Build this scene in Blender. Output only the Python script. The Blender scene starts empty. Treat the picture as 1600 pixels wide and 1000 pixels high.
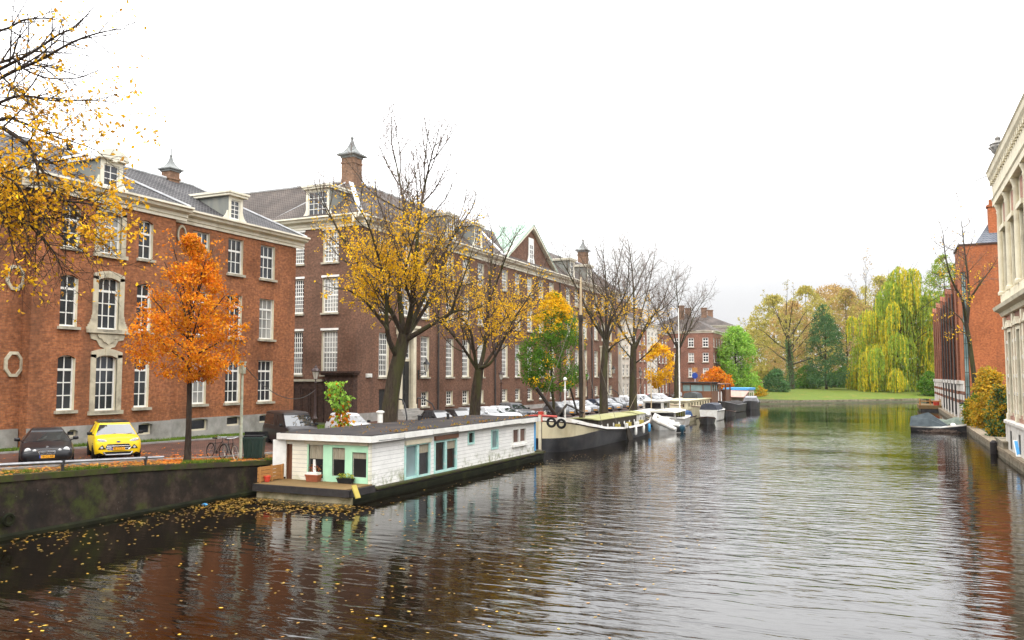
import bpy, math, random
from mathutils import Vector, Matrix, noise as mnoise
S = bpy.context.scene
COL = S.collection
R = math.radians
H = 5.5                                   # eye height above the water
YAW, PITCH, FPX = R(24.7), math.atan(88/1280), 1280.0
FWD = Vector((-math.sin(YAW)*math.cos(PITCH), math.cos(YAW)*math.cos(PITCH), math.sin(PITCH)))
RGT = Vector((math.cos(YAW), math.sin(YAW), 0))
UPV = RGT.cross(FWD)
CAM = Vector((0, 0, H))

def at(px, py, X=None, Y=None, Z=None, D=None):
    """point of the place seen in the photograph at (px, py), on the plane X=, Y=, Z= or at depth D"""
    d = FWD + RGT*((px-800)/FPX) + UPV*((500-py)/FPX)
    if X is not None: t = X/d.x
    elif Y is not None: t = Y/d.y
    elif Z is not None: t = (Z-H)/d.z
    else: t = D
    return CAM + d*t

# ---------------------------------------------------------------- mesh building
class MB:
    def __init__(s): s.v = []; s.f = []; s.m = []; s.sm = []
    def add(s, vs, fs, m=0, smooth=False):
        b = len(s.v); s.v.extend(tuple(v) for v in vs)
        for f in fs:
            s.f.append(tuple(b+i for i in f)); s.m.append(m); s.sm.append(smooth)
    def box(s, x0, x1, y0, y1, z0, z1, m=0):
        s.add([(x0,y0,z0),(x1,y0,z0),(x1,y1,z0),(x0,y1,z0),(x0,y0,z1),(x1,y0,z1),(x1,y1,z1),(x0,y1,z1)],
              [(0,3,2,1),(4,5,6,7),(0,1,5,4),(1,2,6,5),(2,3,7,6),(3,0,4,7)], m)
    def frame_box(s, O, u, n, a0, a1, d0, d1, z0, z1, m=0):
        """box in a wall's frame: a along u, d along n, z up"""
        P = lambda a, d, z: O + u*a + n*d + Vector((0,0,z))
        vs = [P(a0,d0,z0),P(a1,d0,z0),P(a1,d1,z0),P(a0,d1,z0),P(a0,d0,z1),P(a1,d0,z1),P(a1,d1,z1),P(a0,d1,z1)]
        s.add(vs, [(0,3,2,1),(4,5,6,7),(0,1,5,4),(1,2,6,5),(2,3,7,6),(3,0,4,7)], m)
    def bar(s, a, b, w, h, m=0, up=Vector((0,0,1))):
        a = Vector(a); b = Vector(b); d = (b-a).normalized()
        x = d.cross(up)
        if x.length < 1e-4: x = Vector((1,0,0))
        x.normalize(); y = x.cross(d)
        vs = []
        for p in (a, b):
            for i, j in ((-1,-1),(1,-1),(1,1),(-1,1)):
                vs.append(p + x*(i*w/2) + y*(j*h/2))
        s.add(vs, [(3,2,1,0),(4,5,6,7),(0,1,5,4),(1,2,6,5),(2,3,7,6),(3,0,4,7)], m)
    def tube(s, pts, rad, n=6, m=0, cap=True, smooth=True, closed=False):
        pts = [Vector(p) for p in pts]; k = len(pts)
        if not hasattr(rad, '__len__'): rad = [rad]*k
        vs = []; prev = None
        for i, p in enumerate(pts):
            if closed: t = pts[(i+1) % k]-pts[i-1]
            else: t = pts[min(i+1,k-1)]-pts[max(i-1,0)]
            if t.length < 1e-9: t = Vector((0,0,1))
            t.normalize()
            if prev is None:
                a = Vector((0,0,1)) if abs(t.z) < .9 else Vector((1,0,0))
                x = t.cross(a).normalized()
            else:
                x = prev - t*prev.dot(t)
                if x.length < 1e-6: x = t.orthogonal()
                x.normalize()
            prev = x; y = t.cross(x)
            for j in range(n):
                q = 2*math.pi*j/n
                vs.append(p + (x*math.cos(q) + y*math.sin(q))*rad[i])
        fs = []
        for i in range(k if closed else k-1):
            i2 = (i+1) % k
            for j in range(n):
                j2 = (j+1) % n
                fs.append((i*n+j, i*n+j2, i2*n+j2, i2*n+j))
        if cap and not closed:
            fs.append(tuple(range(n-1,-1,-1))); fs.append(tuple(range((k-1)*n, k*n)))
        s.add(vs, fs, m, smooth)
    def lathe(s, prof, c=(0,0,0), n=12, m=0, smooth=True, rot=0, axis=None):
        c = Vector(c); vs = []
        ax = Vector(axis).normalized() if axis is not None else Vector((0,0,1))
        x = ax.orthogonal().normalized() if axis is not None else Vector((1,0,0))
        y = ax.cross(x)
        for r, z in prof:
            for j in range(n):
                q = rot + 2*math.pi*j/n
                vs.append(c + x*(r*math.cos(q)) + y*(r*math.sin(q)) + ax*z)
        k = len(prof); fs = []
        for i in range(k-1):
            for j in range(n):
                j2 = (j+1) % n
                fs.append((i*n+j, i*n+j2, (i+1)*n+j2, (i+1)*n+j))
        fs.append(tuple(range(n-1,-1,-1))); fs.append(tuple(range((k-1)*n, k*n)))
        s.add(vs, fs, m, smooth)
    def prism(s, poly, O, u, w, n, d0, d1, m=0, smooth=False):
        """polygon (a,b) in the plane O+u*a+w*b, extruded along n from d0 to d1"""
        k = len(poly)
        vs = [O+u*a+w*b+n*d0 for a, b in poly] + [O+u*a+w*b+n*d1 for a, b in poly]
        fs = [tuple(range(k-1,-1,-1)), tuple(range(k,2*k))]
        s.add(vs, fs, m)
        s.add(vs, [(i,(i+1)%k,k+(i+1)%k,k+i) for i in range(k)], m, smooth)
    def loft(s, rings, m=0, closed=True, caps=True, smooth=True, mf=None):
        n = len(rings[0]); vs = [p for r in rings for p in r]; b = len(s.v)
        s.v.extend(tuple(p) for p in vs)
        for i in range(len(rings)-1):
            for j in range(n if closed else n-1):
                j2 = (j+1) % n
                s.f.append((b+i*n+j, b+i*n+j2, b+(i+1)*n+j2, b+(i+1)*n+j))
                s.m.append(mf(i, j) if mf else m); s.sm.append(smooth)
        if caps:
            s.f.append(tuple(b+j for j in range(n-1,-1,-1))); s.m.append(m); s.sm.append(False)
            q = b+(len(rings)-1)*n
            s.f.append(tuple(q+j for j in range(n))); s.m.append(m); s.sm.append(False)
    def data(s, name, mats, off=None, sharp=40):
        me = bpy.data.meshes.new(name)
        vs = s.v if off is None else [(x-off[0], y-off[1], z-off[2]) for x, y, z in s.v]
        me.from_pydata(vs, [], s.f)
        for m in (mats if isinstance(mats, (list, tuple)) else [mats]): me.materials.append(m)
        me.polygons.foreach_set('material_index', s.m)
        me.polygons.foreach_set('use_smooth', s.sm)
        if any(s.sm) and sharp: me.set_sharp_from_angle(angle=R(sharp))
        me.update()
        return me
    def build(s, name, mats, parent=None, world=True, sharp=40):
        """link as ONE object; given in world coordinates unless world=False"""
        if parent is not None:
            off = None
            if world:
                q = parent
                while q.parent is not None: q = q.parent
                off = q.location
            o = bpy.data.objects.new(name, s.data(name, mats, off, sharp))
            COL.objects.link(o); o.parent = parent
        else:
            off = (0,0,0)
            if world:
                xs, ys, zs = zip(*s.v)
                off = ((min(xs)+max(xs))/2, (min(ys)+max(ys))/2, min(zs))
            o = bpy.data.objects.new(name, s.data(name, mats, off, sharp))
            COL.objects.link(o); o.location = off
        return o

def tag(o, label=None, cat=None, group=None, kind=None):
    if label: o['label'] = label
    if cat: o['category'] = cat
    if group: o['group'] = group
    if kind: o['kind'] = kind
    return o
def thing(name, label, cat, loc, rz=0, group=None):
    o = bpy.data.objects.new(name, None); COL.objects.link(o)
    o.location = loc; o.rotation_euler = (0,0,rz); o.empty_display_size = .2
    return tag(o, label, cat, group)
def inst(name, me, parent, loc=(0,0,0), rz=0):
    o = bpy.data.objects.new(name, me); COL.objects.link(o)
    o.parent = parent; o.location = loc; o.rotation_euler = (0,0,rz)
    return o
def copy_tree(o, parent=None):
    c = o.copy(); COL.objects.link(c); c.parent = parent
    for ch in list(o.children): copy_tree(ch, c)
    return c
def repaint(o, old, new):
    """give this copy (and its parts) another paint, keeping the shared mesh"""
    for q in [o]+list(o.children_recursive):
        if q.type == 'MESH':
            for sl in q.material_slots:
                if sl.material == old: sl.link = 'OBJECT'; sl.material = new

# ---------------------------------------------------------------- materials
def nt(name):
    m = bpy.data.materials.new(name); m.use_nodes = True
    t = m.node_tree; return m, t, t.nodes['Principled BSDF']
def N(t, kind, **kw):
    n = t.nodes.new(kind)
    for k, v in kw.items():
        if k.startswith('i_'): n.inputs[k[2:].replace('_', ' ')].default_value = v
        else: setattr(n, k, v)
    return n
def ramp(t, stops):
    n = t.nodes.new('ShaderNodeValToRGB'); e = n.color_ramp.elements
    while len(e) < len(stops): e.new(.5)
    for q, (p, c) in zip(e, stops): q.position = p; q.color = (*c, 1) if len(c) == 3 else c
    return n
def mixc(t, a, b, f, mode='MIX'):
    n = t.nodes.new('ShaderNodeMix'); n.data_type = 'RGBA'; n.blend_type = mode
    for s, v in ((n.inputs[0], f), (n.inputs[6], a), (n.inputs[7], b)):
        if hasattr(v, 'links') or isinstance(v, bpy.types.NodeSocket): t.links.new(v, s)
        elif isinstance(v, (int, float)): s.default_value = v
        else: s.default_value = (*v, 1) if len(v) == 3 else v
    return n.outputs[2]
def objco(t, scale=(1,1,1), rot=(0,0,0), world=False):
    if world: c = N(t, 'ShaderNodeNewGeometry').outputs['Position']
    else: c = N(t, 'ShaderNodeTexCoord').outputs['Object']
    mp = N(t, 'ShaderNodeMapping'); mp.inputs['Scale'].default_value = scale; mp.inputs['Rotation'].default_value = rot
    t.links.new(c, mp.inputs['Vector']); return mp.outputs['Vector']
def noise(t, vec, scale, detail=4, rough=.55, dist=0):
    n = N(t, 'ShaderNodeTexNoise'); n.inputs['Scale'].default_value = scale
    n.inputs['Detail'].default_value = detail; n.inputs['Roughness'].default_value = rough; n.inputs['Distortion'].default_value = dist
    t.links.new(vec, n.inputs['Vector']); return n.outputs['Fac']
def bump(t, b, h, strength, dist=.02):
    n = N(t, 'ShaderNodeBump'); n.inputs['Strength'].default_value = strength; n.inputs['Distance'].default_value = dist
    t.links.new(h, n.inputs['Height']); t.links.new(n.outputs['Normal'], b.inputs['Normal'])

def pm(name, c1, c2=None, scale=3, rough=.6, metal=0, bmp=0, c3=None, scale3=.6, stretch=(1,1,1), lo=.35, hi=.65, spec=None, coat=0, lo3=.5, hi3=.7):
    """two-tone noise material, with an optional third tone in larger patches"""
    m, t, b = nt(name)
    if c2 is None: c2 = tuple(x*.82 for x in c1)
    v = objco(t, stretch)
    f = noise(t, v, scale)
    r = ramp(t, [(lo, c1), (hi, c2)]); t.links.new(f, r.inputs['Fac']); out = r.outputs['Color']
    if c3:
        f3 = noise(t, v, scale3, 6, .65); r3 = ramp(t, [(lo3, (0,0,0)), (hi3, (1,1,1))]); t.links.new(f3, r3.inputs['Fac'])
        out = mixc(t, out, c3, r3.outputs['Color'])
    t.links.new(out, b.inputs['Base Color'])
    b.inputs['Roughness'].default_value = rough; b.inputs['Metallic'].default_value = metal
    if spec is not None: b.inputs['Specular IOR Level'].default_value = spec
    if coat: b.inputs['Coat Weight'].default_value = coat; b.inputs['Coat Roughness'].default_value = .05
    if bmp: bump(t, b, f, bmp)
    return m

def brickmat(name, c1, c2, mortar, dirt=None, scale=1.0, dirtamt=.5, streak=True):
    m, t, b = nt(name)
    pos = N(t, 'ShaderNodeNewGeometry').outputs['Position']
    sx = N(t, 'ShaderNodeSeparateXYZ'); t.links.new(pos, sx.inputs[0])
    ad = N(t, 'ShaderNodeMath', operation='ADD'); t.links.new(sx.outputs[0], ad.inputs[0]); t.links.new(sx.outputs[1], ad.inputs[1])
    cb = N(t, 'ShaderNodeCombineXYZ'); t.links.new(ad.outputs[0], cb.inputs[0]); t.links.new(sx.outputs[2], cb.inputs[1])
    br = N(t, 'ShaderNodeTexBrick'); t.links.new(cb.outputs[0], br.inputs['Vector'])
    br.inputs['Scale'].default_value = 1; br.inputs['Brick Width'].default_value = .24*scale; br.inputs['Row Height'].default_value = .075*scale
    br.inputs['Mortar Size'].default_value = .007*scale; br.inputs['Bias'].default_value = -.1
    br.inputs['Color1'].default_value = (*c1,1); br.inputs['Color2'].default_value = (*c2,1); br.inputs['Mortar'].default_value = (*mortar,1)
    br.inputs['Mortar Smooth'].default_value = .3
    n1 = noise(t, pos, .35, 7, .62); r1 = ramp(t, [(.3,(.70,.68,.66)),(.5,(1,1,1)),(.72,(1.28,1.2,1.12))]); t.links.new(n1, r1.inputs['Fac'])
    out = mixc(t, br.outputs['Color'], r1.outputs['Color'], 1, 'MULTIPLY')
    n2 = noise(t, pos, 5, 3, .6); r2 = ramp(t, [(.35,(.74,.74,.74)),(.65,(1.24,1.22,1.2))]); t.links.new(n2, r2.inputs['Fac'])
    out = mixc(t, out, r2.outputs['Color'], 1, 'MULTIPLY')
    if dirt:
        mp = N(t, 'ShaderNodeMapping'); mp.inputs['Scale'].default_value = (.8,.8,.12) if streak else (.3,.3,.3); t.links.new(pos, mp.inputs[0])
        n3 = noise(t, mp.outputs[0], 1.1, 5, .6); r3 = ramp(t, [(.48,(0,0,0)),(.75,(dirtamt,)*3)]); t.links.new(n3, r3.inputs['Fac'])
        out = mixc(t, out, dirt, r3.outputs['Color'])
    t.links.new(out, b.inputs['Base Color']); b.inputs['Roughness'].default_value = .88
    b.inputs['Specular IOR Level'].default_value = .25
    bump(t, b, br.outputs['Fac'], -.35, .01)
    return m

def leafmat(name, cols, trans=.35, rough=.55):
    """leaves: each separate leaf takes one of the tones"""
    m, t, b = nt(name)
    g = N(t, 'ShaderNodeNewGeometry')
    k = len(cols); r = ramp(t, [(i/max(1,k-1), c) for i, c in enumerate(cols)])
    t.links.new(g.outputs['Random Per Island'], r.inputs['Fac'])
    n = noise(t, g.outputs['Position'], .9, 3); r2 = ramp(t, [(.3,(.62,.62,.62)),(.7,(1.25,1.25,1.25))]); t.links.new(n, r2.inputs['Fac'])
    out = mixc(t, r.outputs['Color'], r2.outputs['Color'], 1, 'MULTIPLY')
    t.links.new(out, b.inputs['Base Color']); b.inputs['Roughness'].default_value = rough
    b.inputs['Specular IOR Level'].default_value = .25
    tr = N(t, 'ShaderNodeBsdfTranslucent'); t.links.new(out, tr.inputs['Color'])
    mx = N(t, 'ShaderNodeMixShader'); mx.inputs[0].default_value = trans
    t.links.new(b.outputs[0], mx.inputs[1]); t.links.new(tr.outputs[0], mx.inputs[2])
    t.links.new(mx.outputs[0], t.nodes['Material Output'].inputs['Surface'])
    return m

def glassmat(name, c=(.02,.022,.025), rough=.06, wob=.12, alpha=None):
    m, t, b = nt(name)
    v = objco(t, world=True)
    f = noise(t, v, .45, 2); r = ramp(t, [(.35, c), (.65, tuple(x*2.2 for x in c))]); t.links.new(f, r.inputs['Fac'])
    t.links.new(r.outputs['Color'], b.inputs['Base Color'])
    b.inputs['Roughness'].default_value = rough; b.inputs['IOR'].default_value = 1.5
    f2 = noise(t, v, 1.7, 2); bump(t, b, f2, wob, .05)
    return m

M = {}
M['white_paint'] = pm('white_paint', (.78,.77,.72), (.66,.65,.60), 2.5, .5, c3=(.5,.48,.42), lo3=.55, hi3=.8)
M['cream_paint'] = pm('cream_paint', (.66,.60,.45), (.56,.50,.37), 1.2, .6, c3=(.40,.35,.26), scale3=.9, lo3=.52, hi3=.78)
M['cornice_paint'] = pm('cornice_paint', (.74,.70,.58), (.62,.58,.46), 1.0, .6, c3=(.42,.38,.28), scale3=.8, lo3=.52, hi3=.8)
M['stone'] = pm('stone', (.44,.40,.31), (.32,.29,.22), 2, .85, bmp=.2, c3=(.2,.18,.14), scale3=.8)
M['grey_render'] = pm('grey_render', (.36,.34,.31), (.27,.26,.24), 1.5, .9, bmp=.15, c3=(.16,.15,.13), scale3=.35)
M['lead'] = pm('lead', (.62,.63,.64), (.48,.49,.5), 3, .5)
M['dark_iron'] = pm('dark_iron', (.012,.013,.013), (.02,.02,.02), 5, .45)
M['dark_green_paint'] = pm('dark_green_paint', (.01,.03,.022), (.016,.04,.03), 5, .4)
M['teal_pipe'] = pm('teal_pipe', (.16,.24,.23), (.22,.3,.28), 5, .5)
M['dark_pipe'] = pm('dark_pipe', (.025,.022,.02), (.04,.035,.03), 4, .5)
M['glass'] = glassmat('window_glass')
M['pale_glass'] = glassmat('curtained_glass', (.16,.16,.15), .12)
M['brick_wing'] = brickmat('orange_brown_brick', (.33,.125,.05), (.21,.075,.034), (.18,.12,.085), dirt=(.09,.05,.032), dirtamt=.5)
M['brick_hall'] = brickmat('dark_red_brown_brick', (.172,.088,.056), (.118,.06,.039), (.15,.11,.085), dirt=(.06,.04,.032), dirtamt=.4)
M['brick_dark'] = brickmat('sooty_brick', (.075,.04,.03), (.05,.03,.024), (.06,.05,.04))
M['brick_orange'] = brickmat('bright_orange_brick', (.37,.115,.042), (.29,.083,.033), (.3,.15,.08), dirt=(.2,.07,.035), dirtamt=.6)
M['brick_side'] = brickmat('red_brown_brick', (.23,.085,.045), (.165,.06,.034), (.2,.11,.07), dirt=(.1,.045,.03), dirtamt=.5)
M['brick_far'] = brickmat('faded_red_brick', (.24,.115,.08), (.18,.085,.062), (.22,.14,.1))
M['brick_pink'] = brickmat('pinkish_brick', (.36,.19,.14), (.29,.15,.11), (.36,.28,.22))
# ---------------------------------------------------------------- camera, world, light
cam = bpy.data.cameras.new('camera'); co = bpy.data.objects.new('camera', cam); COL.objects.link(co)
cam.sensor_width = 36; cam.lens = 36*FPX/1600; cam.clip_start = .1; cam.clip_end = 3000
co.matrix_world = Matrix.Translation(CAM) @ Matrix((RGT, UPV, -FWD)).transposed().to_4x4()
S.camera = co
S.view_settings.view_transform = 'Standard'; S.view_settings.look = 'None'
S.view_settings.exposure = .03; S.view_settings.gamma = 1
S.render.engine = 'CYCLES'
S.cycles.max_bounces = 7; S.cycles.diffuse_bounces = 3; S.cycles.glossy_bounces = 4; S.cycles.transmission_bounces = 4
S.cycles.transparent_max_bounces = 8; S.cycles.volume_bounces = 0
S.cycles.caustics_reflective = False; S.cycles.caustics_refractive = False
S.cycles.use_denoising = True
try: S.cycles.denoiser = 'OPENIMAGEDENOISE'
except Exception: pass
SUN_EL, SUN_AZ = R(42), R(168)            # azimuth clockwise from +Y: behind the viewer, a little to the right
w = bpy.data.worlds.new('World'); S.world = w; w.use_nodes = True
t = w.node_tree; bg = t.nodes['Background']
sky = N(t, 'ShaderNodeTexSky', sky_type='NISHITA', sun_disc=False, sun_elevation=SUN_EL, sun_rotation=SUN_AZ)
sky.air_density = 1; sky.dust_density = 3
g = N(t, 'ShaderNodeTexCoord'); sp = N(t, 'ShaderNodeSeparateXYZ'); t.links.new(g.outputs['Generated'], sp.inputs[0])
# a closed cloud layer: even near the horizon, brighter overhead where it is thinnest
e = N(t, 'ShaderNodeMapRange'); e.inputs['From Min'].default_value = 0; e.inputs['From Max'].default_value = 1
t.links.new(sp.outputs[2], e.inputs['Value'])
cv = N(t, 'ShaderNodeFloatCurve'); cc = cv.mapping.curves[0]
for p, v in ((0,.138),(.05,.148),(.11,.175),(.2,.40),(.35,.54),(1,.80)):
    if p in (0, 1):
        for q in cc.points:
            if abs(q.location[0]-p) < .01: q.location = (p, v)
    else: cc.points.new(p, v)
cv.mapping.update(); t.links.new(e.outputs[0], cv.inputs['Value'])
mpw = N(t, 'ShaderNodeMapping'); mpw.inputs['Scale'].default_value = (1.2,1.2,3); t.links.new(g.outputs['Generated'], mpw.inputs[0])
nz = noise(t, mpw.outputs[0], 1.6, 4, .5); rz_ = ramp(t, [(.3,(.90,.905,.935)),(.65,(1,1,1))]); t.links.new(nz, rz_.inputs['Fac'])
ml = N(t, 'ShaderNodeMath', operation='MULTIPLY'); ml.inputs[1].default_value = 60; t.links.new(cv.outputs[0], ml.inputs[0])
cloud = mixc(t, rz_.outputs['Color'], ml.outputs[0], 1, 'MULTIPLY')
out = mixc(t, sky.outputs[0], cloud, .94)
t.links.new(out, bg.inputs['Color']); bg.inputs['Strength'].default_value = .1
sl = bpy.data.lights.new('sun', 'SUN'); sl.energy = 1.2; sl.angle = R(25); sl.color = (1,.96,.9)
so = bpy.data.objects.new('sun', sl); COL.objects.link(so)
sd = Vector((math.sin(SUN_AZ)*math.cos(SUN_EL), math.cos(SUN_AZ)*math.cos(SUN_EL), math.sin(SUN_EL)))
so.location = sd*100; so.rotation_euler = (-sd).to_track_quat('-Z', 'Y').to_euler()

# ---------------------------------------------------------------- setting: water, ground, street
QX, RX = -27.4, 6.85                      # the two quay lines
BANK = [(QX,166.0),(-22,170),(-14,179),(-4,190),(RX,202)]
def lerp_tab(tab, y):
    if y <= tab[0][0]: return tab[0][1]
    for (a, va), (b, vb) in zip(tab, tab[1:]):
        if y <= b: return va + (vb-va)*(y-a)/(b-a)
    return tab[-1][1]
QTAB = [(0,2.45),(10,2.35),(17.9,2.1),(23.7,1.88),(32,1.36),(38,1.22),(60,1.15),(400,1.15)]
FTAB = [(0,2.4),(20,2.05),(34,1.78),(48,1.6),(60,1.55),(90,1.4),(140,1.25),(400,1.15)]
def gz(X, Y):
    q = lerp_tab(QTAB, Y); f = lerp_tab(FTAB, Y)
    k = min(1, max(0, (QX-X)/9.5)); k = k*k*(3-2*k)
    return q + (f-q)*k

def watermat():
    m, t, b = nt('canal_water')
    b.inputs['Base Color'].default_value = (.004,.0027,.0014,1)
    b.inputs['Roughness'].default_value = .035
    b.inputs['IOR'].default_value = 1.38
    pos = N(t, 'ShaderNodeNewGeometry').outputs['Position']
    def lay(sx, sy, rot, det, rough=.5, dist=0):
        mp = N(t, 'ShaderNodeMapping'); mp.inputs['Rotation'].default_value = (0,0,rot); mp.inputs['Scale'].default_value = (sx,sy,1)
        t.links.new(pos, mp.inputs[0]); return noise(t, mp.outputs[0], 1, det, rough, dist)
    a = lay(.55, 1.9, R(-16), 2, .45, .6)
    c = lay(1.1, 3.6, R(-31), 3, .5, .3)
    d = lay(.05, .09, R(20), 2)
    ad = N(t, 'ShaderNodeMath', operation='MULTIPLY_ADD'); ad.inputs[1].default_value = .38
    t.links.new(c, ad.inputs[0]); t.links.new(a, ad.inputs[2])
    rr = ramp(t, [(.36,(.28,)*3),(.62,(1,)*3)]); t.links.new(d, rr.inputs['Fac'])   # calm and ruffled patches
    mu = N(t, 'ShaderNodeMath', operation='MULTIPLY'); t.links.new(ad.outputs[0], mu.inputs[0]); t.links.new(rr.outputs['Color'], mu.inputs[1])
    sx = N(t, 'ShaderNodeSeparateXYZ'); t.links.new(pos, sx.inputs[0])       # the left bank lies in the lee of the houses
    le = N(t, 'ShaderNodeMapRange'); le.interpolation_type = 'SMOOTHSTEP'; le.inputs['From Min'].default_value = -23; le.inputs['From Max'].default_value = -6
    le.inputs['To Min'].default_value = .2; le.inputs['To Max'].default_value = 1; t.links.new(sx.outputs[0], le.inputs['Value'])
    def lee(src, a, b_, lo):
        k = N(t, 'ShaderNodeMapRange'); k.interpolation_type = 'SMOOTHSTEP'; k.inputs['From Min'].default_value = a; k.inputs['From Max'].default_value = b_
        k.inputs['To Min'].default_value = 1; k.inputs['To Max'].default_value = lo; t.links.new(src, k.inputs['Value']); return k.outputs[0]
    m2 = N(t, 'ShaderNodeMath', operation='MULTIPLY'); t.links.new(mu.outputs[0], m2.inputs[0]); t.links.new(le.outputs[0], m2.inputs[1])
    for src, a, b_, lo in ((sx.outputs[1], 55, 115, .22), (sx.outputs[0], -4, 6, .45)):   # calmer under the trees and the right hand walls
        m3 = N(t, 'ShaderNodeMath', operation='MULTIPLY'); t.links.new(m2.outputs[0], m3.inputs[0]); t.links.new(lee(src, a, b_, lo), m3.inputs[1]); m2 = m3
    bump(t, b, m2.outputs[0], 1, .09)
    return m
M['water'] = watermat()
mb = MB(); mb.add([(-40,-80,0),(20,-80,0),(20,240,0),(-40,240,0)], [(0,1,2,3)])
tag(mb.build('water', M['water']), kind='structure')

def groundmat(name, base, leaf, amt, scale=2.2):
    m, t, b = nt(name); v = objco(t, world=True)
    f = noise(t, v, .8, 6, .65); r = ramp(t, [(.35, base[0]),(.65, base[1])]); t.links.new(f, r.inputs['Fac'])
    vo = N(t, 'ShaderNodeTexVoronoi'); vo.inputs['Scale'].default_value = 9; t.links.new(v, vo.inputs['Vector'])
    f2 = noise(t, v, scale, 5, .7); r2 = ramp(t, [(amt,(0,0,0)),(amt+.1,(1,1,1))]); t.links.new(f2, r2.inputs['Fac'])
    rl = ramp(t, [(0,leaf[0]),(.5,leaf[1]),(1,leaf[2])]); t.links.new(vo.outputs['Color'], rl.inputs['Fac'])
    t.links.new(mixc(t, r.outputs['Color'], rl.outputs['Color'], r2.outputs['Color']), b.inputs['Base Color'])
    b.inputs['Roughness'].default_value = .9; bump(t, b, vo.outputs['Distance'], .4, .03)
    return m
LEAFC = [(.30,.085,.015),(.12,.05,.02),(.42,.2,.03)]
M['litter'] = groundmat('leaf_littered_soil', [(.07,.045,.03),(.045,.05,.02)], LEAFC, .46)
M['lawn'] = groundmat('lawn_with_leaves', [(.04,.07,.012),(.06,.09,.016)], [(.2,.12,.03),(.1,.08,.03),(.3,.18,.03)], .62)
M['park_lawn'] = groundmat('park_lawn', [(.075,.112,.013),(.105,.14,.02)], [(.25,.16,.03),(.16,.12,.03),(.3,.2,.04)], .56, .5)
M['earth'] = groundmat('distant_ground', [(.07,.07,.04),(.05,.06,.03)], LEAFC, .6)
def paver():
    m, t, b = nt('brick_paving'); v = objco(t, world=True, rot=(0,0,R(45)))
    br = N(t, 'ShaderNodeTexBrick'); t.links.new(v, br.inputs['Vector'])
    br.inputs['Scale'].default_value = 1; br.inputs['Brick Width'].default_value = .2; br.inputs['Row Height'].default_value = .1; br.inputs['Mortar Size'].default_value = .006
    br.inputs['Color1'].default_value = (.12,.06,.045,1); br.inputs['Color2'].default_value = (.075,.042,.034,1); br.inputs['Mortar'].default_value = (.03,.025,.02,1)
    f = noise(t, v, .9, 6, .6); r = ramp(t, [(.35,(.6,.6,.6)),(.7,(1.3,1.25,1.2))]); t.links.new(f, r.inputs['Fac'])
    t.links.new(mixc(t, br.outputs['Color'], r.outputs['Color'], 1, 'MULTIPLY'), b.inputs['Base Color']); b.inputs['Roughness'].default_value = .6
    return m
M['paver'] = paver()
M['kerbstone'] = pm('kerbstone', (.3,.29,.27), (.2,.19,.18), 3, .8)

# one ground sheet out to the horizon, with the canal left open
mb = MB(); FAR = 600
ys = [-80,0,10,18,24,32,38,48,60,90,140,181]
xs = [-29.0,-32,-36.9,-40,-60,-FAR]
for j in range(len(ys)-1):
    for i in range(len(xs)-1):
        q = [(xs[i],ys[j]),(xs[i],ys[j+1]),(xs[i+1],ys[j+1]),(xs[i+1],ys[j])]
        mb.add([(x,y,gz(max(x,-60),y)-.02) for x, y in q], [(0,1,2,3)])
mb.add([(RX+.7,-80,.55),(FAR,-80,.55),(FAR,202,.55),(RX+.7,202,.55)], [(0,1,2,3)])
far = [(-FAR,181)]+BANK+[(FAR,202)]
pts = [(x,y,(gz(x,181)-.02 if x < -20 else .5) if i in (0,1) else .55) for i,(x,y) in enumerate(far)]
mb.add(pts+[(FAR,FAR,1),(-FAR,FAR,1)], [tuple(range(len(pts)+2))])
for (a, b2) in zip(BANK, BANK[1:]):       # sloping earth bank down into the water
    mb.add([(a[0],a[1],.55),(b2[0],b2[1],.55),(b2[0]+.8,b2[1]-1.1,-.4),(a[0]+.8,a[1]-1.1,-.4)], [(3,2,1,0)])
tag(mb.build('ground', M['earth']), kind='structure')

def strip(name, x0, x1, y0, y1, dz, mat, n=40):
    mb = MB()
    for i in range(n):
        a = y0+(y1-y0)*i/n; b2 = y0+(y1-y0)*(i+1)/n
        k = max(1, int(abs(x1-x0)/1.5))
        for j in range(k):
            xa = x0+(x1-x0)*j/k; xb = x0+(x1-x0)*(j+1)/k
            q = [(xa,a),(xa,b2),(xb,b2),(xb,a)]
            mb.add([(x,y,gz(x,y)+dz) for x, y in q], [(0,1,2,3) if x1 < x0 else (3,2,1,0)])
    return tag(mb.build(name, mat), kind='structure')
strip('verge', QX-.05, -29.9, -20, 171, .02, M['litter'])
strip('road', -29.85, -36.7, -20, 171, .02, M['paver'])
strip('grass_strip', -36.9, -41.2, -20, 56, .05, M['lawn'])
strip('pavement', -36.9, -41.2, 56, 180.9, .05, M['paver'])
def kerb(x, w_, y0, y1):
    mb = MB(); n = 30
    for i in range(n):
        a = y0+(y1-y0)*i/n; b2 = y0+(y1-y0)*(i+1)/n
        za, zb = gz(x,a), gz(x,b2)
        mb.add([(x-w_,a,za-.2),(x+w_,a,za-.2),(x+w_,a,za+.1),(x-w_,a,za+.1),(x-w_,b2,zb-.2),(x+w_,b2,zb-.2),(x+w_,b2,zb+.1),(x-w_,b2,zb+.1)],
               [(3,2,6,7),(1,5,6,2),(0,3,7,4)])
    tag(mb.build('kerb', M['kerbstone']), kind='structure')
kerb(-29.88, .09, -20, 170); kerb(-36.8, .09, -20, 170)

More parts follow.
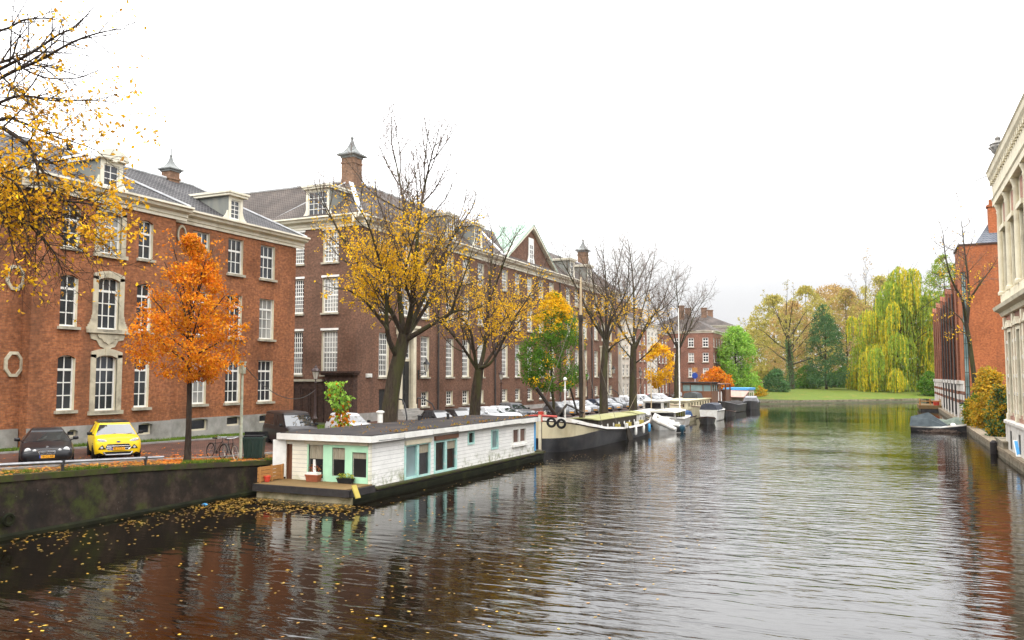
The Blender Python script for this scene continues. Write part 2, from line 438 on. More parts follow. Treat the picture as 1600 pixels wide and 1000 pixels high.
# left quay wall: one long masonry wall with a mossy coping
def quaymat():
    m, t, b = nt('old_quay_masonry'); v = objco(t, world=True)
    f = noise(t, v, 1.3, 7, .68); r = ramp(t, [(.3,(.009,.007,.0055)),(.5,(.022,.016,.012)),(.70,(.06,.042,.03))]); t.links.new(f, r.inputs['Fac'])
    mp = N(t, 'ShaderNodeMapping'); mp.inputs['Scale'].default_value = (1,1.4,.16); t.links.new(v, mp.inputs[0])
    f2 = noise(t, mp.outputs[0], 1.6, 5, .6); r2 = ramp(t, [(.46,(0,0,0)),(.68,(.75,.75,.75))]); t.links.new(f2, r2.inputs['Fac'])
    o = mixc(t, r.outputs['Color'], (.015,.013,.011), r2.outputs['Color'])
    f4 = noise(t, v, 7, 4, .7); r4 = ramp(t, [(.66,(0,0,0)),(.76,(.8,.8,.8))]); t.links.new(f4, r4.inputs['Fac'])
    o = mixc(t, o, (.16,.14,.11), r4.outputs['Color'])
    f3 = noise(t, v, .9, 6, .7); r3 = ramp(t, [(.53,(0,0,0)),(.66,(.7,.7,.7))]); t.links.new(f3, r3.inputs['Fac'])
    o = mixc(t, o, (.045,.055,.012), r3.outputs['Color'])
    t.links.new(o, b.inputs['Base Color']); b.inputs['Roughness'].default_value = .8; bump(t, b, f, .6, .05)
    return m
M['quay'] = quaymat()
M['moss'] = pm('mossy_stone', (.035,.05,.010), (.065,.06,.022), 2.5, .95, bmp=.5, c3=(.045,.035,.025), scale3=1.8, lo3=.45, hi3=.6)
M['quay_foot'] = pm('slimy_quay_foot', (.006,.007,.003), (.014,.015,.006), 2, .8, c3=(.035,.04,.012), scale3=.6, lo3=.56)
qw = thing('quay_wall', 'dark weathered masonry quay wall with green mossy top on the left bank', 'wall', (QX,80,0))
mb = MB(); mc = MB(); n = 80
for i in range(n):
    a = -20+(167+20)*(i/n)**1.6; b2 = -20+(167+20)*((i+1)/n)**1.6
    za, zb = gz(QX,a), gz(QX,b2)
    mb.add([(QX+.18,a,-.6),(QX+.18,b2,-.6),(QX,b2,zb-.16),(QX,a,za-.16)], [(3,2,1,0)])
    mc.add([(QX+.06,a,za-.16),(QX+.06,b2,zb-.16),(QX+.06,b2,zb+.05),(QX+.06,a,za+.05),(QX-.55,a,za+.06),(QX-.55,b2,zb+.06)],
           [(3,2,1,0),(4,5,2,3)])
    mb.add([(QX+.25,a,-.3),(QX+.25,b2,-.3),(QX+.25,b2,.12),(QX+.25,a,.12),(QX+.1,a,.2),(QX+.1,b2,.2)], [(3,2,1,0),(4,5,2,3)], 1)
mb.build('masonry', [M['quay'], M['quay_foot']], qw); mc.build('coping', M['moss'], qw)
p = at(12, 812, X=QX+.2); mb = MB()
mb.tube([p+Vector((.05,math.cos(q)*.17,math.sin(q)*.17)) for q in [2*math.pi*i/14 for i in range(14)]], .07, 6, closed=True)
mb.build('mooring_ring', M['quay_foot'], qw)

# right quay: low stone edge with timber
M['right_quay'] = pm('right_quay_stone', (.26,.22,.16), (.15,.13,.09), 1.4, .9, bmp=.3, c3=(.06,.055,.03), scale3=.9)
M['old_timber'] = pm('old_timber', (.24,.19,.13), (.15,.12,.08), 3, .85, stretch=(3,.4,3), bmp=.2)
rq = thing('quay_wall', 'low pale stone canal edge with timber coping below the right hand houses', 'wall', (RX,120,0))
mb = MB(); mb.box(RX,RX+.35,-60,166,-.6,.32); mb.build('masonry', M['right_quay'], rq)
mb = MB()
for i in range(28):
    a = -60+8.05*i; mb.box(RX-.07,RX+.75,a,a+7.98,.32,.56)
mb.build('coping', M['old_timber'], rq)
# ---------------------------------------------------------------- buildings
VX, VY, VZ = Vector((1,0,0)), Vector((0,1,0)), Vector((0,0,1))
def tilemat(name, c1, c2, pale, sz=.3):
    m, t, b = nt(name)
    pos = N(t, 'ShaderNodeNewGeometry').outputs['Position']
    sx = N(t, 'ShaderNodeSeparateXYZ'); t.links.new(pos, sx.inputs[0])
    ad = N(t, 'ShaderNodeMath', operation='ADD'); t.links.new(sx.outputs[0], ad.inputs[0]); t.links.new(sx.outputs[1], ad.inputs[1])
    cb = N(t, 'ShaderNodeCombineXYZ'); t.links.new(ad.outputs[0], cb.inputs[0]); t.links.new(sx.outputs[2], cb.inputs[1])
    br = N(t, 'ShaderNodeTexBrick'); t.links.new(cb.outputs[0], br.inputs['Vector']); br.offset = 0
    br.inputs['Scale'].default_value = 1; br.inputs['Brick Width'].default_value = sz*.85; br.inputs['Row Height'].default_value = sz*.75
    br.inputs['Mortar Size'].default_value = .035; br.inputs['Mortar Smooth'].default_value = .6
    br.inputs['Color1'].default_value = (*c1,1); br.inputs['Color2'].default_value = (*c2,1); br.inputs['Mortar'].default_value = (*pale,1)
    f = noise(t, pos, .5, 6, .6); r = ramp(t, [(.35,(.65,.65,.65)),(.7,(1.35,1.33,1.3))]); t.links.new(f, r.inputs['Fac'])
    t.links.new(mixc(t, br.outputs['Color'], r.outputs['Color'], 1, 'MULTIPLY'), b.inputs['Base Color'])
    b.inputs['Roughness'].default_value = .75; b.inputs['Specular IOR Level'].default_value = .2; bump(t, b, br.outputs['Fac'], -.8, .04)
    return m
M['tiles'] = tilemat('dark_pantiles', (.045,.043,.045), (.026,.025,.026), (.11,.105,.105))
M['tiles_brown'] = tilemat('brownish_pantiles', (.07,.055,.047), (.047,.038,.034), (.12,.105,.095))
M['slates'] = tilemat('grey_slates', (.10,.11,.13), (.07,.08,.1), (.2,.21,.23), .4)
M['copper'] = pm('green_copper', (.34,.46,.38), (.26,.36,.29), 1.5, .6, c3=(.5,.55,.48), scale3=1)

class Wall:
    """a wall plane: a runs along u, d goes into the building, z up"""
    def __init__(s, O, u): s.O = Vector(O); s.u = Vector(u); s.i = VZ.cross(s.u); s.rz = math.atan2(s.u.y, s.u.x)
    def P(s, a, d, z): q = s.O + s.u*a + s.i*d; return Vector((q.x, q.y, z))
    def a_of(s, p): return (p - s.O).dot(s.u)
    def box(s, mb, a0, a1, d0, d1, z0, z1, m=0):
        P = s.P
        mb.add([P(a0,d0,z0),P(a1,d0,z0),P(a1,d1,z0),P(a0,d1,z0),P(a0,d0,z1),P(a1,d0,z1),P(a1,d1,z1),P(a0,d1,z1)],
               [(0,3,2,1),(4,5,6,7),(0,1,5,4),(1,2,6,5),(2,3,7,6),(3,0,4,7)], m)
    def poly(s, mb, pts, d0, d1, m=0):
        k = len(pts)
        vs = [s.P(a,d0,z) for a, z in pts]+[s.P(a,d1,z) for a, z in pts]
        mb.add(vs, [tuple(range(k)), tuple(range(2*k-1,k-1,-1))]+[(i,k+i,k+(i+1)%k,(i+1)%k) for i in range(k)], m)
    def face(s, mb, a0, a1, z0, z1, ops, dep=.25, m=0, mr=1):
        As = sorted({a0,a1}|{o[0] for o in ops}|{o[1] for o in ops}); As = [a for a in As if a0-1e-6 <= a <= a1+1e-6]
        Zs = sorted({z0,z1}|{o[2] for o in ops}|{o[3] for o in ops}); Zs = [z for z in Zs if z0-1e-6 <= z <= z1+1e-6]
        for i in range(len(As)-1):
            for j in range(len(Zs)-1):
                ca, cz = (As[i]+As[i+1])/2, (Zs[j]+Zs[j+1])/2
                if any(o[0] < ca < o[1] and o[2] < cz < o[3] for o in ops): continue
                mb.add([s.P(As[i],0,Zs[j]),s.P(As[i+1],0,Zs[j]),s.P(As[i+1],0,Zs[j+1]),s.P(As[i],0,Zs[j+1])], [(0,1,2,3)], m)
        for o in ops:
            b0, b1, c0, c1 = o[:4]; P = s.P
            mb.add([P(b0,0,c0),P(b0,dep,c0),P(b0,dep,c1),P(b0,0,c1)], [(0,1,2,3)], mr)
            mb.add([P(b1,0,c0),P(b1,dep,c0),P(b1,dep,c1),P(b1,0,c1)], [(3,2,1,0)], mr)
            mb.add([P(b0,0,c1),P(b1,0,c1),P(b1,dep,c1),P(b0,dep,c1)], [(0,1,2,3)], m)
            mb.add([P(b0,0,c0),P(b1,0,c0),P(b1,dep,c0),P(b0,dep,c0)], [(3,2,1,0)], mr)
            if len(o) > 4 and o[4]:                 # segmental arch: brick corners closing the head
                rise = o[4]; mid = (b0+b1)/2; hw = (b1-b0)/2
                for sg in (-1, 1):
                    arc = [(mid+sg*hw*k/6, c1-rise*(k/6)**2) for k in range(7)]
                    pts = [(mid+sg*hw, c1)]+arc[::-1] if sg > 0 else [(mid+sg*hw, c1)]+arc[::-1]
                    pts = pts[:-1]+[(mid, c1)] if pts[-1] != (mid, c1) else pts
                    vs = [P(a,.004,z) for a, z in pts]+[P(a,dep*.6,z) for a, z in pts]; k = len(pts)
                    mb.add(vs, [tuple(range(k)) if sg < 0 else tuple(range(k-1,-1,-1))]+[(i,(i+1)%k,k+(i+1)%k,k+i) for i in range(1,k-1)], m)
    def extrude(s, mb, prof, a0, a1, m=0, ends=True):
        """profile [(out, z)...] run along the wall"""
        k = len(prof); vs = [s.P(a0,-o,z) for o, z in prof]+[s.P(a1,-o,z) for o, z in prof]
        fs = [(i,k+i,k+(i+1)%k,(i+1)%k) for i in range(k)]
        if ends: fs += [tuple(range(k)), tuple(range(2*k-1,k-1,-1))]
        mb.add(vs, fs, m)

WCACHE = {}
def win_meshes(w_, h_, nx, rows, fr, mt, mats, meet, glass):
    key = (round(w_,2), round(h_,2), nx, tuple(rows), fr, mt, mats[0].name, meet, glass.name)
    if key in WCACHE: return WCACHE[key]
    f = MB(); g = MB(); s = MB(); x0 = w_/2
    f.box(-x0,-x0+fr,0,.1,0,h_); f.box(x0-fr,x0,0,.1,0,h_); f.box(-x0+fr,x0-fr,0,.1,0,fr*1.2); f.box(-x0+fr,x0-fr,0,.1,h_-fr,h_)
    iw = w_-2*fr; ih = h_-2.2*fr; zb = fr*1.2
    for i in range(1, nx):
        x = -x0+fr+iw*i/nx; f.box(x-mt/2,x+mt/2,.025,.075,zb,h_-fr)
    tot = sum(rows); z = zb; k = 0
    for r in rows[:-1]:
        z += ih*r/tot; k += 1
        q = mt*2.3 if k == meet else mt
        f.box(-x0+fr,x0-fr,.012 if k == meet else .02,.08,z-q/2,z+q/2)
    g.box(-x0+fr*.5,x0-fr*.5,.05,.062,fr*.5,h_-fr*.5)
    s.box(-x0-.12,x0+.12,-.36,.02,-.16,-.005)
    WCACHE[key] = (f.data('window', mats[0], sharp=0), g.data('pane', glass), s.data('sill', mats[1]))
    return WCACHE[key]
wrnd = random.Random(5)
def add_window(par, wl, a0, a1, z0, z1, nx, rows, dep=.25, fr=.075, mt=.05, meet=0, frame=None, sill='stone', glass=None):
    g = glass or (M['pale_glass'] if wrnd.random() < .18 else M['glass'])
    f, p, s = win_meshes(a1-a0, z1-z0, nx, rows, fr, mt, (frame or M['white_paint'], M[sill or 'stone']), meet, g)
    q = wl.P((a0+a1)/2, dep-.1, z0) - par.location
    o = inst('window', f, par, q, wl.rz)
    inst('pane', p, o)
    if sill: inst('sill', s, o)
    return o

def turret(par, x, y, zb, zt, hw, mat, k=.58, oh=.5):
    """square brick ventilation turret with a flared lead cap and a ball finial"""
    b = MB(); b.box(x-hw,x+hw,y-hw,y+hw,zb,zt); b.box(x-hw-.06,x+hw+.06,y-hw-.06,y+hw+.06,zt-.55,zt-.4)
    o = b.build('turret', mat, par)
    c = MB(); r2 = 2**.5
    c.lathe([(q, z*k) for q, z in ((hw*r2+.1,0),(hw*r2+.1,.25),(hw*r2+oh,.42),(hw*r2+oh,.62),(hw*1.25,1.1),(hw*.75,1.7),(hw*.36,2.5),(.1,3.25))], (x,y,zt), 4, 0, False, R(45))
    c.build('lead_cap', M['lead_dark'], o)
    c = MB(); c.lathe([(.05,3.2*k),(.26*k,3.3*k),(.3*k,3.5*k),(.05,3.75*k),(.035,4.9*k),(.02,5.5*k)], (x,y,zt), 8)
    c.build('finial', M['lead_dark'], o)
M['lead_dark'] = pm('weathered_lead', (.24,.25,.24), (.15,.155,.155), 2, .7)
M['chimney_brick'] = brickmat('chimney_brick', (.22,.125,.08), (.16,.09,.06), (.2,.15,.1))

CORN = lambda z, h, o: [(-.02,z),(.12,z),(.12,z+h*.22),(.2,z+h*.26),(.2,z+h*.5),(o*.72,z+h*.62),(o*.8,z+h*.8),(o,z+h*.86),(o,z+h),(-.02,z+h)]

def dormer(par, wl, a, z0, w_, h_, d0, back, kind, nx, rows):
    b = MB(); fw = .24
    o0 = (a-w_/2+fw, a+w_/2-fw, z0+.14, z0+h_-.24)
    w2 = Wall(wl.P(0, d0, 0), wl.u)
    w2.face(b, a-w_/2, a+w_/2, z0, z0+h_, [o0], .18, 0, 0)
    for sg in (-1, 1):
        e = a+sg*w_/2
        vs = [wl.P(e,d0,z0),wl.P(e,d0,z0+h_),wl.P(e,back,z0+h_),wl.P(e,back,z0)]
        b.add(vs, [(0,1,2,3) if sg < 0 else (3,2,1,0)], 1)
        for k in range(5):                       # scrolled cheek piece beside the front
            zz = z0+.05+.12*k; q = .34*(1-k/5)**2+.04
            wl.box(b, min(e,e+sg*q), max(e,e+sg*q), d0+.02, d0+.12, zz, zz+.121, 0)
    if kind == 'arch':
        pts = [(-w_/2-.2,0),(w_/2+.2,0)]+[((w_/2+.2)*math.cos(q), .12+.5*math.sin(q)) for q in [math.pi*i/12 for i in range(13)]]
        pts = [(a+x, z0+h_+z) for x, z in pts]
        wl.poly(b, pts, d0-.22, d0+.1, 0); wl.poly(b, [(x,z-.06) for x, z in pts], d0+.1, back, 2)
        wl.box(b, a-.12, a+.12, d0-.26, d0, z0+h_-.1, z0+h_+.45, 0)
    else:
        wl.box(b, a-w_/2-.22, a+w_/2+.22, d0-.25, back, z0+h_-.02, z0+h_+.14, 0)
        wl.box(b, a-w_/2-.3, a+w_/2+.3, d0-.33, back, z0+h_+.14, z0+h_+.28, 0)
    d = b.build('dormer', [M['cornice_paint'], M['grey_cheek'], M['lead']], par)
    f, p, s = win_meshes(o0[1]-o0[0], o0[3]-o0[2], nx, rows, .07, .045, (M['white_paint'], M['stone']), 0, M['pale_glass'] if kind != 'arch' else M['glass'])
    # frame and glass of a dormer window in one mesh, as a sub-part
    mb = MB()
    for me, mi in ((f,0),(p,1)):
        mb.add([v.co for v in me.vertices], [tuple(q.vertices) for q in me.polygons], mi)
    o = mb.build('window', [M['white_paint'], M['glass']], d, world=False)
    o.location = w2.P(a, .08, o0[2])-par.location; o.rotation_euler = (0,0,wl.rz)
M['grey_cheek'] = pm('grey_zinc_cheek', (.22,.22,.19), (.16,.17,.16), 2, .7, stretch=(1,1,.3))

# ---- building A: the long three-storey wing on the left
XR, XW = -39.0, -39.6
bA = thing('brick_building', 'orange brown brick building with grey base behind the black and yellow cars', 'building', (-42,28,1.7))
ws = Wall((XR,0,0), VY); ww = Wall((XW,0,0), VY)
ya = at(49,480,X=XR).y; yb = at(272,450,X=XR).y; yc = at(461,480,X=XW).y
ZC = at(200,302,X=XR-.0).z-.1            # top of the cornice
zcb = ZC-.8
def rows_from(wl, X, px, rs): return [(at(px,b,X=X).z, at(px,t,X=X).z) for t, b in rs]
rA = rows_from(ws, XR, 107, [(319,386),(429,510),(555,641)])
rB = rows_from(ws, XR, 170, [(331,397),(434,515),(555,641)])
rE = rows_from(ww, XW, 366, [(373,428),(461,527),(562,629)])
mb = MB(); opsR = []; opsW = []; winA = []
def yy(px, X, py=480): return at(px,py,X=X).y
colA = (yy(93.5,XR), yy(121,XR)); colB = (yy(152,XR), yy(185.5,XR)); colC = (yy(213.5,XR), yy(236,XR))
for c, rr in ((colA,rA),(colC,rA)):
    for i, (z0,z1) in enumerate(rr): opsR.append((*c,z0,z1,.16)); winA.append((ws,*c,z0,z1,2,[1,1,1,1] if i else [1,1,1],(2+i//1-0) if 0 else (3 if i else 2)))
for i, (z0,z1) in enumerate(rB): opsR.append((*colB,z0,z1,.18)); winA.append((ws,*colB,z0,z1,3,[1,1,1,1] if i else [1,1,1],3 if i else 2))
for a, b2 in ((299,325),(354.5,378),(405.5,428)):
    c = (yy(a,XW), yy(b2,XW))
    for i, (z0,z1) in enumerate(rE): opsW.append((*c,z0,z1)); winA.append((ww,*c,z0,z1,3,[1,1,1,1] if i else [1,1,1],3 if i else 2))
# left of the projecting part: same columns again, outside or at the edge of the frame
for s_ in (4.0, 7.6, 11.2):
    c = (ya-s_-1.05, ya-s_-.05)
    for i, (z0,z1) in enumerate(rE): opsW.append((*c,z0,z1)); winA.append((ww,*c,z0,z1,3,[1,1,1,1] if i else [1,1,1],3 if i else 2))
zp = at(200,660.5,X=XR).z                # top of the grey base
g0 = lambda y: gz(-40.5,y)
zlow = 1.0
bas = []
for px0, px1, t_, b_, X in ((104,121,672,684,XR),(215,237,662,680,XR),(298,324,655,674,XW),(353,375,651,666,XW),(404,420,648,661,XW)):
    bas.append((yy(px0,X,670), yy(px1,X,670), at(px0,b_,X=X).z, at(px0,t_,X=X).z, X))
ws.face(mb, ya, yb, zp, zcb+.02, opsR, .27); ww.face(mb, 6, ya, zp, zcb+.02, [o for o in opsW if o[1] < ya], .27)
ww.face(mb, yb, yc, zp, zcb+.02, [o for o in opsW if o[0] > yb], .27)
for y_ in (ya, yb):
    mb.add([(XR,y_,zlow),(XW,y_,zlow),(XW,y_,zcb),(XR,y_,zcb)], [(0,1,2,3)] if y_ == yb else [(3,2,1,0)])
mb.add([(XW,yc,zlow),(XW-11,yc,zlow),(XW-11,yc,zcb),(XW,yc,zcb)], [(0,1,2,3)])
mb.add([(XW,6,zlow),(XW-11,6,zlow),(XW-11,6,zcb),(XW,6,zcb)], [(3,2,1,0)])
mb.add([(XW-11,6,zlow),(XW-11,yc,zlow),(XW-11,yc,zcb),(XW-11,6,zcb)], [(0,1,2,3)])
mb.build('wall', [M['brick_wing'], M['cream_paint']], bA)
mb = MB()
for wl, a, b2, X in ((ww,6,ya-.06,XW),(ws,ya-.06,yb+.06,XR),(ww,yb+.06,yc+.06,XW)):
    w2 = Wall((X+.06,0,0), VY)
    w2.face(mb, a, b2, zlow, zp, [q[:4]+(.1,) for q in bas if q[4] == X and a < q[0] < b2], .3, 0, 0)
    w2.box(mb, a, b2, 0, .06, zp-.003, zp+.0, 0)
mb.box(XW-2,XW+.058,yc-.5,yc+.06,zlow,zp)
mb.build('plinth', M['grey_render'], bA)
for q in bas:
    w2 = Wall((q[4]+.06,0,0), VY)
    add_window(bA, w2, q[0], q[1], q[2], q[3], 1, [1], .3, .09, .05, 0, M['cream_paint'], None, M['glass'])
for wl, a, b2, z0, z1, nx, rw, mt_ in winA: add_window(bA, wl, a, b2, z0, z1, nx, rw, .27, .08, .055, mt_)
# stone surrounds of the middle column
def surround(par, wl, a0, a1, z0, z1, ears, apron):
    b = MB(); t_ = .3; o = -.07
    wl.box(b, a0-t_, a0, o, .05, z0, z1+.02); wl.box(b, a1, a1+t_, o, .05, z0, z1+.02)
    mid = (a0+a1)/2; hw = (a1-a0)/2+t_
    pts = [(mid-hw, z1-.12)]+[(mid-hw+2*hw*k/10, z1+.16+.2*math.sin(math.pi*k/10)) for k in range(11)]+[(mid+hw, z1-.12)]
    low = [(mid+(a1-a0)/2*(1-2*k/8), z1-.18*(1-2*k/8)**2) for k in range(9)]
    wl.poly(b, pts+low, o, .04)
    wl.box(b, mid-.14, mid+.14, o-.06, 0, z1-.02, z1+.36)
    if ears:
        for sg in (-1, 1):
            e = a0-t_ if sg < 0 else a1+t_
            for k in range(6):
                q = .05+.3*(k/5)**1.6; zz = z0+.75-.13*k
                wl.box(b, min(e,e+sg*q), max(e,e+sg*q), o+.004, .03, zz-.13, zz)
    wl.box(b, a0-t_-(.32 if ears else .08), a1+t_+(.32 if ears else .08), o-.12, .04, z0-.22, z0-.01)
    if apron:
        hw2 = hw+.15
        pts = [(mid-hw2,z0-.22),(mid-hw2*.9,z0-.55),(mid-hw2*.6,z0-.62),(mid-hw2*.42,z0-.95),(mid-hw2*.2,z0-1.02),(mid,z0-1.2),(mid+hw2*.2,z0-1.02),(mid+hw2*.42,z0-.95),(mid+hw2*.6,z0-.62),(mid+hw2*.9,z0-.55),(mid+hw2,z0-.22)]
        wl.poly(b, pts, o+.01, .03)
        wl.poly(b, [(mid+(x-mid)*.6, z0-.3+(z-z0+.22)*.55) for x, z in pts], o-.05, 0)
    b.build('stone_surround', M['stone_cream'], par)
M['stone_cream'] = pm('cream_sandstone', (.50,.45,.33), (.38,.34,.25), 2, .85, bmp=.2, c3=(.24,.21,.16), scale3=1.2)
for i, (z0,z1) in enumerate(rB): surround(bA, ws, *colB, z0, z1, i == 1, i == 1)
# medallions
def medallion(par, wl, a, z, rx, rz_, n):
    b = MB(); P = wl.P
    out = [(a+rx*math.cos(q), z+rz_*math.sin(q)) for q in [2*math.pi*(i+.5)/n for i in range(n)]]
    inn = [(a+(x-a)*.72, z+(zz-z)*.76) for x, zz in out]
    vs = [P(x,-.1,zz) for x, zz in out]+[P(x,-.12,zz) for x, zz in inn]+[P(x,.0,zz) for x, zz in out]+[P(x,-.02,zz) for x, zz in inn]
    fs = []
    for i in range(n):
        j = (i+1) % n; fs += [(i,j,n+j,n+i),(2*n+i,2*n+j,j,i),(n+i,n+j,3*n+j,3*n+i)]
    b.add(vs, fs, 0); b.add([P(x,-.02,zz) for x, zz in inn], [tuple(range(n))], 1)
    b.build('medallion', [M['stone_cream'], M['brick_wing']], par)
for px, py, n in ((23,434,8),(20,569,8)):
    p = at(px,py,X=XW); medallion(bA, ww, p.y, p.z, .5, .68, n)
p = at(283,367,X=XW); medallion(bA, ww, p.y, p.z, .36, .62, 14)
# cornice
mb = MB()
ww.extrude(mb, CORN(zcb,.8,.75), 6, ya-.2); ws.extrude(mb, CORN(zcb,.8,.75), ya-.75, yb+.75); ww.extrude(mb, CORN(zcb,.8,.75), yb+.2, yc+.7)
we = Wall((XW,yc,0), -VX); we.extrude(mb, CORN(zcb-.003,.8,.75), .02, 11)
mb.build('cornice', M['cornice_paint'], bA)
# roof
ZR = ZC+3.35; xr = XW-5.4; xb = XW-11.2; xe = XW+.55; ye = yc+.55; yh = yc-4.8
mb = MB()
mb.add([(xe,5.5,ZC),(xe,ye,ZC),(xr,yh,ZR),(xr,5.5,ZR),(xb,5.5,ZC),(xb,ye,ZC)], [(0,1,2,3),(5,4,3,2),(1,5,2),(0,3,4)])
mb.add([(xe+.6,ya-.6,ZC),(xe+.6,yb+.6,ZC),(xr+.6,yb-4.4,ZR-.05),(xr+.6,ya+4.4,ZR-.05),(xr-.2,yb-4.4,ZR),(xr-.2,ya+4.4,ZR)], [(0,1,2,3),(3,2,4,5)])
mb.add([(xe+.6,yb+.6,ZC),(xe-.2,yb+.6,ZC+.03),(xr-.2,yb-4.4,ZR),(xr+.6,yb-4.4,ZR-.05)], [(0,1,2,3)])
mb.add([(xe+.6,ya-.6,ZC),(xe-.2,ya-.6,ZC+.03),(xr-.2,ya+4.4,ZR),(xr+.6,ya+4.4,ZR-.05)], [(3,2,1,0)])
mb.build('roof', M['tiles'], bA)
mb = MB()
mb.tube([(xr,5.5,ZR+.05),(xr,yh,ZR+.05)], .1, 6); mb.bar((xr,yh,ZR+.04),(xe,ye,ZC+.06),.22,.1)
mb.bar((xr+.6,yb-4.4,ZR+.02),(xe+.6,yb+.6,ZC+.06),.22,.1); mb.bar((xr+.6,ya+4.4,ZR+.02),(xe+.6,ya-.6,ZC+.06),.22,.1)
mb.build('lead_flashing', M['lead'], bA)
y1 = (yy(149,XR+.4,280)+yy(197,XR+.4,280))/2
dormer(bA, ws, y1, ZC-.02, yy(197,XR+.4,280)-yy(149,XR+.4,280)-.5, at(172,250,X=XR+.4).z-ZC, -.45, 4.6, 'arch', 2, [1,1,1])
y2 = (yy(351,XW+.4,320)+yy(384,XW+.4,320))/2
dormer(bA, ww, y2, ZC-.02, yy(383,XW+.4,320)-yy(352,XW+.4,320)-.5, at(367,307,X=XW+.4).z-ZC, -.45, 4.6, 'flat', 2, [1,1,1,1])
turret(bA, xr-.1, at(268,280,X=xr).y, ZR-.6, ZR+.55, .42, M['chimney_brick'], .34, .3)
mb = MB(); p = at(108,240,X=xr+.4); mb.lathe([(.16,-.8),(.16,.9),(.2,.95),(.2,1.1)], (p.x,p.y,p.z-.5), 8); mb.build('vent_pipe', M['dark_iron'], bA)
# downpipes
mb = MB()
for pxp in (39, 270):
    yq = yy(pxp,XW,600) if pxp == 39 else yb+.18
    q = MB(); q.tube([(XW+.12,yq,1.75),(XW+.12,yq,4.1)], .1, 8, 1); q.tube([(XW+.12,yq,4.1),(XW+.12,yq,zcb)], .075, 8, 0)
    for zz in (4.1,7,10,13): q.tube([(XW+.12,yq,zz-.05),(XW+.12,yq,zz+.05)], .1, 8, 0)
    q.build('downpipe', [M['dark_pipe'], M['teal_pipe']], bA)

# ---- building B: the great hall with the long facade
X2 = -41.0; pc = at(558,480,X=X2); Y2 = pc.y; YE = at(966,600,X=X2).y; YM = (Y2+YE)/2
bB = thing('brick_building', 'long dark brick hall with tall many paned windows and a central gable', 'building', (-46,YM,1.4))
wf = Wall((X2,0,0), VY); wx = Wall((0,Y2,0), VX)
ZB = at(560,335,X=X2).z; zbb = ZB-.95
px_z = lambda y: at(664,y,X=X2).z
ROWS = [(px_z(635),px_z(612)), (px_z(588.8),px_z(525.5)), (11.15,14.05), (15.6,18.1)]
bays = [yy(p_,X2) for p_ in (600.5,634,664.5,703,728)]
d5 = bays[4]-bays[3]; bays.append(bays[4]+d5)
bays += [YM-7.4, YM-3.7, YM, YM+3.7, YM+7.4]
bays += [2*YM-b_ for b_ in bays[:6]][::-1]
ops = []; wins = []
for k, y_ in enumerate(bays):
    door = k in (1, 15)
    for i, (z0,z1) in enumerate(ROWS):
        hw = .78 if i else .68
        if door and i < 2: continue
        ops.append((y_-hw,y_+hw,z0,z1)); wins.append((wf,y_-hw,y_+hw,z0,z1,i))
    if door: ops.append((y_-.95,y_+.95,2.5,9.4))
yk = bays[0]-.1
ops = [o for o in ops if not (abs((o[0]+o[1])/2-bays[0]) < .01 and o[2] < 4)]
wins = [o for o in wins if not (abs((o[1]+o[2])/2-bays[0]) < .01 and o[5] == 0)]
ops.append((yk-.6,yk+.6,1.3,4.35))
mb = MB()
wf.face(mb, Y2, YE, .9, zbb+.02, ops, .3)
xl = -62.0
wxo = []
for a, b2 in ((455,474),(503.5,528)):
    c = (at(a,480,Y=Y2).x, at(b2,480,Y=Y2).x)
    for i, (z0,z1) in enumerate(ROWS[1:]):
        z0 = (5.65,11.0,15.4)[i]; z1 = (9.45,14.07,18.2)[i]
        wxo.append((*c,z0,z1)); wins.append((wx,*c,z0,z1,5))
wx.face(mb, xl, X2, .9, zbb+.02, wxo, .3)
mb.add([(X2,YE,.9),(X2-9,YE,.9),(X2-9,YE,zbb),(X2,YE,zbb)], [(0,1,2,3)])
# central part stands slightly proud
mb.build('wall', [M['brick_hall'], M['cream_paint']], bB)
for wl, a, b2, z0, z1, i in wins:
    if i == 0: add_window(bB, wl, a, b2, z0, z1, 3, [1,1,1,1], .3, .1, .045, 2, M['cream_white'] if 'cream_white' in M else None)
    else: add_window(bB, wl, a, b2, z0, z1, 5 if i < 5 else 5, [1]*8 if i in (1,5) else [1]*6, .3, .12, .06, 4 if i in (1,5) else 3, None)
mb = MB()
for wl, a, b2, z0, z1, i in wins:                       # pale lintel strips over the windows of the end wall
    if i == 5: wl.box(mb, a-.1, b2+.1, -.06, .02, z1+.02, z1+.2)
mb.build('lintel', M['white_paint'], bB)
RISE = 4.4; HWB = 4.3
mb = MB()
CB = CORN(zbb,.95,.9)
wf.extrude(mb, CB, Y2-.88, YE+.88); wx2 = Wall((0,Y2,0), VX); wx2.extrude(mb, CORN(zbb+.003,.95,.9), xl, X2+.88)
mb.build('cornice', M['cornice_paint'], bB)
# roof: long wing with hipped ends, and the cross wing going back from its near end
e = .75; xe = X2+e; xi = X2-2*HWB-e; xm = X2-HWB; zr = ZB+RISE; hp = HWB+.4
mb = MB()
mb.add([(xe,Y2-e,ZB),(xe,YE+e,ZB),(xm,YE-hp,zr),(xm,Y2+hp,zr),(xi,Y2-e,ZB),(xi,YE+e,ZB)], [(0,1,2,3),(5,4,3,2),(4,0,3),(1,5,2)])
yw = Y2+.35
mb.add([(xl-25,yw,ZB),(xi+1.2,yw,ZB),(xm,Y2+hp+.05,zr-.02),(xl-25,Y2+hp+.05,zr-.02),(xi+1.2,Y2+2*hp,ZB),(xl-25,Y2+2*hp,ZB)], [(0,1,2,3),(3,2,4,5)])
mb.build('roof', M['tiles_brown'], bB)
mb = MB()
mb.bar((xm,Y2+hp,zr+.05),(xi+.25,Y2-e+.45,ZB+.18),.38,.12); mb.bar((xm,Y2+hp,zr+.05),(xe,Y2-e,ZB+.08),.38,.12)
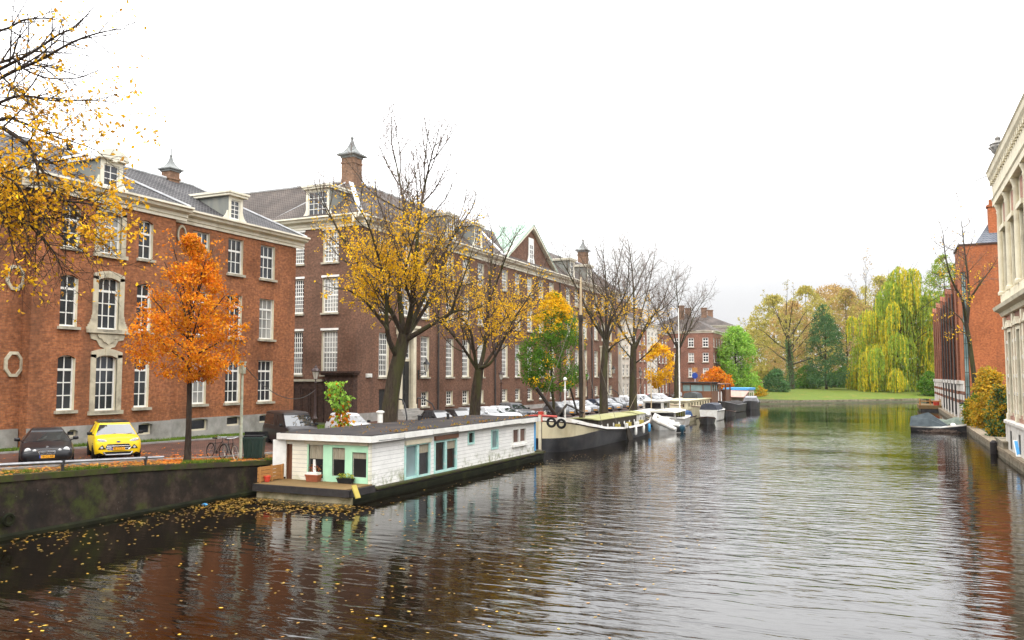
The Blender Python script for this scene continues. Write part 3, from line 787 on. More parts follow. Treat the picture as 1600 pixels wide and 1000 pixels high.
mb.bar((xm,YE-hp,zr+.05),(xe,YE+e,ZB+.08),.38,.12); mb.tube([(xm,Y2+hp,zr+.05),(xm,YE-hp,zr+.05)], .13, 6)
mb.tube([(xm,Y2+hp+.05,zr+.03),(xl-20,Y2+hp+.05,zr+.03)], .13, 6)
yv = at(757,380,X=X2-2).y
mb.bar((X2+.5,YM-8.6,ZB+.3),(xm+.1,YM-7.0,zr+.03),.4,.1)
mb.build('lead_flashing', M['lead'], bB)
for y_ in (Y2+hp+.2, YE-hp-.2): turret(bB, xm, y_, zr-.8, zr+2.1, .68, M['chimney_brick'])
turret(bB, xm-14, Y2+hp+30, zr-.8, zr+1.2, .7, M['chimney_brick'])
# central gable with a copper roof
mb = MB(); gh = 4.9; gw = 7.6; ga = YM
wg = Wall((X2+.16,0,0), VY)
ogp = [(ga-gw,ZB+.02),(ga+gw,ZB+.02),(ga,ZB+gh)]
wg.poly(mb, ogp, 0, .5)
wg.face(mb, YM-10.3, YM+10.3, .9, zbb-.02, [], .3) if False else None
g_ = mb.build('gable', M['brick_hall'], bB)
mb = MB(); 
for sg in (-1, 1):
    a0 = ga+sg*(gw+.5); vs = [wg.P(a0,-.5,ZB+.05),wg.P(ga,-.5,ZB+gh+.35),wg.P(ga,5.2,ZB+gh+.35),wg.P(a0,5.2,ZB+.05)]
    mb.add(vs+[v+Vector((0,0,.16)) for v in vs], [(0,1,2,3),(7,6,5,4),(0,4,5,1),(3,2,6,7)])
    for k in range(9):
        q = .1+k*.6; mb.bar(vs[0].lerp(vs[3],q/5.7)+VZ*.18, vs[1].lerp(vs[2],q/5.7)+VZ*.18, .07, .07)
mb.build('copper_roof', M['copper'], g_)
mb = MB()
for sg in (-1, 1): mb.bar(wg.P(ga+sg*(gw+.3),-.2,ZB+.25), wg.P(ga,-.2,ZB+gh+.2), .5, .35)
mb.build('gable_moulding', M['cornice_paint'], g_)
z0, z1 = at(826,414,X=X2+.16).z, at(826,371,X=X2+.16).z
mb = MB(); wg.box(mb, ga-.8, ga+.8, -.08, .0, z0, z1); wg.poly(mb, [(ga-1.3,z0),(ga+1.3,z0),(ga+.8,z0+1.2),(ga-.8,z0+1.2)], -.06, 0)
for j in range(4):
    for i in range(2): wg.box(mb, ga-.5+.55*i, ga-.05+.55*i, -.085, 0, z0+.3+j*.6, z0+.8+j*.6, 1)
mb.build('gable_niche', [M['white_paint'], M['pale_glass']], g_)
# dormers along the roof
for y_ in (Y2+15.5, YE-15.5, YM-13.3-2, YM+14): 
    dormer(bB, wf, y_, ZB+.02, 1.9, 2.5, -.5, 4.0, 'flat', 3, [1,1,1,1])
xd = at(496,320,Y=Y2-.5).x
dormer(bB, wx, xd, ZB+.02, 2.5, 2.5, -.5, 3.6, 'flat', 4, [1,1,1,1])
# downpipes and the corner of the middle part
for y_ in (bays[2]+2.4, YM-10.2, YM+10.2, bays[14]-2.2):
    q = MB(); q.tube([(X2+.14,y_,1.5),(X2+.14,y_,zbb)], .09, 8)
    for zz in (4,8,12,16): q.tube([(X2+.14,y_,zz-.06),(X2+.14,y_,zz+.06)], .12, 8)
    q.build('downpipe', M['dark_pipe'], bB)
# portals
for k in (1, 15):
    y_ = bays[k]; b = MB(); Z0 = 2.5; zt = 6.9
    for sg in (-1, 1):
        wf.box(b, y_+sg*1.2-.25, y_+sg*1.2+.25, -.32, .05, Z0, 9.35); wf.box(b, y_+sg*1.2-.33, y_+sg*1.2+.33, -.4, .03, Z0, Z0+.4)
    wf.box(b, y_-1.6, y_+1.6, -.42, .05, 9.35, 10.0); wf.box(b, y_-1.8, y_+1.8, -.6, .05, 10.0, 10.25)
    wf.box(b, y_-.95, y_+.95, .12, .3, zt, zt+.25)
    o = b.build('portal', M['cream_paint'], bB)
    b = MB(); wf.box(b, y_-.95, y_+.95, .18, .28, Z0, zt)
    for i in (-1,1):
        for j in range(3): wf.box(b, y_+i*.45-.32, y_+i*.45+.32, .14, .2, Z0+.3+1.4*j, Z0+1.4+1.4*j)
    b.build('door', M['dark_iron'], o)
    add_window(bB, wf, y_-.95, y_+.95, zt+.25, 9.3, 5, [1]*5, .3, .1, .05, 0, None, None)
    b = MB()
    for j in range(6): wf.box(b, y_-1.6-.28*j, y_+1.6+.28*j, -.62-.3*j, .02, Z0-.2*(j+1)-.02, Z0-.2*j)
    b.build('steps', M['mossy_steps'] if 'mossy_steps' in M else M['grey_render'], bB)
    b = MB()
    for sg in (-1, 1):
        pts = [wf.P(y_+sg*1.75,-.3,Z0+.95), wf.P(y_+sg*1.9,-.9,Z0+.9), wf.P(y_+sg*2.4,-1.5,Z0+.4), wf.P(y_+sg*2.7,-1.9,1.9), wf.P(y_+sg*2.7,-1.9,1.3)]
        b.tube(pts, .07, 6); b.tube([wf.P(y_+sg*1.75,-.3,Z0+.95), wf.P(y_+sg*1.75,-.3,Z0-.2)], .05, 6)
    b.build('stair_railing', M['dark_iron'], bB)
mb = MB(); wf.box(mb, yk-.6, yk+.6, .2, .28, 1.3, 4.35)
for j in range(4): wf.box(mb, yk-.5, yk+.5, .17, .21, 1.5+.7*j, 2.1+.7*j)
mb.build('cellar_door', M['dark_iron'], bB)
# pale stone base strip, dark porch and blind niches under the end wall
mb = MB(); wf.box(mb, Y2+.02, bays[0]-1.0, -.1, .02, .9, 2.35); wf.box(mb, bays[2]-1, YE, -.1, .02, .9, 1.95); mb.build('plinth', M['grey_render'], bB)
mb = MB(); xa = at(459,592,Y=Y2).x-3; xb2 = at(506,592,Y=Y2).x
wx.box(mb, xa, xb2, -.3, .02, 5.05, 5.25); mb.build('ledge', M['stone'], bB)
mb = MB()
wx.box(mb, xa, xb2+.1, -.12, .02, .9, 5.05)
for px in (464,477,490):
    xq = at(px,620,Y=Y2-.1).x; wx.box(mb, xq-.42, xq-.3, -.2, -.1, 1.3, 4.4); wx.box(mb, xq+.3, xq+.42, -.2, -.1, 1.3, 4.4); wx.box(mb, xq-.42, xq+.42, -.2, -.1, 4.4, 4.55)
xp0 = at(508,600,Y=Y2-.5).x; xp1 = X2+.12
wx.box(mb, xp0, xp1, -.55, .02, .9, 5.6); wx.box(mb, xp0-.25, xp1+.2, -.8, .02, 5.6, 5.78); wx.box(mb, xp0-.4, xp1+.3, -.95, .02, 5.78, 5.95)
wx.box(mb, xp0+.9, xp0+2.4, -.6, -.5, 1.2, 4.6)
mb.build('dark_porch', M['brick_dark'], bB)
# alarm box on the facade
mb = MB(); p = at(575,587,X=X2); wf.box(mb, p.y-.35, p.y+.35, -.2, .02, p.z-.15, p.z+.18); wf.box(mb, p.y-.2, p.y+.2, -.24, -.2, p.z-.1, p.z+.1); mb.build('alarm_box', M['white_paint'], bB)
# ---------------------------------------------------------------- trees and plants
def barkmat(name, c1, c2, moss=None):
    m, t, b = nt(name); v = objco(t, (1,1,.25), world=True)
    f = noise(t, v, 9, 5, .65); r = ramp(t, [(.35,c1),(.7,c2)]); t.links.new(f, r.inputs['Fac']); o = r.outputs['Color']
    if moss:
        f2 = noise(t, v, 1.4, 4, .6); r2 = ramp(t, [(.45,(0,0,0)),(.62,(.8,.8,.8))]); t.links.new(f2, r2.inputs['Fac']); o = mixc(t, o, moss, r2.outputs['Color'])
    t.links.new(o, b.inputs['Base Color']); b.inputs['Roughness'].default_value = .9; bump(t, b, f, .8, .04); return m
M['bark'] = barkmat('grey_brown_bark', (.032,.024,.018), (.07,.054,.038), (.06,.06,.022))
M['bark_dark'] = barkmat('dark_bark', (.025,.018,.014), (.05,.038,.028))
M['twig'] = pm('thin_twigs', (.11,.08,.064), (.16,.115,.09), 2, .9)
M['leaf_yellow'] = leafmat('yellow_elm_leaves', [(.80,.44,.008),(.93,.60,.015),(.87,.52,.01),(.66,.34,.012),(.95,.66,.03)])
M['leaf_gold'] = leafmat('golden_brown_leaves', [(.82,.44,.01),(.92,.56,.015),(.72,.36,.012),(.5,.22,.02),(.93,.6,.03)])
M['leaf_orange'] = leafmat('orange_maple_leaves', [(.66,.17,.008),(.82,.30,.012),(.46,.095,.008),(.84,.42,.02),(.70,.24,.01),(.5,.13,.01)])
M['leaf_green'] = leafmat('green_leaves', [(.065,.18,.014),(.11,.24,.02),(.045,.13,.012),(.2,.28,.03)])
M['leaf_olive'] = leafmat('olive_yellow_leaves', [(.40,.36,.07),(.50,.42,.10),(.30,.30,.06),(.52,.38,.10)])
M['leaf_pale'] = leafmat('pale_green_leaves', [(.22,.44,.05),(.30,.50,.07),(.17,.36,.04),(.36,.50,.08)])
M['leaf_willow'] = leafmat('willow_leaves', [(.22,.34,.035),(.32,.40,.04),(.14,.24,.03),(.40,.42,.04),(.24,.36,.04)])
M['leaf_dark'] = leafmat('dark_green_needles', [(.06,.15,.05),(.09,.19,.06),(.045,.11,.04),(.13,.22,.06)], .15)
M['leaf_ochre'] = leafmat('ochre_shrub_leaves', [(.55,.31,.02),(.64,.38,.025),(.42,.27,.03),(.30,.30,.03)])
M['leaf_brown'] = leafmat('brown_autumn_leaves', [(.46,.29,.10),(.54,.37,.13),(.36,.24,.09),(.58,.44,.17)])

def rvec(r):
    while True:
        v = Vector((r.uniform(-1,1), r.uniform(-1,1), r.uniform(-1,1)))
        if .05 < v.length < 1: return v.normalized()
def leaf(mb, p, s, r, droop=.3, ar=.62):
    a = rvec(r); a.z -= droop; a.normalize()
    b = a.cross(rvec(r))
    if b.length < .05: return
    b.normalize(); c = a.cross(b)*(s*.16)
    mb.add([p, p+a*s*.5+b*s*ar*.5+c, p+a*s, p+a*s*.5-b*s*ar*.5+c], [(0,1,2,3)])

class Tree:
    def __init__(s, seed, lsize=.13, leafp=None, per=3, up=.12, twigr=.009, dens=1.0, levels=3, lenk=(.42,.5,.5), droop=.3, ext=.38):
        s.ext = ext
        s.r = random.Random(seed); s.tr = MB(); s.tw = MB(); s.lf = MB()
        s.lsize = lsize; s.leafp = leafp; s.per = per; s.up = up; s.twigr = twigr; s.dens = dens; s.levels = levels; s.lenk = lenk; s.droop = droop
    def leaves(s, p, spread, n):
        if s.leafp is None: return
        q = s.leafp(p)
        for _ in range(n):
            if s.r.random() < q:
                leaf(s.lf, p+rvec(s.r)*spread*s.r.random(), s.lsize*s.r.uniform(.7,1.35), s.r, s.droop)
    def limb(s, pts, r0, r1, lvl=0, start=.25, spawn=None, ext=None):
        """a hand-laid limb through pts; grows its own branches"""
        pts = [Vector(p) for p in pts]
        fine = []
        for i in range(len(pts)-1):
            p0 = pts[max(i-1,0)]; p1 = pts[i]; p2 = pts[i+1]; p3 = pts[min(i+2,len(pts)-1)]
            for k in range(3):
                t = k/3
                q = .5*((2*p1)+(p2-p0)*t+(2*p0-5*p1+4*p2-p3)*t*t+(3*p1-p0-3*p2+p3)*t**3)
                fine.append(q)
        fine.append(pts[-1]); k = len(fine)
        rad = [r0+(r1-r0)*(i/(k-1))**.8 for i in range(k)]
        s.tr.tube(fine, rad, 8 if r0 > .12 else 6)
        L = sum((b-a).length for a, b in zip(fine, fine[1:]))
        if spawn is None: spawn = L*1.15*s.dens
        s.spawn(fine, rad, L, lvl, start, int(spawn))
        s.grow(fine[-1], (fine[-1]-fine[-3]).normalized(), L*(s.ext if ext is None else ext), r1, lvl+1)
        return fine
    def spawn(s, pts, rad, L, lvl, start, n):
        r = s.r; k = len(pts)-1; az = r.uniform(0,6.28)
        for i in range(n):
            t = start+(1-start)*(i+r.random())/n
            j = min(int(t*k), k-1); f = t*k-j
            p = pts[j].lerp(pts[j+1], f); d = (pts[j+1]-pts[j]).normalized(); rr = rad[j]
            az += 2.4+r.uniform(-.5,.5)
            x = d.orthogonal().normalized(); y = d.cross(x)
            an = R(r.uniform(32,62))
            nd = d*math.cos(an)+(x*math.cos(az)+y*math.sin(az))*math.sin(an)
            ln = L*s.lenk[min(lvl,2)]*r.uniform(.55,1.15)*(1-.45*t)
            s.grow(p, nd, ln, min(rr*.6, .011+ln*.009), lvl+1)
    def grow(s, p, d, L, r0, lvl):
        r = s.r
        if L < .12: return
        n = max(2, min(7, int(L/.45))); st = L/n; pts = [p.copy()]; q = p.copy(); d = d.copy()
        for i in range(n):
            d = d+rvec(r)*.17+Vector((0,0,s.up*(1 if lvl < 3 else .4))); d.normalize()
            q = q+d*st; pts.append(q.copy())
        r1 = max(s.twigr*.6, r0*.3); r0 = max(r0, s.twigr)
        rad = [r0+(r1-r0)*i/n for i in range(n+1)]
        last = lvl >= s.levels
        (s.tr if lvl <= 1 else s.tw).tube(pts, rad, 6 if lvl <= 1 else (4 if not last else 3), cap=False, smooth=lvl <= 1)
        if not last:
            s.spawn(pts, rad, L, lvl, .18, max(3, int(L*(2.6 if lvl == 1 else 4.6)*s.dens)))
            s.leaves(pts[-1], .2, s.per)
        else:
            for a in pts[1:]: s.leaves(a, .16, s.per)
    def build(s, name, label, cat, base, group, bark, leafm, twig=None):
        t = thing(name, label, cat, base, 0, group)
        b_ = len(s.tr.v); s.tr.v += s.tw.v; s.tr.f += [tuple(b_+i for i in f) for f in s.tw.f]; s.tr.m += [1]*len(s.tw.f); s.tr.sm += s.tw.sm
        s.tr.build('trunk', [bark, twig or M['twig']], t)
        if s.lf.f: s.lf.build('crown', leafm, t, sharp=0)
        return t

def rel(D):
    return lambda *ps: [at(x, y, D=D+(dz if dz else 0)) for x, y, dz in [(p+(0,))[:3] for p in ps]]

# ---- the elm whose branches hang in from the left
base = Vector((-29.6,13.0,gz(-29.6,13)))
T = Tree(11, .118, None, 3, .0, .0058, 1.6, 3, (.17,.5,.5), .7, .08)
def lp0(p):
    d = (p-CAM); y = 500-FPX*(d.dot(UPV)/d.dot(FWD))     # more leaves remain on the lower boughs
    z = p.z; k = 1 if z < 12.0 else max(.16, 1-(z-12.0)*.4)
    n = mnoise.noise(p*.9); return .52*k*(1.3 if n > .1 else (.75 if n > -.15 else .2))*(0.3 if z < 9.0 else 1)
T.leafp = lp0
L = rel(23.0)
hub = [base+Vector((.2,.1,h)) for h in (3.2,5.5,7.5,9.5)]
T.tr.tube([base+Vector((-.1,0,-.3)), base+Vector((0,0,1)), hub[0], hub[1], hub[2], hub[3]], [.62,.45,.4,.34,.26,.16], 10)
def bough(h, ps, r0, r1, dens=None, start=.2):
    T.limb([hub[h]]+L(*ps), r0, r1, 0, start, dens)
bough(3, [(-120,170,1),(0,108,.5),(50,82,0),(90,55,0),(118,42,-.3),(140,18,-.5)], 0.072, 0.012)
bough(3, [(-110,190,1),(0,122,0),(60,95,-.4),(115,65,-.8),(160,50,-1),(195,45,-1)], 0.078, 0.009)
bough(3, [(-100,60,2),(0,48,1.5),(35,32,1.2),(70,28,1)], 0.060, 0.018)
bough(2, [(-110,130,.5),(0,98,0),(22,92,0),(38,108,-.3),(75,122,-.6),(120,122,-1),(140,115,-1)], 0.060, 0.009)
bough(2, [(-120,220,0),(0,160,-.5),(40,150,-1),(80,157,-1),(150,157,-1.3),(200,164,-1.5)], 0.066, 0.007)
bough(2, [(-130,240,1),(0,187,.5),(30,190,.3),(60,202,0),(90,215,0),(115,222,0),(150,235,0),(168,252,.2)], 0.072, 0.007)
bough(1, [(-140,230,.5),(-20,196,0),(38,223,-.5),(52,244,-.7),(65,265,-.8),(80,291,-1),(118,330,-1),(150,368,-1)], 0.097, 0.013)
bough(1, [(-150,330,0),(-20,318,-.5),(60,312,-1),(120,316,-1.2),(150,321,-1.3),(186,334,-1.5)], 0.078, 0.007)
bough(1, [(-150,350,-1),(-20,338,-1),(30,318,-1),(62,342,-1.3),(100,372,-1.5),(130,392,-1.6),(168,420,-1.6)], 0.065, 0.006)
bough(0, [(-160,400,-1),(-30,352,-1.2),(45,352,-1.4),(72,378,-1.5),(92,408,-1.5),(104,450,-1.4)], 0.065, 0.006)
bough(1, [(-170,260,-2),(-40,268,-2),(20,282,-2),(45,330,-2),(40,400,-2)], 0.065, 0.007)
bough(0, [(-180,380,-2),(-60,340,-2),(0,330,-2),(18,380,-2),(30,430,-2)], 0.058, 0.007)
bough(3, [(-300,20,3),(-360,-60,4)], 0.072, 0.024); bough(2, [(-400,200,2),(-520,120,3)], 0.072, 0.024);
T.build('elm_tree', 'old elm reaching in from the left edge with dark boughs and sparse golden leaves', 'tree', base, None, M['bark_dark'], M['leaf_gold'], M['bark_dark'])

# ---- crowns built of leaf clumps inside an envelope
def clump_crown(mb, r, n, per, cr, lsize, env, droop=.3, hollow=.0):
    c = 0; tries = 0
    while c < n and tries < n*60:
        tries += 1
        p = env(r)
        if p is None: continue
        c += 1; k = r.uniform(.55,1.25)
        for _ in range(int(per*k)):
            d = rvec(r)*cr*k*r.random()**.5; d.z *= .7
            leaf(mb, p+d, lsize*r.uniform(.65,1.3), r, droop)

# ---- small orange maple beside the yellow car
p0 = at(293,706,X=-28.3); p0.z = gz(p0.x,p0.y)+.02
T = Tree(3, .14, lambda p: .5, 2, .1, .008, 1.0, 3, (.36,.45,.5), .3, .12)
zt = at(285,366,X=p0.x).z
T.tr.tube([p0+Vector((0,0,-.2)),p0+Vector((.0,0,.3)),p0+Vector((0,.03,1.5)),p0+Vector((.02,.0,3.0)),p0+Vector((0,-.05,4.6))], [.24,.15,.125,.11,.09], 10)
rr = random.Random(8)
for i in range(17):
    q = i*2.4; z = 3.9+.25*i; el = .25+.06*i; ln = 2.35-.09*i if i > 3 else 2.0
    b = p0+Vector((0,-.03,min(z,5.4 if i < 12 else 6.3)))
    T.limb([b, b+Vector((math.cos(q)*ln*.5,math.sin(q)*ln*.5,.25+.1*i)), b+Vector((math.cos(q)*ln*.95,math.sin(q)*ln*.95,.7+.16*i))], .05, .015, 1, .2, 6)
T.limb([p0+Vector((0,-.05,4.6)),p0+Vector((-.05,0,6.5)),p0+Vector((-.1,-.1,zt-p0.z-.7))], .08, .015, 1, .1, 8)
def env1(r):
    z = 3.65+(zt-p0.z-3.65)*r.random()**1.15; u = (z-3.65)/(zt-p0.z-3.65)
    rad = 2.5*min(1,(u/.13)**.5 if u < .13 else 1)*(1 if u < .32 else max(0,1-((u-.32)/.70)**1.35))
    q = r.uniform(0,6.28); a = rad*r.random()**.45
    n = mnoise.noise(Vector((math.cos(q)*a*.75,math.sin(q)*a*.75,z*.75))+Vector((7,3,1)))
    if n < -.04: return None
    return p0+Vector((math.cos(q)*a-.15*u,math.sin(q)*a,z))
clump_crown(T.lf, rr, 800, 20, .34, .135, env1)
T.build('maple_tree', 'small round maple covered in bright orange leaves beside the yellow car', 'tree', p0, None, M['bark_dark'], M['leaf_orange'])

# ---- the two big yellow elms behind the houseboat
def big_elm(seed, px, X, label, trunk, limbs, extra, leafp, dens=1.0, lsize=.15, per=4, r0=.55, group='elms along the quay', leafm='leaf_yellow', bark='bark', lv=3):
    b = at(px, 600, X=X); b.z = gz(X, b.y); D0 = (b-CAM).dot(FWD)
    T = Tree(seed, lsize, None, per, .15, .010, dens*1.35, lv, (.48,.47,.5), .35, .25)
    T.leafp = leafp(b) ; G = rel(D0)
    tp = [b+Vector((0,0,-.3)), b+Vector((0,0,.25))]+G(*trunk)
    rad = [r0*1.35, r0*1.05]+[r0*(.92-.3*i/len(trunk)) for i in range(len(trunk))]
    T.tr.tube(tp, rad, 12)
    for ra, ps in limbs: T.limb(G(*ps), ra*.85, .025, 0, .22)
    top = tp[-1]; rr = random.Random(seed)
    for (az, el, ln, ra) in extra:
        d = Vector((math.cos(az)*math.cos(el),math.sin(az)*math.cos(el),math.sin(el)))
        T.limb([top-Vector((0,0,.3)), top+d*ln*.3+rvec(rr)*.3, top+d*ln*.65+rvec(rr)*.5+Vector((0,0,.4)), top+d*ln+Vector((0,0,1.0))], ra, .03, 0, .2)
    return T, b
def lz(lo, hi, top, k=.5, thin=None):
    def mk(b):
        def f(p):
            z = p.z-b.z
            q = k if lo < z < hi else (k*max(0,1-(z-hi)/(top-hi)) if z >= hi else k*max(0,1-(lo-z)/1.5))
            n = mnoise.noise(p*.35+Vector((seedn[0],0,0)))+.6*mnoise.noise(p*1.1)
            q *= 1.25 if n > .05 else (.55 if n > -.2 else .12)
            if thin: q *= thin(p)
            return q
        return f
    return mk
seedn = [1.0]
def thin1(p):
    d = p-CAM; x = 800+FPX*d.dot(RGT)/d.dot(FWD)
    return 1.2 if x < 665 else .55
T, b = big_elm(21, 607, -29.3, '', [(610,628),(617,585),(626,548),(632,522)], [
    (.24,[(622,560),(608,531,-1),(604,500,-1.5),(603,455,-2),(592,405,-3),(575,350,-4),(556,318,-5)]),
    (.26,[(631,528),(625,470,1),(622,410,1.5),(632,340,2),(622,270,2.5),(612,225,3)]),
    (.26,[(633,525),(645,470,-1),(650,405,-2),(655,340,-2),(668,270,-2.5),(680,225,-3)]),
    (.2,[(636,524),(650,504,1),(670,471,1.5),(682,441,2),(700,385,3),(722,330,4)]),
    (.24,[(634,531),(661,515,-1),(684,501,-1.5),(703,490,-2),(711,470,-2),(724,434,-2.5),(735,400,-3)]),
    (.13,[(703,490,-2),(716,485,-2),(732,486,-2.5),(752,478,-3)]),
    (.15,[(606,515,-1.5),(580,480,-2),(548,455,-3),(520,450,-3.5)])],
    [(1.0,1.0,9,.2),(3.9,.95,9,.2),(2.6,.7,8,.17),(5.4,.75,7,.16)], lz(5.4,11.2,15.5,.38,thin1), 1.0)
T.build('elm_tree', 'tall elm behind the houseboat with bare top and the densest yellow leaves', 'tree', b, 'elms along the quay', M['bark'], M['leaf_yellow'])
seedn[0] = 5.0
T, b = big_elm(22, 741, -29.3, '', [(742,640),(745,605),(749,577)], [
    (.17,[(746,580),(740,545,-1),(736,520,-1.5),(727,503,-2),(714,490,-2.5),(700,465,-3),(686,430,-3.5)]),
    (.24,[(749,577),(755,554,.5),(760,520,1),(763,480,1),(764,440,1.5),(770,390,2),(766,350,2)]),
    (.16,[(752,574),(762,571,-1),(774,557,-1),(788,529,-1.5),(802,500,-2),(822,470,-2.5),(840,440,-3)]),
    (.15,[(758,535,.5),(770,515,.5),(784,503,1),(800,489,1.5),(823,466,2),(850,452,3)]),
    (.12,[(760,515,1),(748,480,2),(738,440,3),(728,400,4)]), (.12,[(763,478,1),(780,430,0),(795,390,-1),(808,365,-1)])],
    [(.9,.8,7.5,.15),(4.1,.8,8,.15),(2.7,.9,7,.14)], lz(4.2,9,13,.36), .95, .15, 4, .47)
T.build('elm_tree', 'leaning forked elm with thin yellow leaves in front of the copper roofed gable', 'tree', b, 'elms along the quay', M['bark'], M['leaf_yellow'])
seedn[0] = 9.0
T, b = big_elm(23, 943, -29.3, '', [(943,612),(944,570),(947,530)], [
    (.2,[(947,530),(947,490,1),(947,450,1),(944,410,1.5),(938,385,2)]),
    (.16,[(946,535),(940,500,-1),(930,470,-2),(926,430,-3),(918,400,-3)]),(.1,[(942,502,-1),(930,491,-1),(917,490,-1)]),
    (.18,[(950,550),(958,540,-1),(974,530,-1),(992,526,-1.5)]),(.15,[(948,520),(956,480,1),(962,440,2),(970,400,2)])],
    [(.9,.95,10,.18),(4.1,.9,10,.18),(2.6,.8,9,.16),(5.5,.9,9,.16)], lz(4.0,10.0,14,.62), .8, .17, 3, .5)
T.build('elm_tree', 'tall elm just right of the barge mast, bare above and yellow below', 'tree', b, 'elms along the quay', M['bark'], M['leaf_yellow'])
seedn[0] = 12.0
T, b = big_elm(24, 989, -29.3, '', [(989,605),(989,565),(990,540)], [
    (.22,[(990,545),(991,490,1),(989,440,1),(985,400,1.5),(982,380,2)]),
    (.17,[(991,550),(1002,525,-1),(1017,496,-2),(1046,474,-3),(1068,444,-4)]),(.13,[(988,562),(976,548,-1),(967,536,-2),(958,510,-3)]),
    (.15,[(992,568),(1005,558,-1),(1022,541,-2),(1042,519,-3)]),(.15,[(990,535),(975,490,2),(968,450,3),(962,410,3)]),(.15,[(990,530),(1005,480,2),(1015,440,3),(1022,405,3)])],
    [(1.0,.9,11,.18),(4.0,.95,11,.18),(2.6,.8,9,.16)], lz(3.8,9.5,13,.55), .8, .18, 3, .52)
T.build('elm_tree', 'wide bare elm behind the white mast with a few yellow lower leaves', 'tree', b, 'elms along the quay', M['bark'], M['leaf_yellow'])
seedn[0] = 15.0
T, b = big_elm(25, 1058, -29.6, '', [(1058,585),(1059,560),(1060,545)], [
    (.18,[(1060,548),(1052,518,-1),(1044,490,-2),(1036,460,-3)]),(.18,[(1060,546),(1068,515,1),(1080,490,2),(1088,465,3)]),(.18,[(1060,545),(1061,500),(1058,460),(1056,435)])],
    [(.9,.9,10,.16),(4.0,.9,10,.16),(2.5,.8,9,.14),(5.5,.8,9,.14)], lz(5,9,12,.2), .8, .2, 3, .5)
T.build('elm_tree', 'almost leafless elm farthest along the quay before the corner brick house', 'tree', b, 'elms along the quay', M['bark'], M['leaf_brown'])

# ---- young street trees
DENS = 1.9
def clump_tree(name, label, base, prof, n, per, cr, lsize, mat, seed, trunk_h, tr=.12, group=None, gap=-.15, nsc=.4, mats2=None, bark='bark', limbs=9, droop=.3):
    """prof: [(height, radius)...] envelope; mats2: (material, chooser(p)) for a second leaf tone"""
    r = random.Random(seed); T = Tree(seed, lsize, lambda p: 0, 0, .1, .012, .8, 2)
    n = int(n*DENS); per = int(per*1.4); lsize *= 1.22
    H0, H1 = prof[0][0], prof[-1][0]
    T.tr.tube([base+Vector((0,0,-.3)), base+Vector((0,0,trunk_h*.5)), base+Vector((r.uniform(-.2,.2),0,trunk_h)), base+Vector((r.uniform(-.4,.4),0,H0+(H1-H0)*.6)), base+Vector((0,0,H1*.96))], [tr*1.5,tr,tr*.9,tr*.5,tr*.12], 9)
    for i in range(limbs):
        q = i*2.4+r.random(); z = trunk_h+(H1*.72-trunk_h)*i/limbs; rad = lerp_tab(prof, min(H1,z+1.5))*.8
        p = base+Vector((0,0,z))
        T.limb([p, p+Vector((math.cos(q)*rad*.5,math.sin(q)*rad*.5,rad*.3)), p+Vector((math.cos(q)*rad,math.sin(q)*rad,rad*.75))], tr*.4, .02, 1, .3, 5)
    m2 = MB()
    def env(r):
        z = r.uniform(H0,H1); rad = lerp_tab(prof, z); q = r.uniform(0,6.28); a = rad*r.random()**.42
        v = Vector((math.cos(q)*a,math.sin(q)*a,z))
        if mnoise.noise(v*nsc+Vector((seed*1.7,0,0))) < gap: return None
        return base+v
    if mats2:
        c = 0
        while c < n:
            p = env(r)
            if p is None: continue
            c += 1; tgt = m2 if mats2[1](p-base, r) else T.lf; k = r.uniform(.55,1.25)
            for _ in range(int(per*k)):
                leaf(tgt, p+rvec(r)*cr*k*r.random()**.5, lsize*r.uniform(.65,1.3), r, droop)
    else: clump_crown(T.lf, r, n, per, cr, lsize, env, droop)
    t = T.build(name, label, 'tree', base, group, M[bark], mat)
    if m2.f: m2.build('crown', mats2[0], t, sharp=0)
    return t
def gp(px, X): b = at(px, 600, X=X); b.z = gz(X, b.y); return b
b = gp(865,-29.4)
clump_tree('linden_tree', 'young fresh green tree behind the barge with yellowing top leaves', b, [(3.0,1.6),(4.0,3.1),(6.2,3.4),(8.3,3.0),(10.3,2.1),(12.2,.4)], 560, 13, .42, .17, M['leaf_green'], 31, 3.4, .14,
    mats2=(M['leaf_yellow'], lambda v, r: r.random() < (.07 if v.z < 8 else min(.85,.10+(v.z-8)*.3-(.05*v.x)))), gap=-.06)
b = gp(1030,-30.5); b = at(1030,600,Y=138); b.z = gz(b.x,b.y)
clump_tree('street_tree', 'small yellow green street tree in front of the far row houses', b, [(2.5,.8),(4,2.3),(7,2.6),(9,1.5),(10,.2)], 160, 9, .5, .3, M['leaf_yellow'], 32, 3, .1, gap=-.05)
b = at(1100,600,Y=166); b.z = gz(b.x,b.y)
clump_tree('beech_shrub', 'round orange leaved tree at the foot of the corner brick house', b+Vector((2.4,0,0)), [(1.2,1.8),(2.5,3.3),(4.2,3.0),(5.4,1.2),(5.9,.2)], 260, 9, .5, .3, M['leaf_orange'], 33, 1.2, .14, gap=-.35)

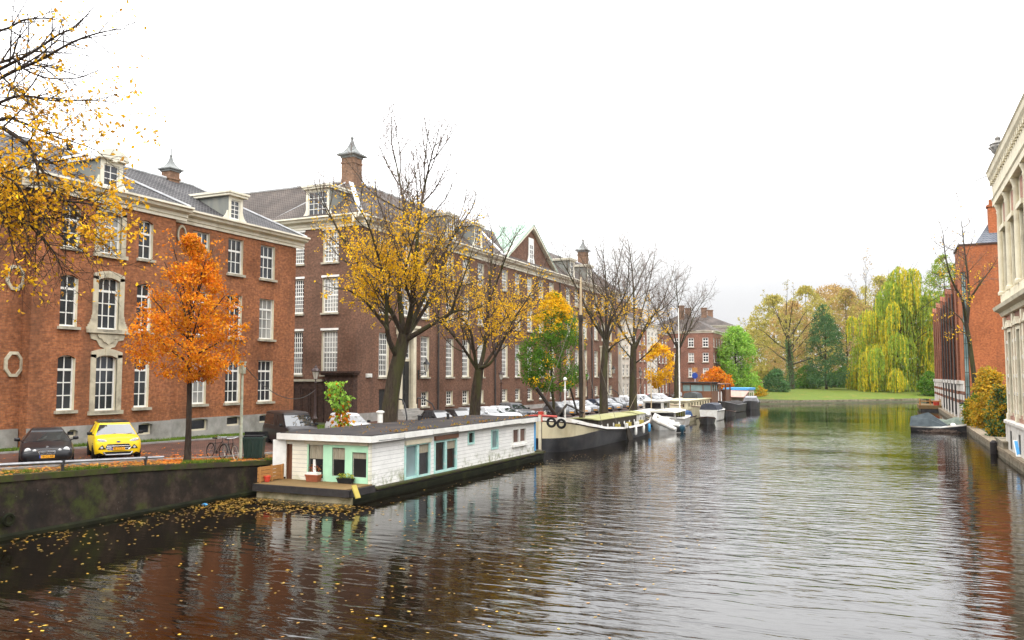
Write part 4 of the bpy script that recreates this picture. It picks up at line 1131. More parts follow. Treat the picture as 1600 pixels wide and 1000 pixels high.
# ---- far bank: rising lawn and the trees on it
mb = MB(); offs = [(0,0,.57),(-.3,1.2,.85),(-2.4,8,1.3),(-9,30,2.3),(-40,190,2.7)]
BK = [(-31,164)]+BANK+[(20,212),(60,240)]
for k in range(len(offs)-1):
    for (a, c) in zip(BK, BK[1:]):
        (x0,y0,z0), (x1,y1,z1) = offs[k], offs[k+1]
        mb.add([(a[0]+x0,a[1]+y0,z0),(c[0]+x0,c[1]+y0,z0),(c[0]+x1,c[1]+y1,z1),(a[0]+x1,a[1]+y1,z1)], [(0,1,2,3)])
tag(mb.build('park_lawn', M['park_lawn']), kind='structure')
mb = MB(); r = random.Random(4)
for (a, c) in zip(BANK, BANK[1:]):
    n = 9
    for i in range(n):
        x0 = a[0]+(c[0]-a[0])*i/n; y0 = a[1]+(c[1]-a[1])*i/n; x1 = a[0]+(c[0]-a[0])*(i+.96)/n; y1 = a[1]+(c[1]-a[1])*(i+.96)/n
        mb.bar((x0,y0-.3,.3),(x1,y1-.3,.3+r.uniform(-.06,.06)),.4,.7)
tag(mb.build('stone_edge', M['right_quay']), kind='structure')
def lawnz(x, y):
    best = 1e9
    for (a, c) in zip(BANK, BANK[1:]):
        A = Vector(a); Bv = Vector(c); q = Vector((x,y)); t = max(0,min(1,(q-A).dot(Bv-A)/(Bv-A).length_squared)); best = min(best,(q-(A+(Bv-A)*t)).length)
    return lerp_tab([(0,.57),(1.3,.85),(8,1.3),(30,2.3),(190,2.7)], best)
def fb(px, D): p = at(px, 600, D=D); p.z = lawnz(p.x,p.y)-.05; return p
def hgt(py, D): return H-(py-588)*D/1280
def far_tree(label, px, D, top, wpx, mat, seed, shape, n=330, per=10, trunk=3, group='trees on the far bank', name='park_tree', ls=.42, cr=.9, gap=-.15, mats2=None, tr=.3, limbs=9, nsc=.22, droop=.3):
    b = fb(px, D); h = hgt(top, D)-b.z; w_ = wpx*D/1280/2
    return clump_tree(name, label, b, [(z*h, q*w_) for z, q in shape], n, per, cr, ls, mat, seed, trunk, tr, group, gap, nsc, mats2, 'bark', limbs, droop)
ROUND = [(.08,.5),(.2,.85),(.45,1),(.7,.88),(.88,.55),(1,.1)]
OVAL = [(.12,.35),(.3,.8),(.55,1),(.78,.75),(.93,.35),(1,.05)]
far_tree('bright green round willow at the left end of the far bank', 1151, 172, 512, 62, M['leaf_pale'], 41, [(.0,.7),(.12,.95),(.45,1.05),(.7,.95),(.88,.62),(1,.15)], 520, 11, gap=-.3, ls=.34)
# bare old tree with an ivy clad trunk
b = fb(1237, 203); T = Tree(42, .34, None, 3, .06, .02, .55, 3, (.42,.48,.5)); seedn[0] = 3.3
T.leafp = lambda p: .6 if mnoise.noise(p*.22) > -.2 else .15
hh = hgt(442,203)-b.z; T.tr.tube([b+Vector((0,0,-.3)),b+Vector((0,0,3)),b+Vector((-.4,0,8)),b+Vector((-.8,0,14))], [.75,.6,.5,.35], 10)
for i in range(11):
    q = i*2.4; z = 6+i*.85; el = .25+.08*i; ln = 11.5-.35*i; p = b+Vector((-.4,0,z)); d = Vector((math.cos(q)*math.cos(el),math.sin(q)*math.cos(el),math.sin(el)))
    T.limb([p, p+d*ln*.35+Vector((0,0,.3)), p+d*ln*.7+Vector((0,0,1.2)), p+d*ln+Vector((0,0,1.0))], .22, .04, 0, .2)
T.limb([b+Vector((-.8,0,14)),b+Vector((-1,0,18)),b+Vector((-.6,0,hh-3))], .3, .05, 0, .1)
t_ = T.build('park_tree', 'large half bare olive tree with ivy covered trunk on the far bank', 'tree', b, 'trees on the far bank', M['bark'], M['leaf_olive'])
iv = MB(); rr = random.Random(2)
for i in range(1500):
    z = rr.uniform(.3,12.5); q = rr.uniform(0,6.28); a = rr.uniform(.5,1.35-.05*z)
    leaf(iv, b+Vector((math.cos(q)*a-.05*z,math.sin(q)*a,z)), .32, rr, .5)
iv.build('ivy', M['leaf_dark'], t_, sharp=0)
far_tree('narrow dark green conifer in the middle of the far bank', 1291, 205, 478, 58, M['leaf_dark'], 43, [(.06,.85),(.2,1.1),(.45,1.05),(.65,.9),(.85,.6),(1,.12)], 420, 11, 2, name='conifer_tree', ls=.36, cr=1.0, gap=-.12, nsc=.3)
far_tree('pale yellow tree between the ivy tree and the dark conifer', 1262, 232, 448, 96, M['leaf_olive'], 44, ROUND, 480, 10, 5, gap=-.1)
far_tree('golden brown tree right of the dark conifer', 1325, 236, 452, 92, M['leaf_brown'], 45, ROUND, 480, 10, 5, gap=-.1, mats2=(M['leaf_olive'], lambda v, r: r.random() < .5))
# tall bare tree behind the weeping willow
b = fb(1362, 240); T = Tree(46, .36, None, 3, .09, .024, .6, 3, (.42,.48,.5)); T.leafp = lambda p: .10
hh = hgt(408,240)-b.z; T.tr.tube([b+Vector((0,0,-.3)),b+Vector((0,0,5)),b+Vector((.3,0,11)),b+Vector((0,0,17))], [.7,.55,.45,.35], 10)
for i in range(13):
    q = i*2.4; z = 8+i*.9; el = .5+.05*i; ln = 14-.3*i; p = b+Vector((.2,0,z)); d = Vector((math.cos(q)*math.cos(el),math.sin(q)*math.cos(el),math.sin(el)))
    T.limb([p, p+d*ln*.35, p+d*ln*.7+Vector((0,0,.8)), p+d*ln+Vector((0,0,1.2))], .22, .04, 0, .2)
T.limb([b+Vector((0,0,17)),b+Vector((-1,0,22)),b+Vector((-.6,0,hh-3))], .3, .05, 0, .1)
T.build('park_tree', 'tall bare brown tree rising behind the left side of the weeping willow', 'tree', b, 'trees on the far bank', M['bark'], M['leaf_brown'])
# weeping willow
b = fb(1404, 204); r = random.Random(47); T = Tree(47, .3, lambda p: 0, 0, 0, .02, .5, 2); hh = hgt(417,204)-b.z; m2 = MB()
T.tr.tube([b+Vector((0,0,-.3)),b+Vector((0,0,4)),b+Vector((.5,0,10)),b+Vector((1.5,0,hh*.8))], [.9,.7,.5,.2], 10)
WP = [(.28,1.0),(.5,.95),(.68,.82),(.84,.58),(.95,.3),(1.0,.06)]
wr = 142*204/1280/2
lobes = []
mpp = 204/1280
for dx, py, wp_, nn in ((18,428,34,5),(-6,452,50,7),(34,462,48,8),(8,478,70,9),(-32,498,44,8),(48,512,40,8),(-14,524,70,9),(28,530,70,10),(-50,548,40,9),(55,556,36,8),(0,566,90,12),(-62,572,22,5),(-36,580,60,8)):
    for _ in range(nn):
        z = hgt(py+r.uniform(-8,8),204)-b.z; pt = Vector((0,0,z))+RGT*((dx+r.uniform(-.5,.5)*wp_)*mpp)+Vector((-RGT.y,RGT.x,0))*r.gauss(0,4.2)
        lobes.append((pt, r.uniform(1.1,2.3)))
        if _ % 2 == 0: T.limb([b+Vector((.4,0,min(hh*.5,pt.z*.5))), b+Vector((pt.x*.5,pt.y*.5,pt.z*.85)), b+pt], .15, .04, 1, .5, 2)
for pt, lr in lobes:
    for k in range(44):
        q = r.uniform(0,6.28); a = lr*r.random()**.5; top = b+pt+Vector((math.cos(q)*a,math.sin(q)*a,(1-(a/lr)**2)*lr*.55+r.uniform(-.2,.2)))
        ln = min(r.uniform(3.0,8.0) if pt.z > 9 else 20, top.z-b.z-.2-r.random()**2*1.5); st = .62; z = 0; sw = Vector((r.uniform(-.04,.04),r.uniform(-.04,.04),0)); out_ = Vector((math.cos(q),math.sin(q),0))*.5
        yel = mnoise.noise(pt*.16+Vector((4,0,0))) > -.05; tgt = m2 if r.random() < (.55 if yel else .08) else T.lf
        while z < ln:
            p = top+Vector((0,0,-z))+out_*min(1,z*.8)+sw*z
            aa = r.uniform(0,3.14); dx = Vector((math.cos(aa),math.sin(aa),0))*r.uniform(.11,.2); dn = Vector((sw.x+r.uniform(-.08,.08),sw.y+r.uniform(-.08,.08),-r.uniform(.6,1.0)))
            tgt.add([p, p+dn*.5+dx, p+dn, p+dn*.5-dx], [(0,1,2,3)]); z += st*r.uniform(.7,1.2)
t_ = T.build('willow_tree', 'huge weeping willow with yellow green curtains on the far bank', 'tree', b, 'trees on the far bank', M['bark'], M['leaf_willow'])
M['leaf_willow_y'] = leafmat('yellowing_willow_leaves', [(.56,.48,.025),(.66,.50,.025),(.46,.44,.03),(.72,.54,.04)])
m2.build('crown', M['leaf_willow_y'], t_, sharp=0)
far_tree('yellow green tree rising between willow and brick warehouse', 1482, 245, 398, 92, M['leaf_willow'], 48, ROUND, 560, 11, 5, gap=-.25)
far_tree('pale brown tree far behind the conifer', 1300, 275, 440, 104, M['leaf_brown'], 49, ROUND, 420, 10, 6, gap=-.05, ls=.5, cr=1.1)
far_tree('greenish tree far behind the ivy clad tree', 1212, 262, 462, 100, M['leaf_olive'], 50, ROUND, 460, 10, 6, gap=-.1, ls=.5, cr=1.1)
far_tree('hazy yellow tree behind the willow, right of the bare tree', 1382, 290, 432, 120, M['leaf_olive'], 52, ROUND, 460, 10, 6, gap=-.1, ls=.55, cr=1.2)
far_tree('pale tree in the distance left of the round willow', 1180, 300, 505, 80, M['leaf_olive'], 53, ROUND, 380, 10, 6, gap=-.1, ls=.55, cr=1.2)
far_tree('soft yellow green tree behind the bare brown tree', 1352, 262, 470, 80, M['leaf_olive'], 54, ROUND, 420, 10, 5, gap=-.15, ls=.5, cr=1.1)
far_tree('tawny tree standing right behind the ivy clad trunk', 1240, 225, 470, 84, M['leaf_brown'], 55, ROUND, 380, 9, 5, gap=-.1)
BUSH = [(0,.8),(.2,1),(.55,.95),(.85,.6),(1,.1)]
def bush(label, px, D, top, wpx, mat, seed, n=130, per=9, ls=.34, group=None, base=None, mats2=None, cr=.55, droop=.2, name='bush'):
    b = base or fb(px, D); h = max(.8,hgt(top, D)-b.z); w_ = wpx*D/1280/2
    t = clump_tree(name, label, b, [(z*h, q*w_) for z, q in BUSH], n, per, cr, ls, mat, seed, .3, .06, group, -.3, .5, mats2, 'bark', 4, droop); t['category'] = 'bush'; return t
gb = 'bushes along the far bank'
bush('dark green bush under the ivy clad tree', 1213, 190, 578, 40, M['leaf_dark'], 61, 200, group=gb)
bush('light green bush below the round willow', 1170, 178, 588, 44, M['leaf_pale'], 62, 200, group=gb)
bush('low yellow hedge at the left water edge of the far bank', 1170, 174, 603, 56, M['leaf_ochre'], 63, 170, group=gb, base=at(1172,600,D=176)-Vector((0,0,0)) if False else None)
bush('mid green bush right of the ivy clad trunk', 1262, 212, 572, 44, M['leaf_green'], 64, 200, group=gb)
bush('green bush behind the conifer foot', 1322, 228, 574, 56, M['leaf_green'], 65, 200, group=gb)
bush('dark bush at the left foot of the willow', 1345, 230, 580, 50, M['leaf_dark'], 66, 180, group=gb)
bush('glossy green bush beside the brick warehouse at the water', 1452, 186, 582, 34, M['leaf_green'], 67, 220, group=gb, ls=.3)
bush('long dark hedge between the far tree trunks', 1290, 262, 583, 130, M['leaf_dark'], 68, 380, group=gb, cr=.8, ls=.4)
bush('dark hedge behind the weeping willow', 1420, 262, 580, 120, M['leaf_dark'], 69, 380, group=gb, cr=.8, ls=.4)
bush('grey green bush in front of the pale far houses', 1190, 232, 572, 60, M['leaf_olive'], 70, 240, group=gb, cr=.8, ls=.4)

# ---- right bank: leaning bare tree and garden shrubs
b = Vector((8.6,96,.55)); T = Tree(71, .17, None, 2, .05, .012, 1.3, 3, (.4,.46,.5)); D0 = (b-CAM).dot(FWD); G = rel(D0)
T.leafp = lambda p: .5 if p.z < 17 and mnoise.noise(p*.5) > .18 else .02
tp = [b+Vector((0,0,-.3))]+G((1526,630),(1521,580),(1515,535),(1509,500)); T.tr.tube(tp, [.36,.27,.24,.21,.18], 10)
T.limb(G((1509,500),(1504,470,-1),(1488,440,-1.5),(1478,405,-2),(1474,370,-2)), .18, .03)
T.limb(G((1513,525),(1503,500,1),(1490,488,1.5),(1476,478,2)), .11, .02)
T.limb(G((1511,505),(1514,470,0),(1512,430,.5),(1507,390,.5),(1502,345,1)), .18, .03)
T.limb(G((1514,470),(1530,445,-1),(1545,425,-1),(1556,408,-1)), .12, .02)
T.limb(G((1516,540),(1508,520,-2),(1492,515,-3),(1480,505,-4)), .1, .02)
T.build('elm_tree', 'slender bare tree leaning against the orange brick warehouse on the right', 'tree', b, None, M['bark'], M['leaf_yellow'])
def rb(px, X, py=600): p = at(px, py, X=X); p.z = .56; return p
bb = rb(1545, 8.6); D0 = (bb-CAM).dot(FWD)
bush('tall ochre shrub against the orange brick wall', 1545, D0, 572, 50, M['leaf_ochre'], 72, 330, 12, .2, base=bb, cr=.5)
bb = rb(1528, 8.0); D0 = (bb-CAM).dot(FWD)
bush('green and yellow garden shrub overhanging the right canal edge', 1528, D0, 618, 44, M['leaf_green'], 73, 330, 12, .18, base=bb, cr=.4, mats2=(M['leaf_ochre'], lambda v, r: r.random() < .5))
bb = rb(1562, 8.3); D0 = (bb-CAM).dot(FWD)
bush('dark green and gold shrub beside the white house corner', 1562, D0, 606, 40, M['leaf_ochre'], 74, 330, 12, .17, base=bb, cr=.4, mats2=(M['leaf_dark'], lambda v, r: r.random() < .5))
# ---------------------------------------------------------------- vehicles
def carpaint(name, c, rough=.28, metal=0):
    m, t, b = nt(name); v = objco(t)
    f = noise(t, v, 1.5, 5, .6); r = ramp(t, [(.35, c),(.7, tuple(x*.86+.004 for x in c))]); t.links.new(f, r.inputs['Fac'])
    t.links.new(r.outputs['Color'], b.inputs['Base Color']); b.inputs['Roughness'].default_value = rough; b.inputs['Metallic'].default_value = metal
    b.inputs['Coat Weight'].default_value = .12; b.inputs['Specular IOR Level'].default_value = .3; b.inputs['Coat Roughness'].default_value = .06; return m
PT = {k: carpaint('car_paint_'+k, c, r_, m_) for k, (c, r_, m_) in dict(black=((.006,.006,.008),.3,0), yellow=((.80,.55,.012),.35,0), white=((.58,.59,.6),.3,0),
    silver=((.3,.31,.32),.3,.4), grey=((.16,.165,.17),.3,.3), navy=((.02,.028,.05),.3,0), red=((.25,.03,.025),.3,0), brownblack=((.014,.011,.011),.35,0)).items()}
M['car_glass'] = glassmat('car_glass', (.012,.014,.015), .03, .05); M['car_glass'].node_tree.nodes['Principled BSDF'].inputs['IOR'].default_value = 2.1
M['tyre'] = pm('tyre_rubber', (.012,.012,.012), (.02,.02,.02), 6, .85)
M['rim'] = pm('alloy_rim', (.35,.35,.36), (.25,.25,.26), 5, .35, .7)
M['chrome'] = pm('chrome', (.6,.61,.63), (.5,.51,.53), 6, .15, 1)
M['black_plastic'] = pm('black_plastic', (.014,.014,.015), (.022,.022,.022), 6, .55)
M['lamp_glass'] = pm('headlamp_glass', (.66,.67,.66), (.42,.43,.43), 14, .12, .2)
M['plate'] = pm('yellow_number_plate', (.80,.36,.015), (.72,.32,.015), 8, .45)
M['plate_blue'] = pm('blue_plate_strip', (.01,.05,.3), (.01,.045,.25), 8, .45)
M['amber'] = pm('amber_lens', (.6,.25,.01), (.5,.2,.01), 8, .3)
M['ink'] = pm('black_ink', (.015,.012,.01), (.02,.016,.012), 8, .6)

def text_mesh(s, size, mat, ext=.002):
    cu = bpy.data.curves.new('t', 'FONT'); cu.body = s; cu.size = size; cu.align_x = 'CENTER'; cu.align_y = 'CENTER'; cu.extrude = ext
    ob = bpy.data.objects.new('t', cu); me = bpy.data.meshes.new_from_object(ob); bpy.data.objects.remove(ob); bpy.data.curves.remove(cu)
    me.materials.clear(); me.materials.append(mat); return me

def car(name, label, cat, loc, rz, spec, paint, group=None, detail=True, plate=None):
    """nose along local -Y; spec gives the length, width and the profile of this kind"""
    L, W, Ht = spec['L'], spec['W'], spec['H']; hw = W/2
    t = thing(name, label, cat, loc, rz, group)
    mb = MB(); rings = []
    for (y, zb, zt, k) in spec['st']:
        w_ = hw*k; zm = zb+(zt-zb)*.45; cr = .035 if zt > .8 else .02
        half = [(0,zb),(.78*w_,zb),(.95*w_,zb+.07),(w_,zm),(.985*w_,zb+(zt-zb)*.78),(.9*w_,zt-.03),(.6*w_,zt+cr*.4),(0,zt+cr)]
        ring = [(x,y,z) for x, z in half]+[(-x,y,z) for x, z in half[-2:0:-1]]
        rings.append(ring)
    cl = spec.get('clad', 0)
    mb.loft(rings, 0, True, True, True, (lambda i, j: 1 if j in (0,1,12,13) and cl else 0))
    mb.build('body', [paint, M['black_plastic']], t, world=False, sharp=48)
    # greenhouse
    yb0, yb1, yr0, yr1, zbelt, wr = spec['gh']; mb = MB(); rings = []
    pf = [-1,-.5,0,.5,1]; ps = spec.get('side', [.03,.40,.45,.78,.97])
    lv = [(0,0),(.07,.03),(.86,.9),(1,1)]
    glass = lambda i, j: 0
    for zt_, tt in lv:
        z = zbelt-.03+(Ht-.06-zbelt)*zt_; y0 = yb0+(yr0-yb0)*tt; y1 = yb1+(yr1-yb1)*tt; w_ = hw*.93+(wr-hw*.93)*tt**1.2
        ring = [(w_*.93*a, y0-.10*(1-a*a), z) for a in pf]+[(w_, y0+.06+(y1-y0-.12)*q, z) for q in ps]+[(-w_*.9*a, y1+.06*(1-a*a), z) for a in pf]+[(-w_, y0+.06+(y1-y0-.12)*q, z) for q in ps[::-1]]
        rings.append(ring)
    y0, y1 = yr0+.08, yr1-.08
    for sc, dz in ((.86,.045),(.55,.06)):
        zc_ = Ht-.06+dz; ym = (y0+y1)/2; w_ = wr*sc
        ring = [(w_*.93*a, ym+(y0-ym)*sc-.06*(1-a*a), zc_) for a in pf]+[(w_, ym+(y0-ym)*sc+(y1-y0)*sc*q, zc_) for q in ps]+[(-w_*.9*a, ym+(y1-ym)*sc, zc_) for a in pf]+[(-w_, ym+(y0-ym)*sc+(y1-y0)*sc*q, zc_) for q in ps[::-1]]
        rings.append(ring)
    def mf(i, j):
        if i != 1: return 0
        if j < 4 or 10 <= j < 14: return 1
        if j in (5,7) or (j in (15,17)): return 1
        return 0
    # split: painted pillars and roof, and the glazing as a part of its own
    allr = MB(); allr.loft(rings, 0, True, True, True, mf)
    pa, gl = MB(), MB(); nring = len(rings[0])
    for f, m_, sm in zip(allr.f, allr.m, allr.sm):
        tgt = gl if m_ == 1 else pa; tgt.add([allr.v[i] for i in f], [tuple(range(len(f)))], 1 if min(f) >= nring*3 else 0, False)
    pa.build('roof', [paint, spec.get('roof2') or paint], t, world=False, sharp=0); 
    panes = [MB() for _ in range(6)]
    for i_, f in enumerate(allr.f):
        if allr.m[i_] != 1: continue
        j = f[0] % nring; k_ = 0 if j < 4 else (1 if 10 <= j < 14 else {5:2,7:3,15:4,17:5}[j])
        panes[k_].add([allr.v[i] for i in f], [tuple(range(len(f)))])
    for p_, nm in zip(panes, ('windscreen','rear_window','side_window','side_window','side_window','side_window')):
        if p_.f: p_.build(nm, M['car_glass'], t, world=False, sharp=0)
    # wheels
    wr_ = spec.get('wr', .31); ya, yb_ = spec['ax']
    wm = MB(); wm.lathe([(wr_*.62,-.1),(wr_*.95,-.105),(wr_,-.07),(wr_,.07),(wr_*.95,.105),(wr_*.62,.1)], (0,0,0), 20, axis=(1,0,0))
    rm = MB(); rm.lathe([(.02,-.085),(wr_*.64,-.1),(wr_*.64,.1),(.02,.085)], (0,0,0), 14, axis=(1,0,0), smooth=False)
    wmd, rmd = wm.data('wheel', M['tyre']), rm.data('rim', M['rim'], sharp=0)
    for y in (ya, yb_):
        for sg in (-1, 1):
            o = inst('wheel', wmd, t, (sg*(hw-.095),y,wr_)); inst('rim', rmd, o)
    am = MB()
    for y in (ya, yb_):
        for sg in (-1, 1): am.lathe([(wr_*1.17,-.06),(wr_*1.17,.0)], (sg*(hw-.005)-(.0 if sg > 0 else -.06)+0,y,wr_+.01), 20, axis=(1,0,0), smooth=False)
    am.build('wheel_arches', M['black_plastic'], t, world=False, sharp=0)
    # mirrors
    for sg in (-1, 1):
        m_ = MB(); y = yb0+.28; x = sg*(hw+.09); z = zbelt+.09
        m_.loft([[(x+a*sx,y+dy,z+b*sz) for a, b in ((-1,-.7),(0,-1),(1,-.7),(1.05,0),(.9,.8),(0,1),(-1,.8),(-1.05,0))] for dy, sx, sz in ((-.07,.05,.035),(-.03,.1,.075),(.06,.1,.08))], 0)
        m_.bar((sg*hw*.9,y+.02,zbelt+.02),(x,y+.02,z-.04),.05,.04)
        m_.build('mirror', spec.get('mirror') or paint, t, world=False)
    # face
    fr = -L/2; nz = spec['nose']
    for (x, z, rx, rz2, y) in nz['lamps']:
        for sg in (-1, 1):
            m_ = MB(); pts = [(rx*math.cos(q), rz2*math.sin(q)) for q in [2*math.pi*i/14 for i in range(14)]]
            if nz.get('slant'): pts = [(a, b2+a*nz['slant']) for a, b2 in pts]
            m_.loft([[(sg*(x+a*k),y+d,z+b2*k) for a, b2 in pts] for k, d in ((1,.08),(1,-.005),(.86,-.025),(.4,-.03))], 0, mf=lambda i, j: 0 if i else 1)
            m_.build('headlight', [M['lamp_glass'], M['chrome']], t, world=False)
    m_ = MB()
    if 'grille' in nz:
        x, z0, z1, y = nz['grille']
        poly = nz.get('gpoly') or [(-x,z1),(-x*.86,z0),(x*.86,z0),(x,z1)]
        m_.prism(poly, Vector((0,y,0)), VX, VZ, -VY, -.03, .012, 0)
        k = len(poly)
        for i in range(k):
            a, b2 = poly[i], poly[(i+1) % k]; m_.tube([(a[0],y-.015,a[1]),(b2[0],y-.015,b2[1])], nz.get('fr',.014), 5, 1)
        nb = nz.get('bars', 3)
        for i in range(1, nb+1):
            z = z0+(z1-z0)*i/(nb+1); m_.tube([(-x*.9,y-.018,z),(x*.9,y-.018,z)], nz.get('barr',.008), 5, 1)
        if nz.get('vbar'): m_.tube([(0,y-.02,z0),(0,y-.02,z1)], .016, 5, 1)
        m_.build('grille', [M['black_plastic'], M['chrome']], t, world=False)
    if 'lower' in nz:
        x, z0, z1, y = nz['lower']; m_ = MB(); m_.prism([(-x,z1),(-x*.9,z0),(x*.9,z0),(x,z1)], Vector((0,y,0)), VX, VZ, -VY, -.05, .01, 0)
        if nz.get('skid'): m_.tube([(-x*.95,y-.02,z1-.01),(-x*.8,y-.03,z0),(x*.8,y-.03,z0),(x*.95,y-.02,z1-.01)], .03, 6, 1)
        m_.build('bumper_grille', [M['black_plastic'], M['rim']], t, world=False)
    for (x, z, rr_, y) in nz.get('fogs', []):
        for sg in (-1, 1):
            m_ = MB(); m_.prism([(sg*(x-.14),z-.07),(sg*(x+.16),z-.07),(sg*(x+.10),z+.03),(sg*x,z+.12)], Vector((0,y,0)), VX, VZ, -VY, -.04, .008)
            m_.lathe([(rr_,0),(rr_*.8,.03),(.01,.035)], (sg*(x+.02),y-.005,z), 12, 1, axis=(0,-1,0)); m_.build('fog_lamp', [M['black_plastic'], M['lamp_glass']], t, world=False)
    px_, pz, py_ = nz['plate']
    m_ = MB(); m_.box(px_-.26,px_+.26,py_-.015,py_+.02,pz-.055,pz+.055)
    pl = m_.build('number_plate', M['plate'], t, world=False)
    if plate:
        m_ = MB(); m_.box(px_-.26,px_-.215,py_-.018,py_,pz-.055,pz+.055); m_.build('plate_strip', M['plate_blue'], pl, world=False)
        o = inst('plate_letters', text_mesh(plate, .105, M['ink']), pl, (px_+.02,py_-.017,pz)); o.rotation_euler = (R(90),0,0)
    if 'emblem' in nz:
        kind, z, y = nz['emblem']; m_ = MB()
        if kind == 'star':
            m_.lathe([(.012,0),(.012,.03)], (0,y,z), 8)
            q = [(.045*math.cos(a), .045*math.sin(a)) for a in [2*math.pi*i/14 for i in range(14)]]
            m_.tube([(a,y,z+.075+b2) for a, b2 in q], .007, 5, closed=True)
            for i in range(3):
                a = math.pi/2+i*2*math.pi/3; m_.tube([(0,y,z+.075),(.043*math.cos(a),y,z+.075+.043*math.sin(a))], .006, 4)
            m_.build('bonnet_ornament', M['chrome'], t, world=False)
        else:
            pts = [(.085*math.cos(q),z+.035*math.sin(q)) for q in [2*math.pi*i/16 for i in range(16)]]
            m_.prism(pts, Vector((0,y,0)), VX, VZ, -VY, -.02, .012, 0); m_.prism([(a*.82,z+(b2-z)*.75) for a, b2 in pts], Vector((0,y,0)), VX, VZ, -VY, .012, .015, 1)
            m_.build('emblem', [M['chrome'], M['plate_blue']], t, world=False)
    if nz.get('wiper', True):
        m_ = MB()
        for sg in (-.55,.15):
            m_.tube([(hw*sg,yb0-.05,zbelt+.0),(hw*sg+.5,yb0+.02,zbelt+.07)], .012, 4)
        m_.build('wipers', M['black_plastic'], t, world=False)
    return t

COUPE = dict(L=4.58, W=1.90, H=1.39, wr=.32, ax=(-1.45,1.24), gh=(-.95,1.72,-.10,.98,.90,.60),
    st=[(-2.29,.24,.52,.70),(-2.24,.2,.63,.86),(-2.1,.19,.70,.95),(-1.7,.19,.79,.99),(-.95,.2,.90,1),(0,.2,.92,1),(1.2,.2,.93,1),(1.8,.22,.90,.97),(2.15,.26,.84,.92),(2.29,.32,.6,.84)],
    nose=dict(lamps=[(.66,.60,.125,.15,-2.17),(.43,.585,.085,.105,-2.22)], grille=(.32,.50,.66,-2.265), bars=3, barr=.004, fr=.011, vbar=True, plate=(0,.40,-2.30), lower=(.7,.23,.32,-2.27), emblem=('star',.70,-2.16)))
SUV = dict(L=4.2, W=1.88, H=1.66, wr=.35, ax=(-1.3,1.2), clad=1, mirror=M['black_plastic'], gh=(-1.12,1.95,-.25,1.75,1.06,.64),
    st=[(-2.1,.32,.80,.80),(-2.04,.27,.92,.93),(-1.9,.25,1.0,.98),(-1.5,.25,1.06,1),(-1.05,.25,1.09,1),(0,.25,1.09,1),(1.4,.25,1.09,1),(1.9,.28,1.07,.97),(2.1,.35,1.0,.9)],
    nose=dict(lamps=[(.62,.90,.20,.07,-2.05)], slant=.22, gpoly=[(-.5,.60),(-.40,.50),(.40,.50),(.5,.60),(.42,.74),(-.42,.74)], grille=(.5,.5,.74,-2.105), bars=2, barr=.015, fr=.009, plate=(0,.545,-2.14), lower=(.6,.30,.42,-2.105), skid=True, fogs=[(.62,.60,.055,-2.10)], emblem=('oval',.84,-2.10)))
VAN = dict(L=4.9, W=1.92, H=1.98, wr=.34, ax=(-1.55,1.5), clad=1, mirror=M['black_plastic'], gh=(-1.75,2.38,-1.0,2.3,1.18,.78), side=[.03,.26,.29,.5,.97],
    st=[(-2.45,.35,.80,.82),(-2.38,.27,.98,.93),(-2.2,.25,1.08,.98),(-1.75,.25,1.19,1),(0,.25,1.21,1),(1.8,.25,1.21,1),(2.35,.28,1.2,.98),(2.45,.35,1.15,.94)],
    nose=dict(lamps=[(.70,.86,.17,.11,-2.36)], grille=(.5,.72,.84,-2.44), bars=2, plate=(0,.5,-2.47), lower=(.7,.33,.45,-2.42)))
HATCH = dict(L=4.1, W=1.72, H=1.47, wr=.31, ax=(-1.3,1.18), gh=(-1.1,1.9,-.2,1.5,.94,.60),
    st=[(-2.05,.27,.62,.78),(-1.99,.22,.74,.92),(-1.85,.2,.82,.98),(-1.3,.2,.92,1),(-.9,.2,.96,1),(0,.2,.97,1),(1.4,.2,.98,1),(1.9,.24,.95,.96),(2.05,.32,.85,.88)],
    nose=dict(lamps=[(.60,.69,.16,.085,-1.93)], grille=(.35,.55,.66,-2.03), bars=2, plate=(0,.42,-2.06), lower=(.6,.25,.36,-2.02)))
HD = R(58)
def park(front_xy, L, rz=HD):
    x = front_xy[0]-math.sin(rz)*L/2; y = front_xy[1]+math.cos(rz)*L/2
    return (x, y, gz(x, y)+.03)
def parkn(px, X, L, rz=HD): p = at(px, 600, X=X); return park((p.x,p.y), L, rz)
car('parked_car', 'black coupe with round twin headlamps and chrome grille, parked facing the canal', 'car', park((-30.0,21.75),4.58,R(55)), R(55), COUPE, PT['black'], plate='18-CL-RR')
SUV['roof2'] = PT['black']
car('parked_car', 'bright yellow compact off-roader parked beside the black coupe', 'car', park((-30.35,25.3),4.2,R(56)), R(56), SUV, PT['yellow'], plate='40-ZTZ-1')
car('parked_van', 'dark brown black van standing behind the green bin and houseboat', 'van', parkn(477,-29.9,4.9,R(58)), R(58), VAN, PT['brownblack'], plate='')
gc = 'cars parked along the quay'
SUV['roof2'] = None
hproto = car('parked_car', 'dark hatchback just right of the leaning elm trunk behind the houseboat roof', 'car', parkn(706,-30.3,4.1), HD, HATCH, PT['black'], gc)
sproto = car('parked_car', 'white small van whose roof shows beside the climbing potted plant', 'car', parkn(566,-30.3,4.2), HD, SUV, PT['white'], gc)
repaint(sproto, M['black_plastic'], M['black_plastic'])
def more(proto, old, px, X, paint, label, rz=HD, sc=1, Ln=4.1):
    c = copy_tree(proto); c.location = parkn(px, X, Ln, rz); c.rotation_euler = (0,0,rz); c['label'] = label
    repaint(c, old, paint); return c
SP, HP = PT['white'], PT['black']
more(hproto, HP, 738, -30.3, PT['brownblack'], 'black hatchback between the dark and the white cars by the steps')
more(hproto, HP, 757, -30.5, PT['silver'], 'silver hatchback half hidden by the forked elm trunk')
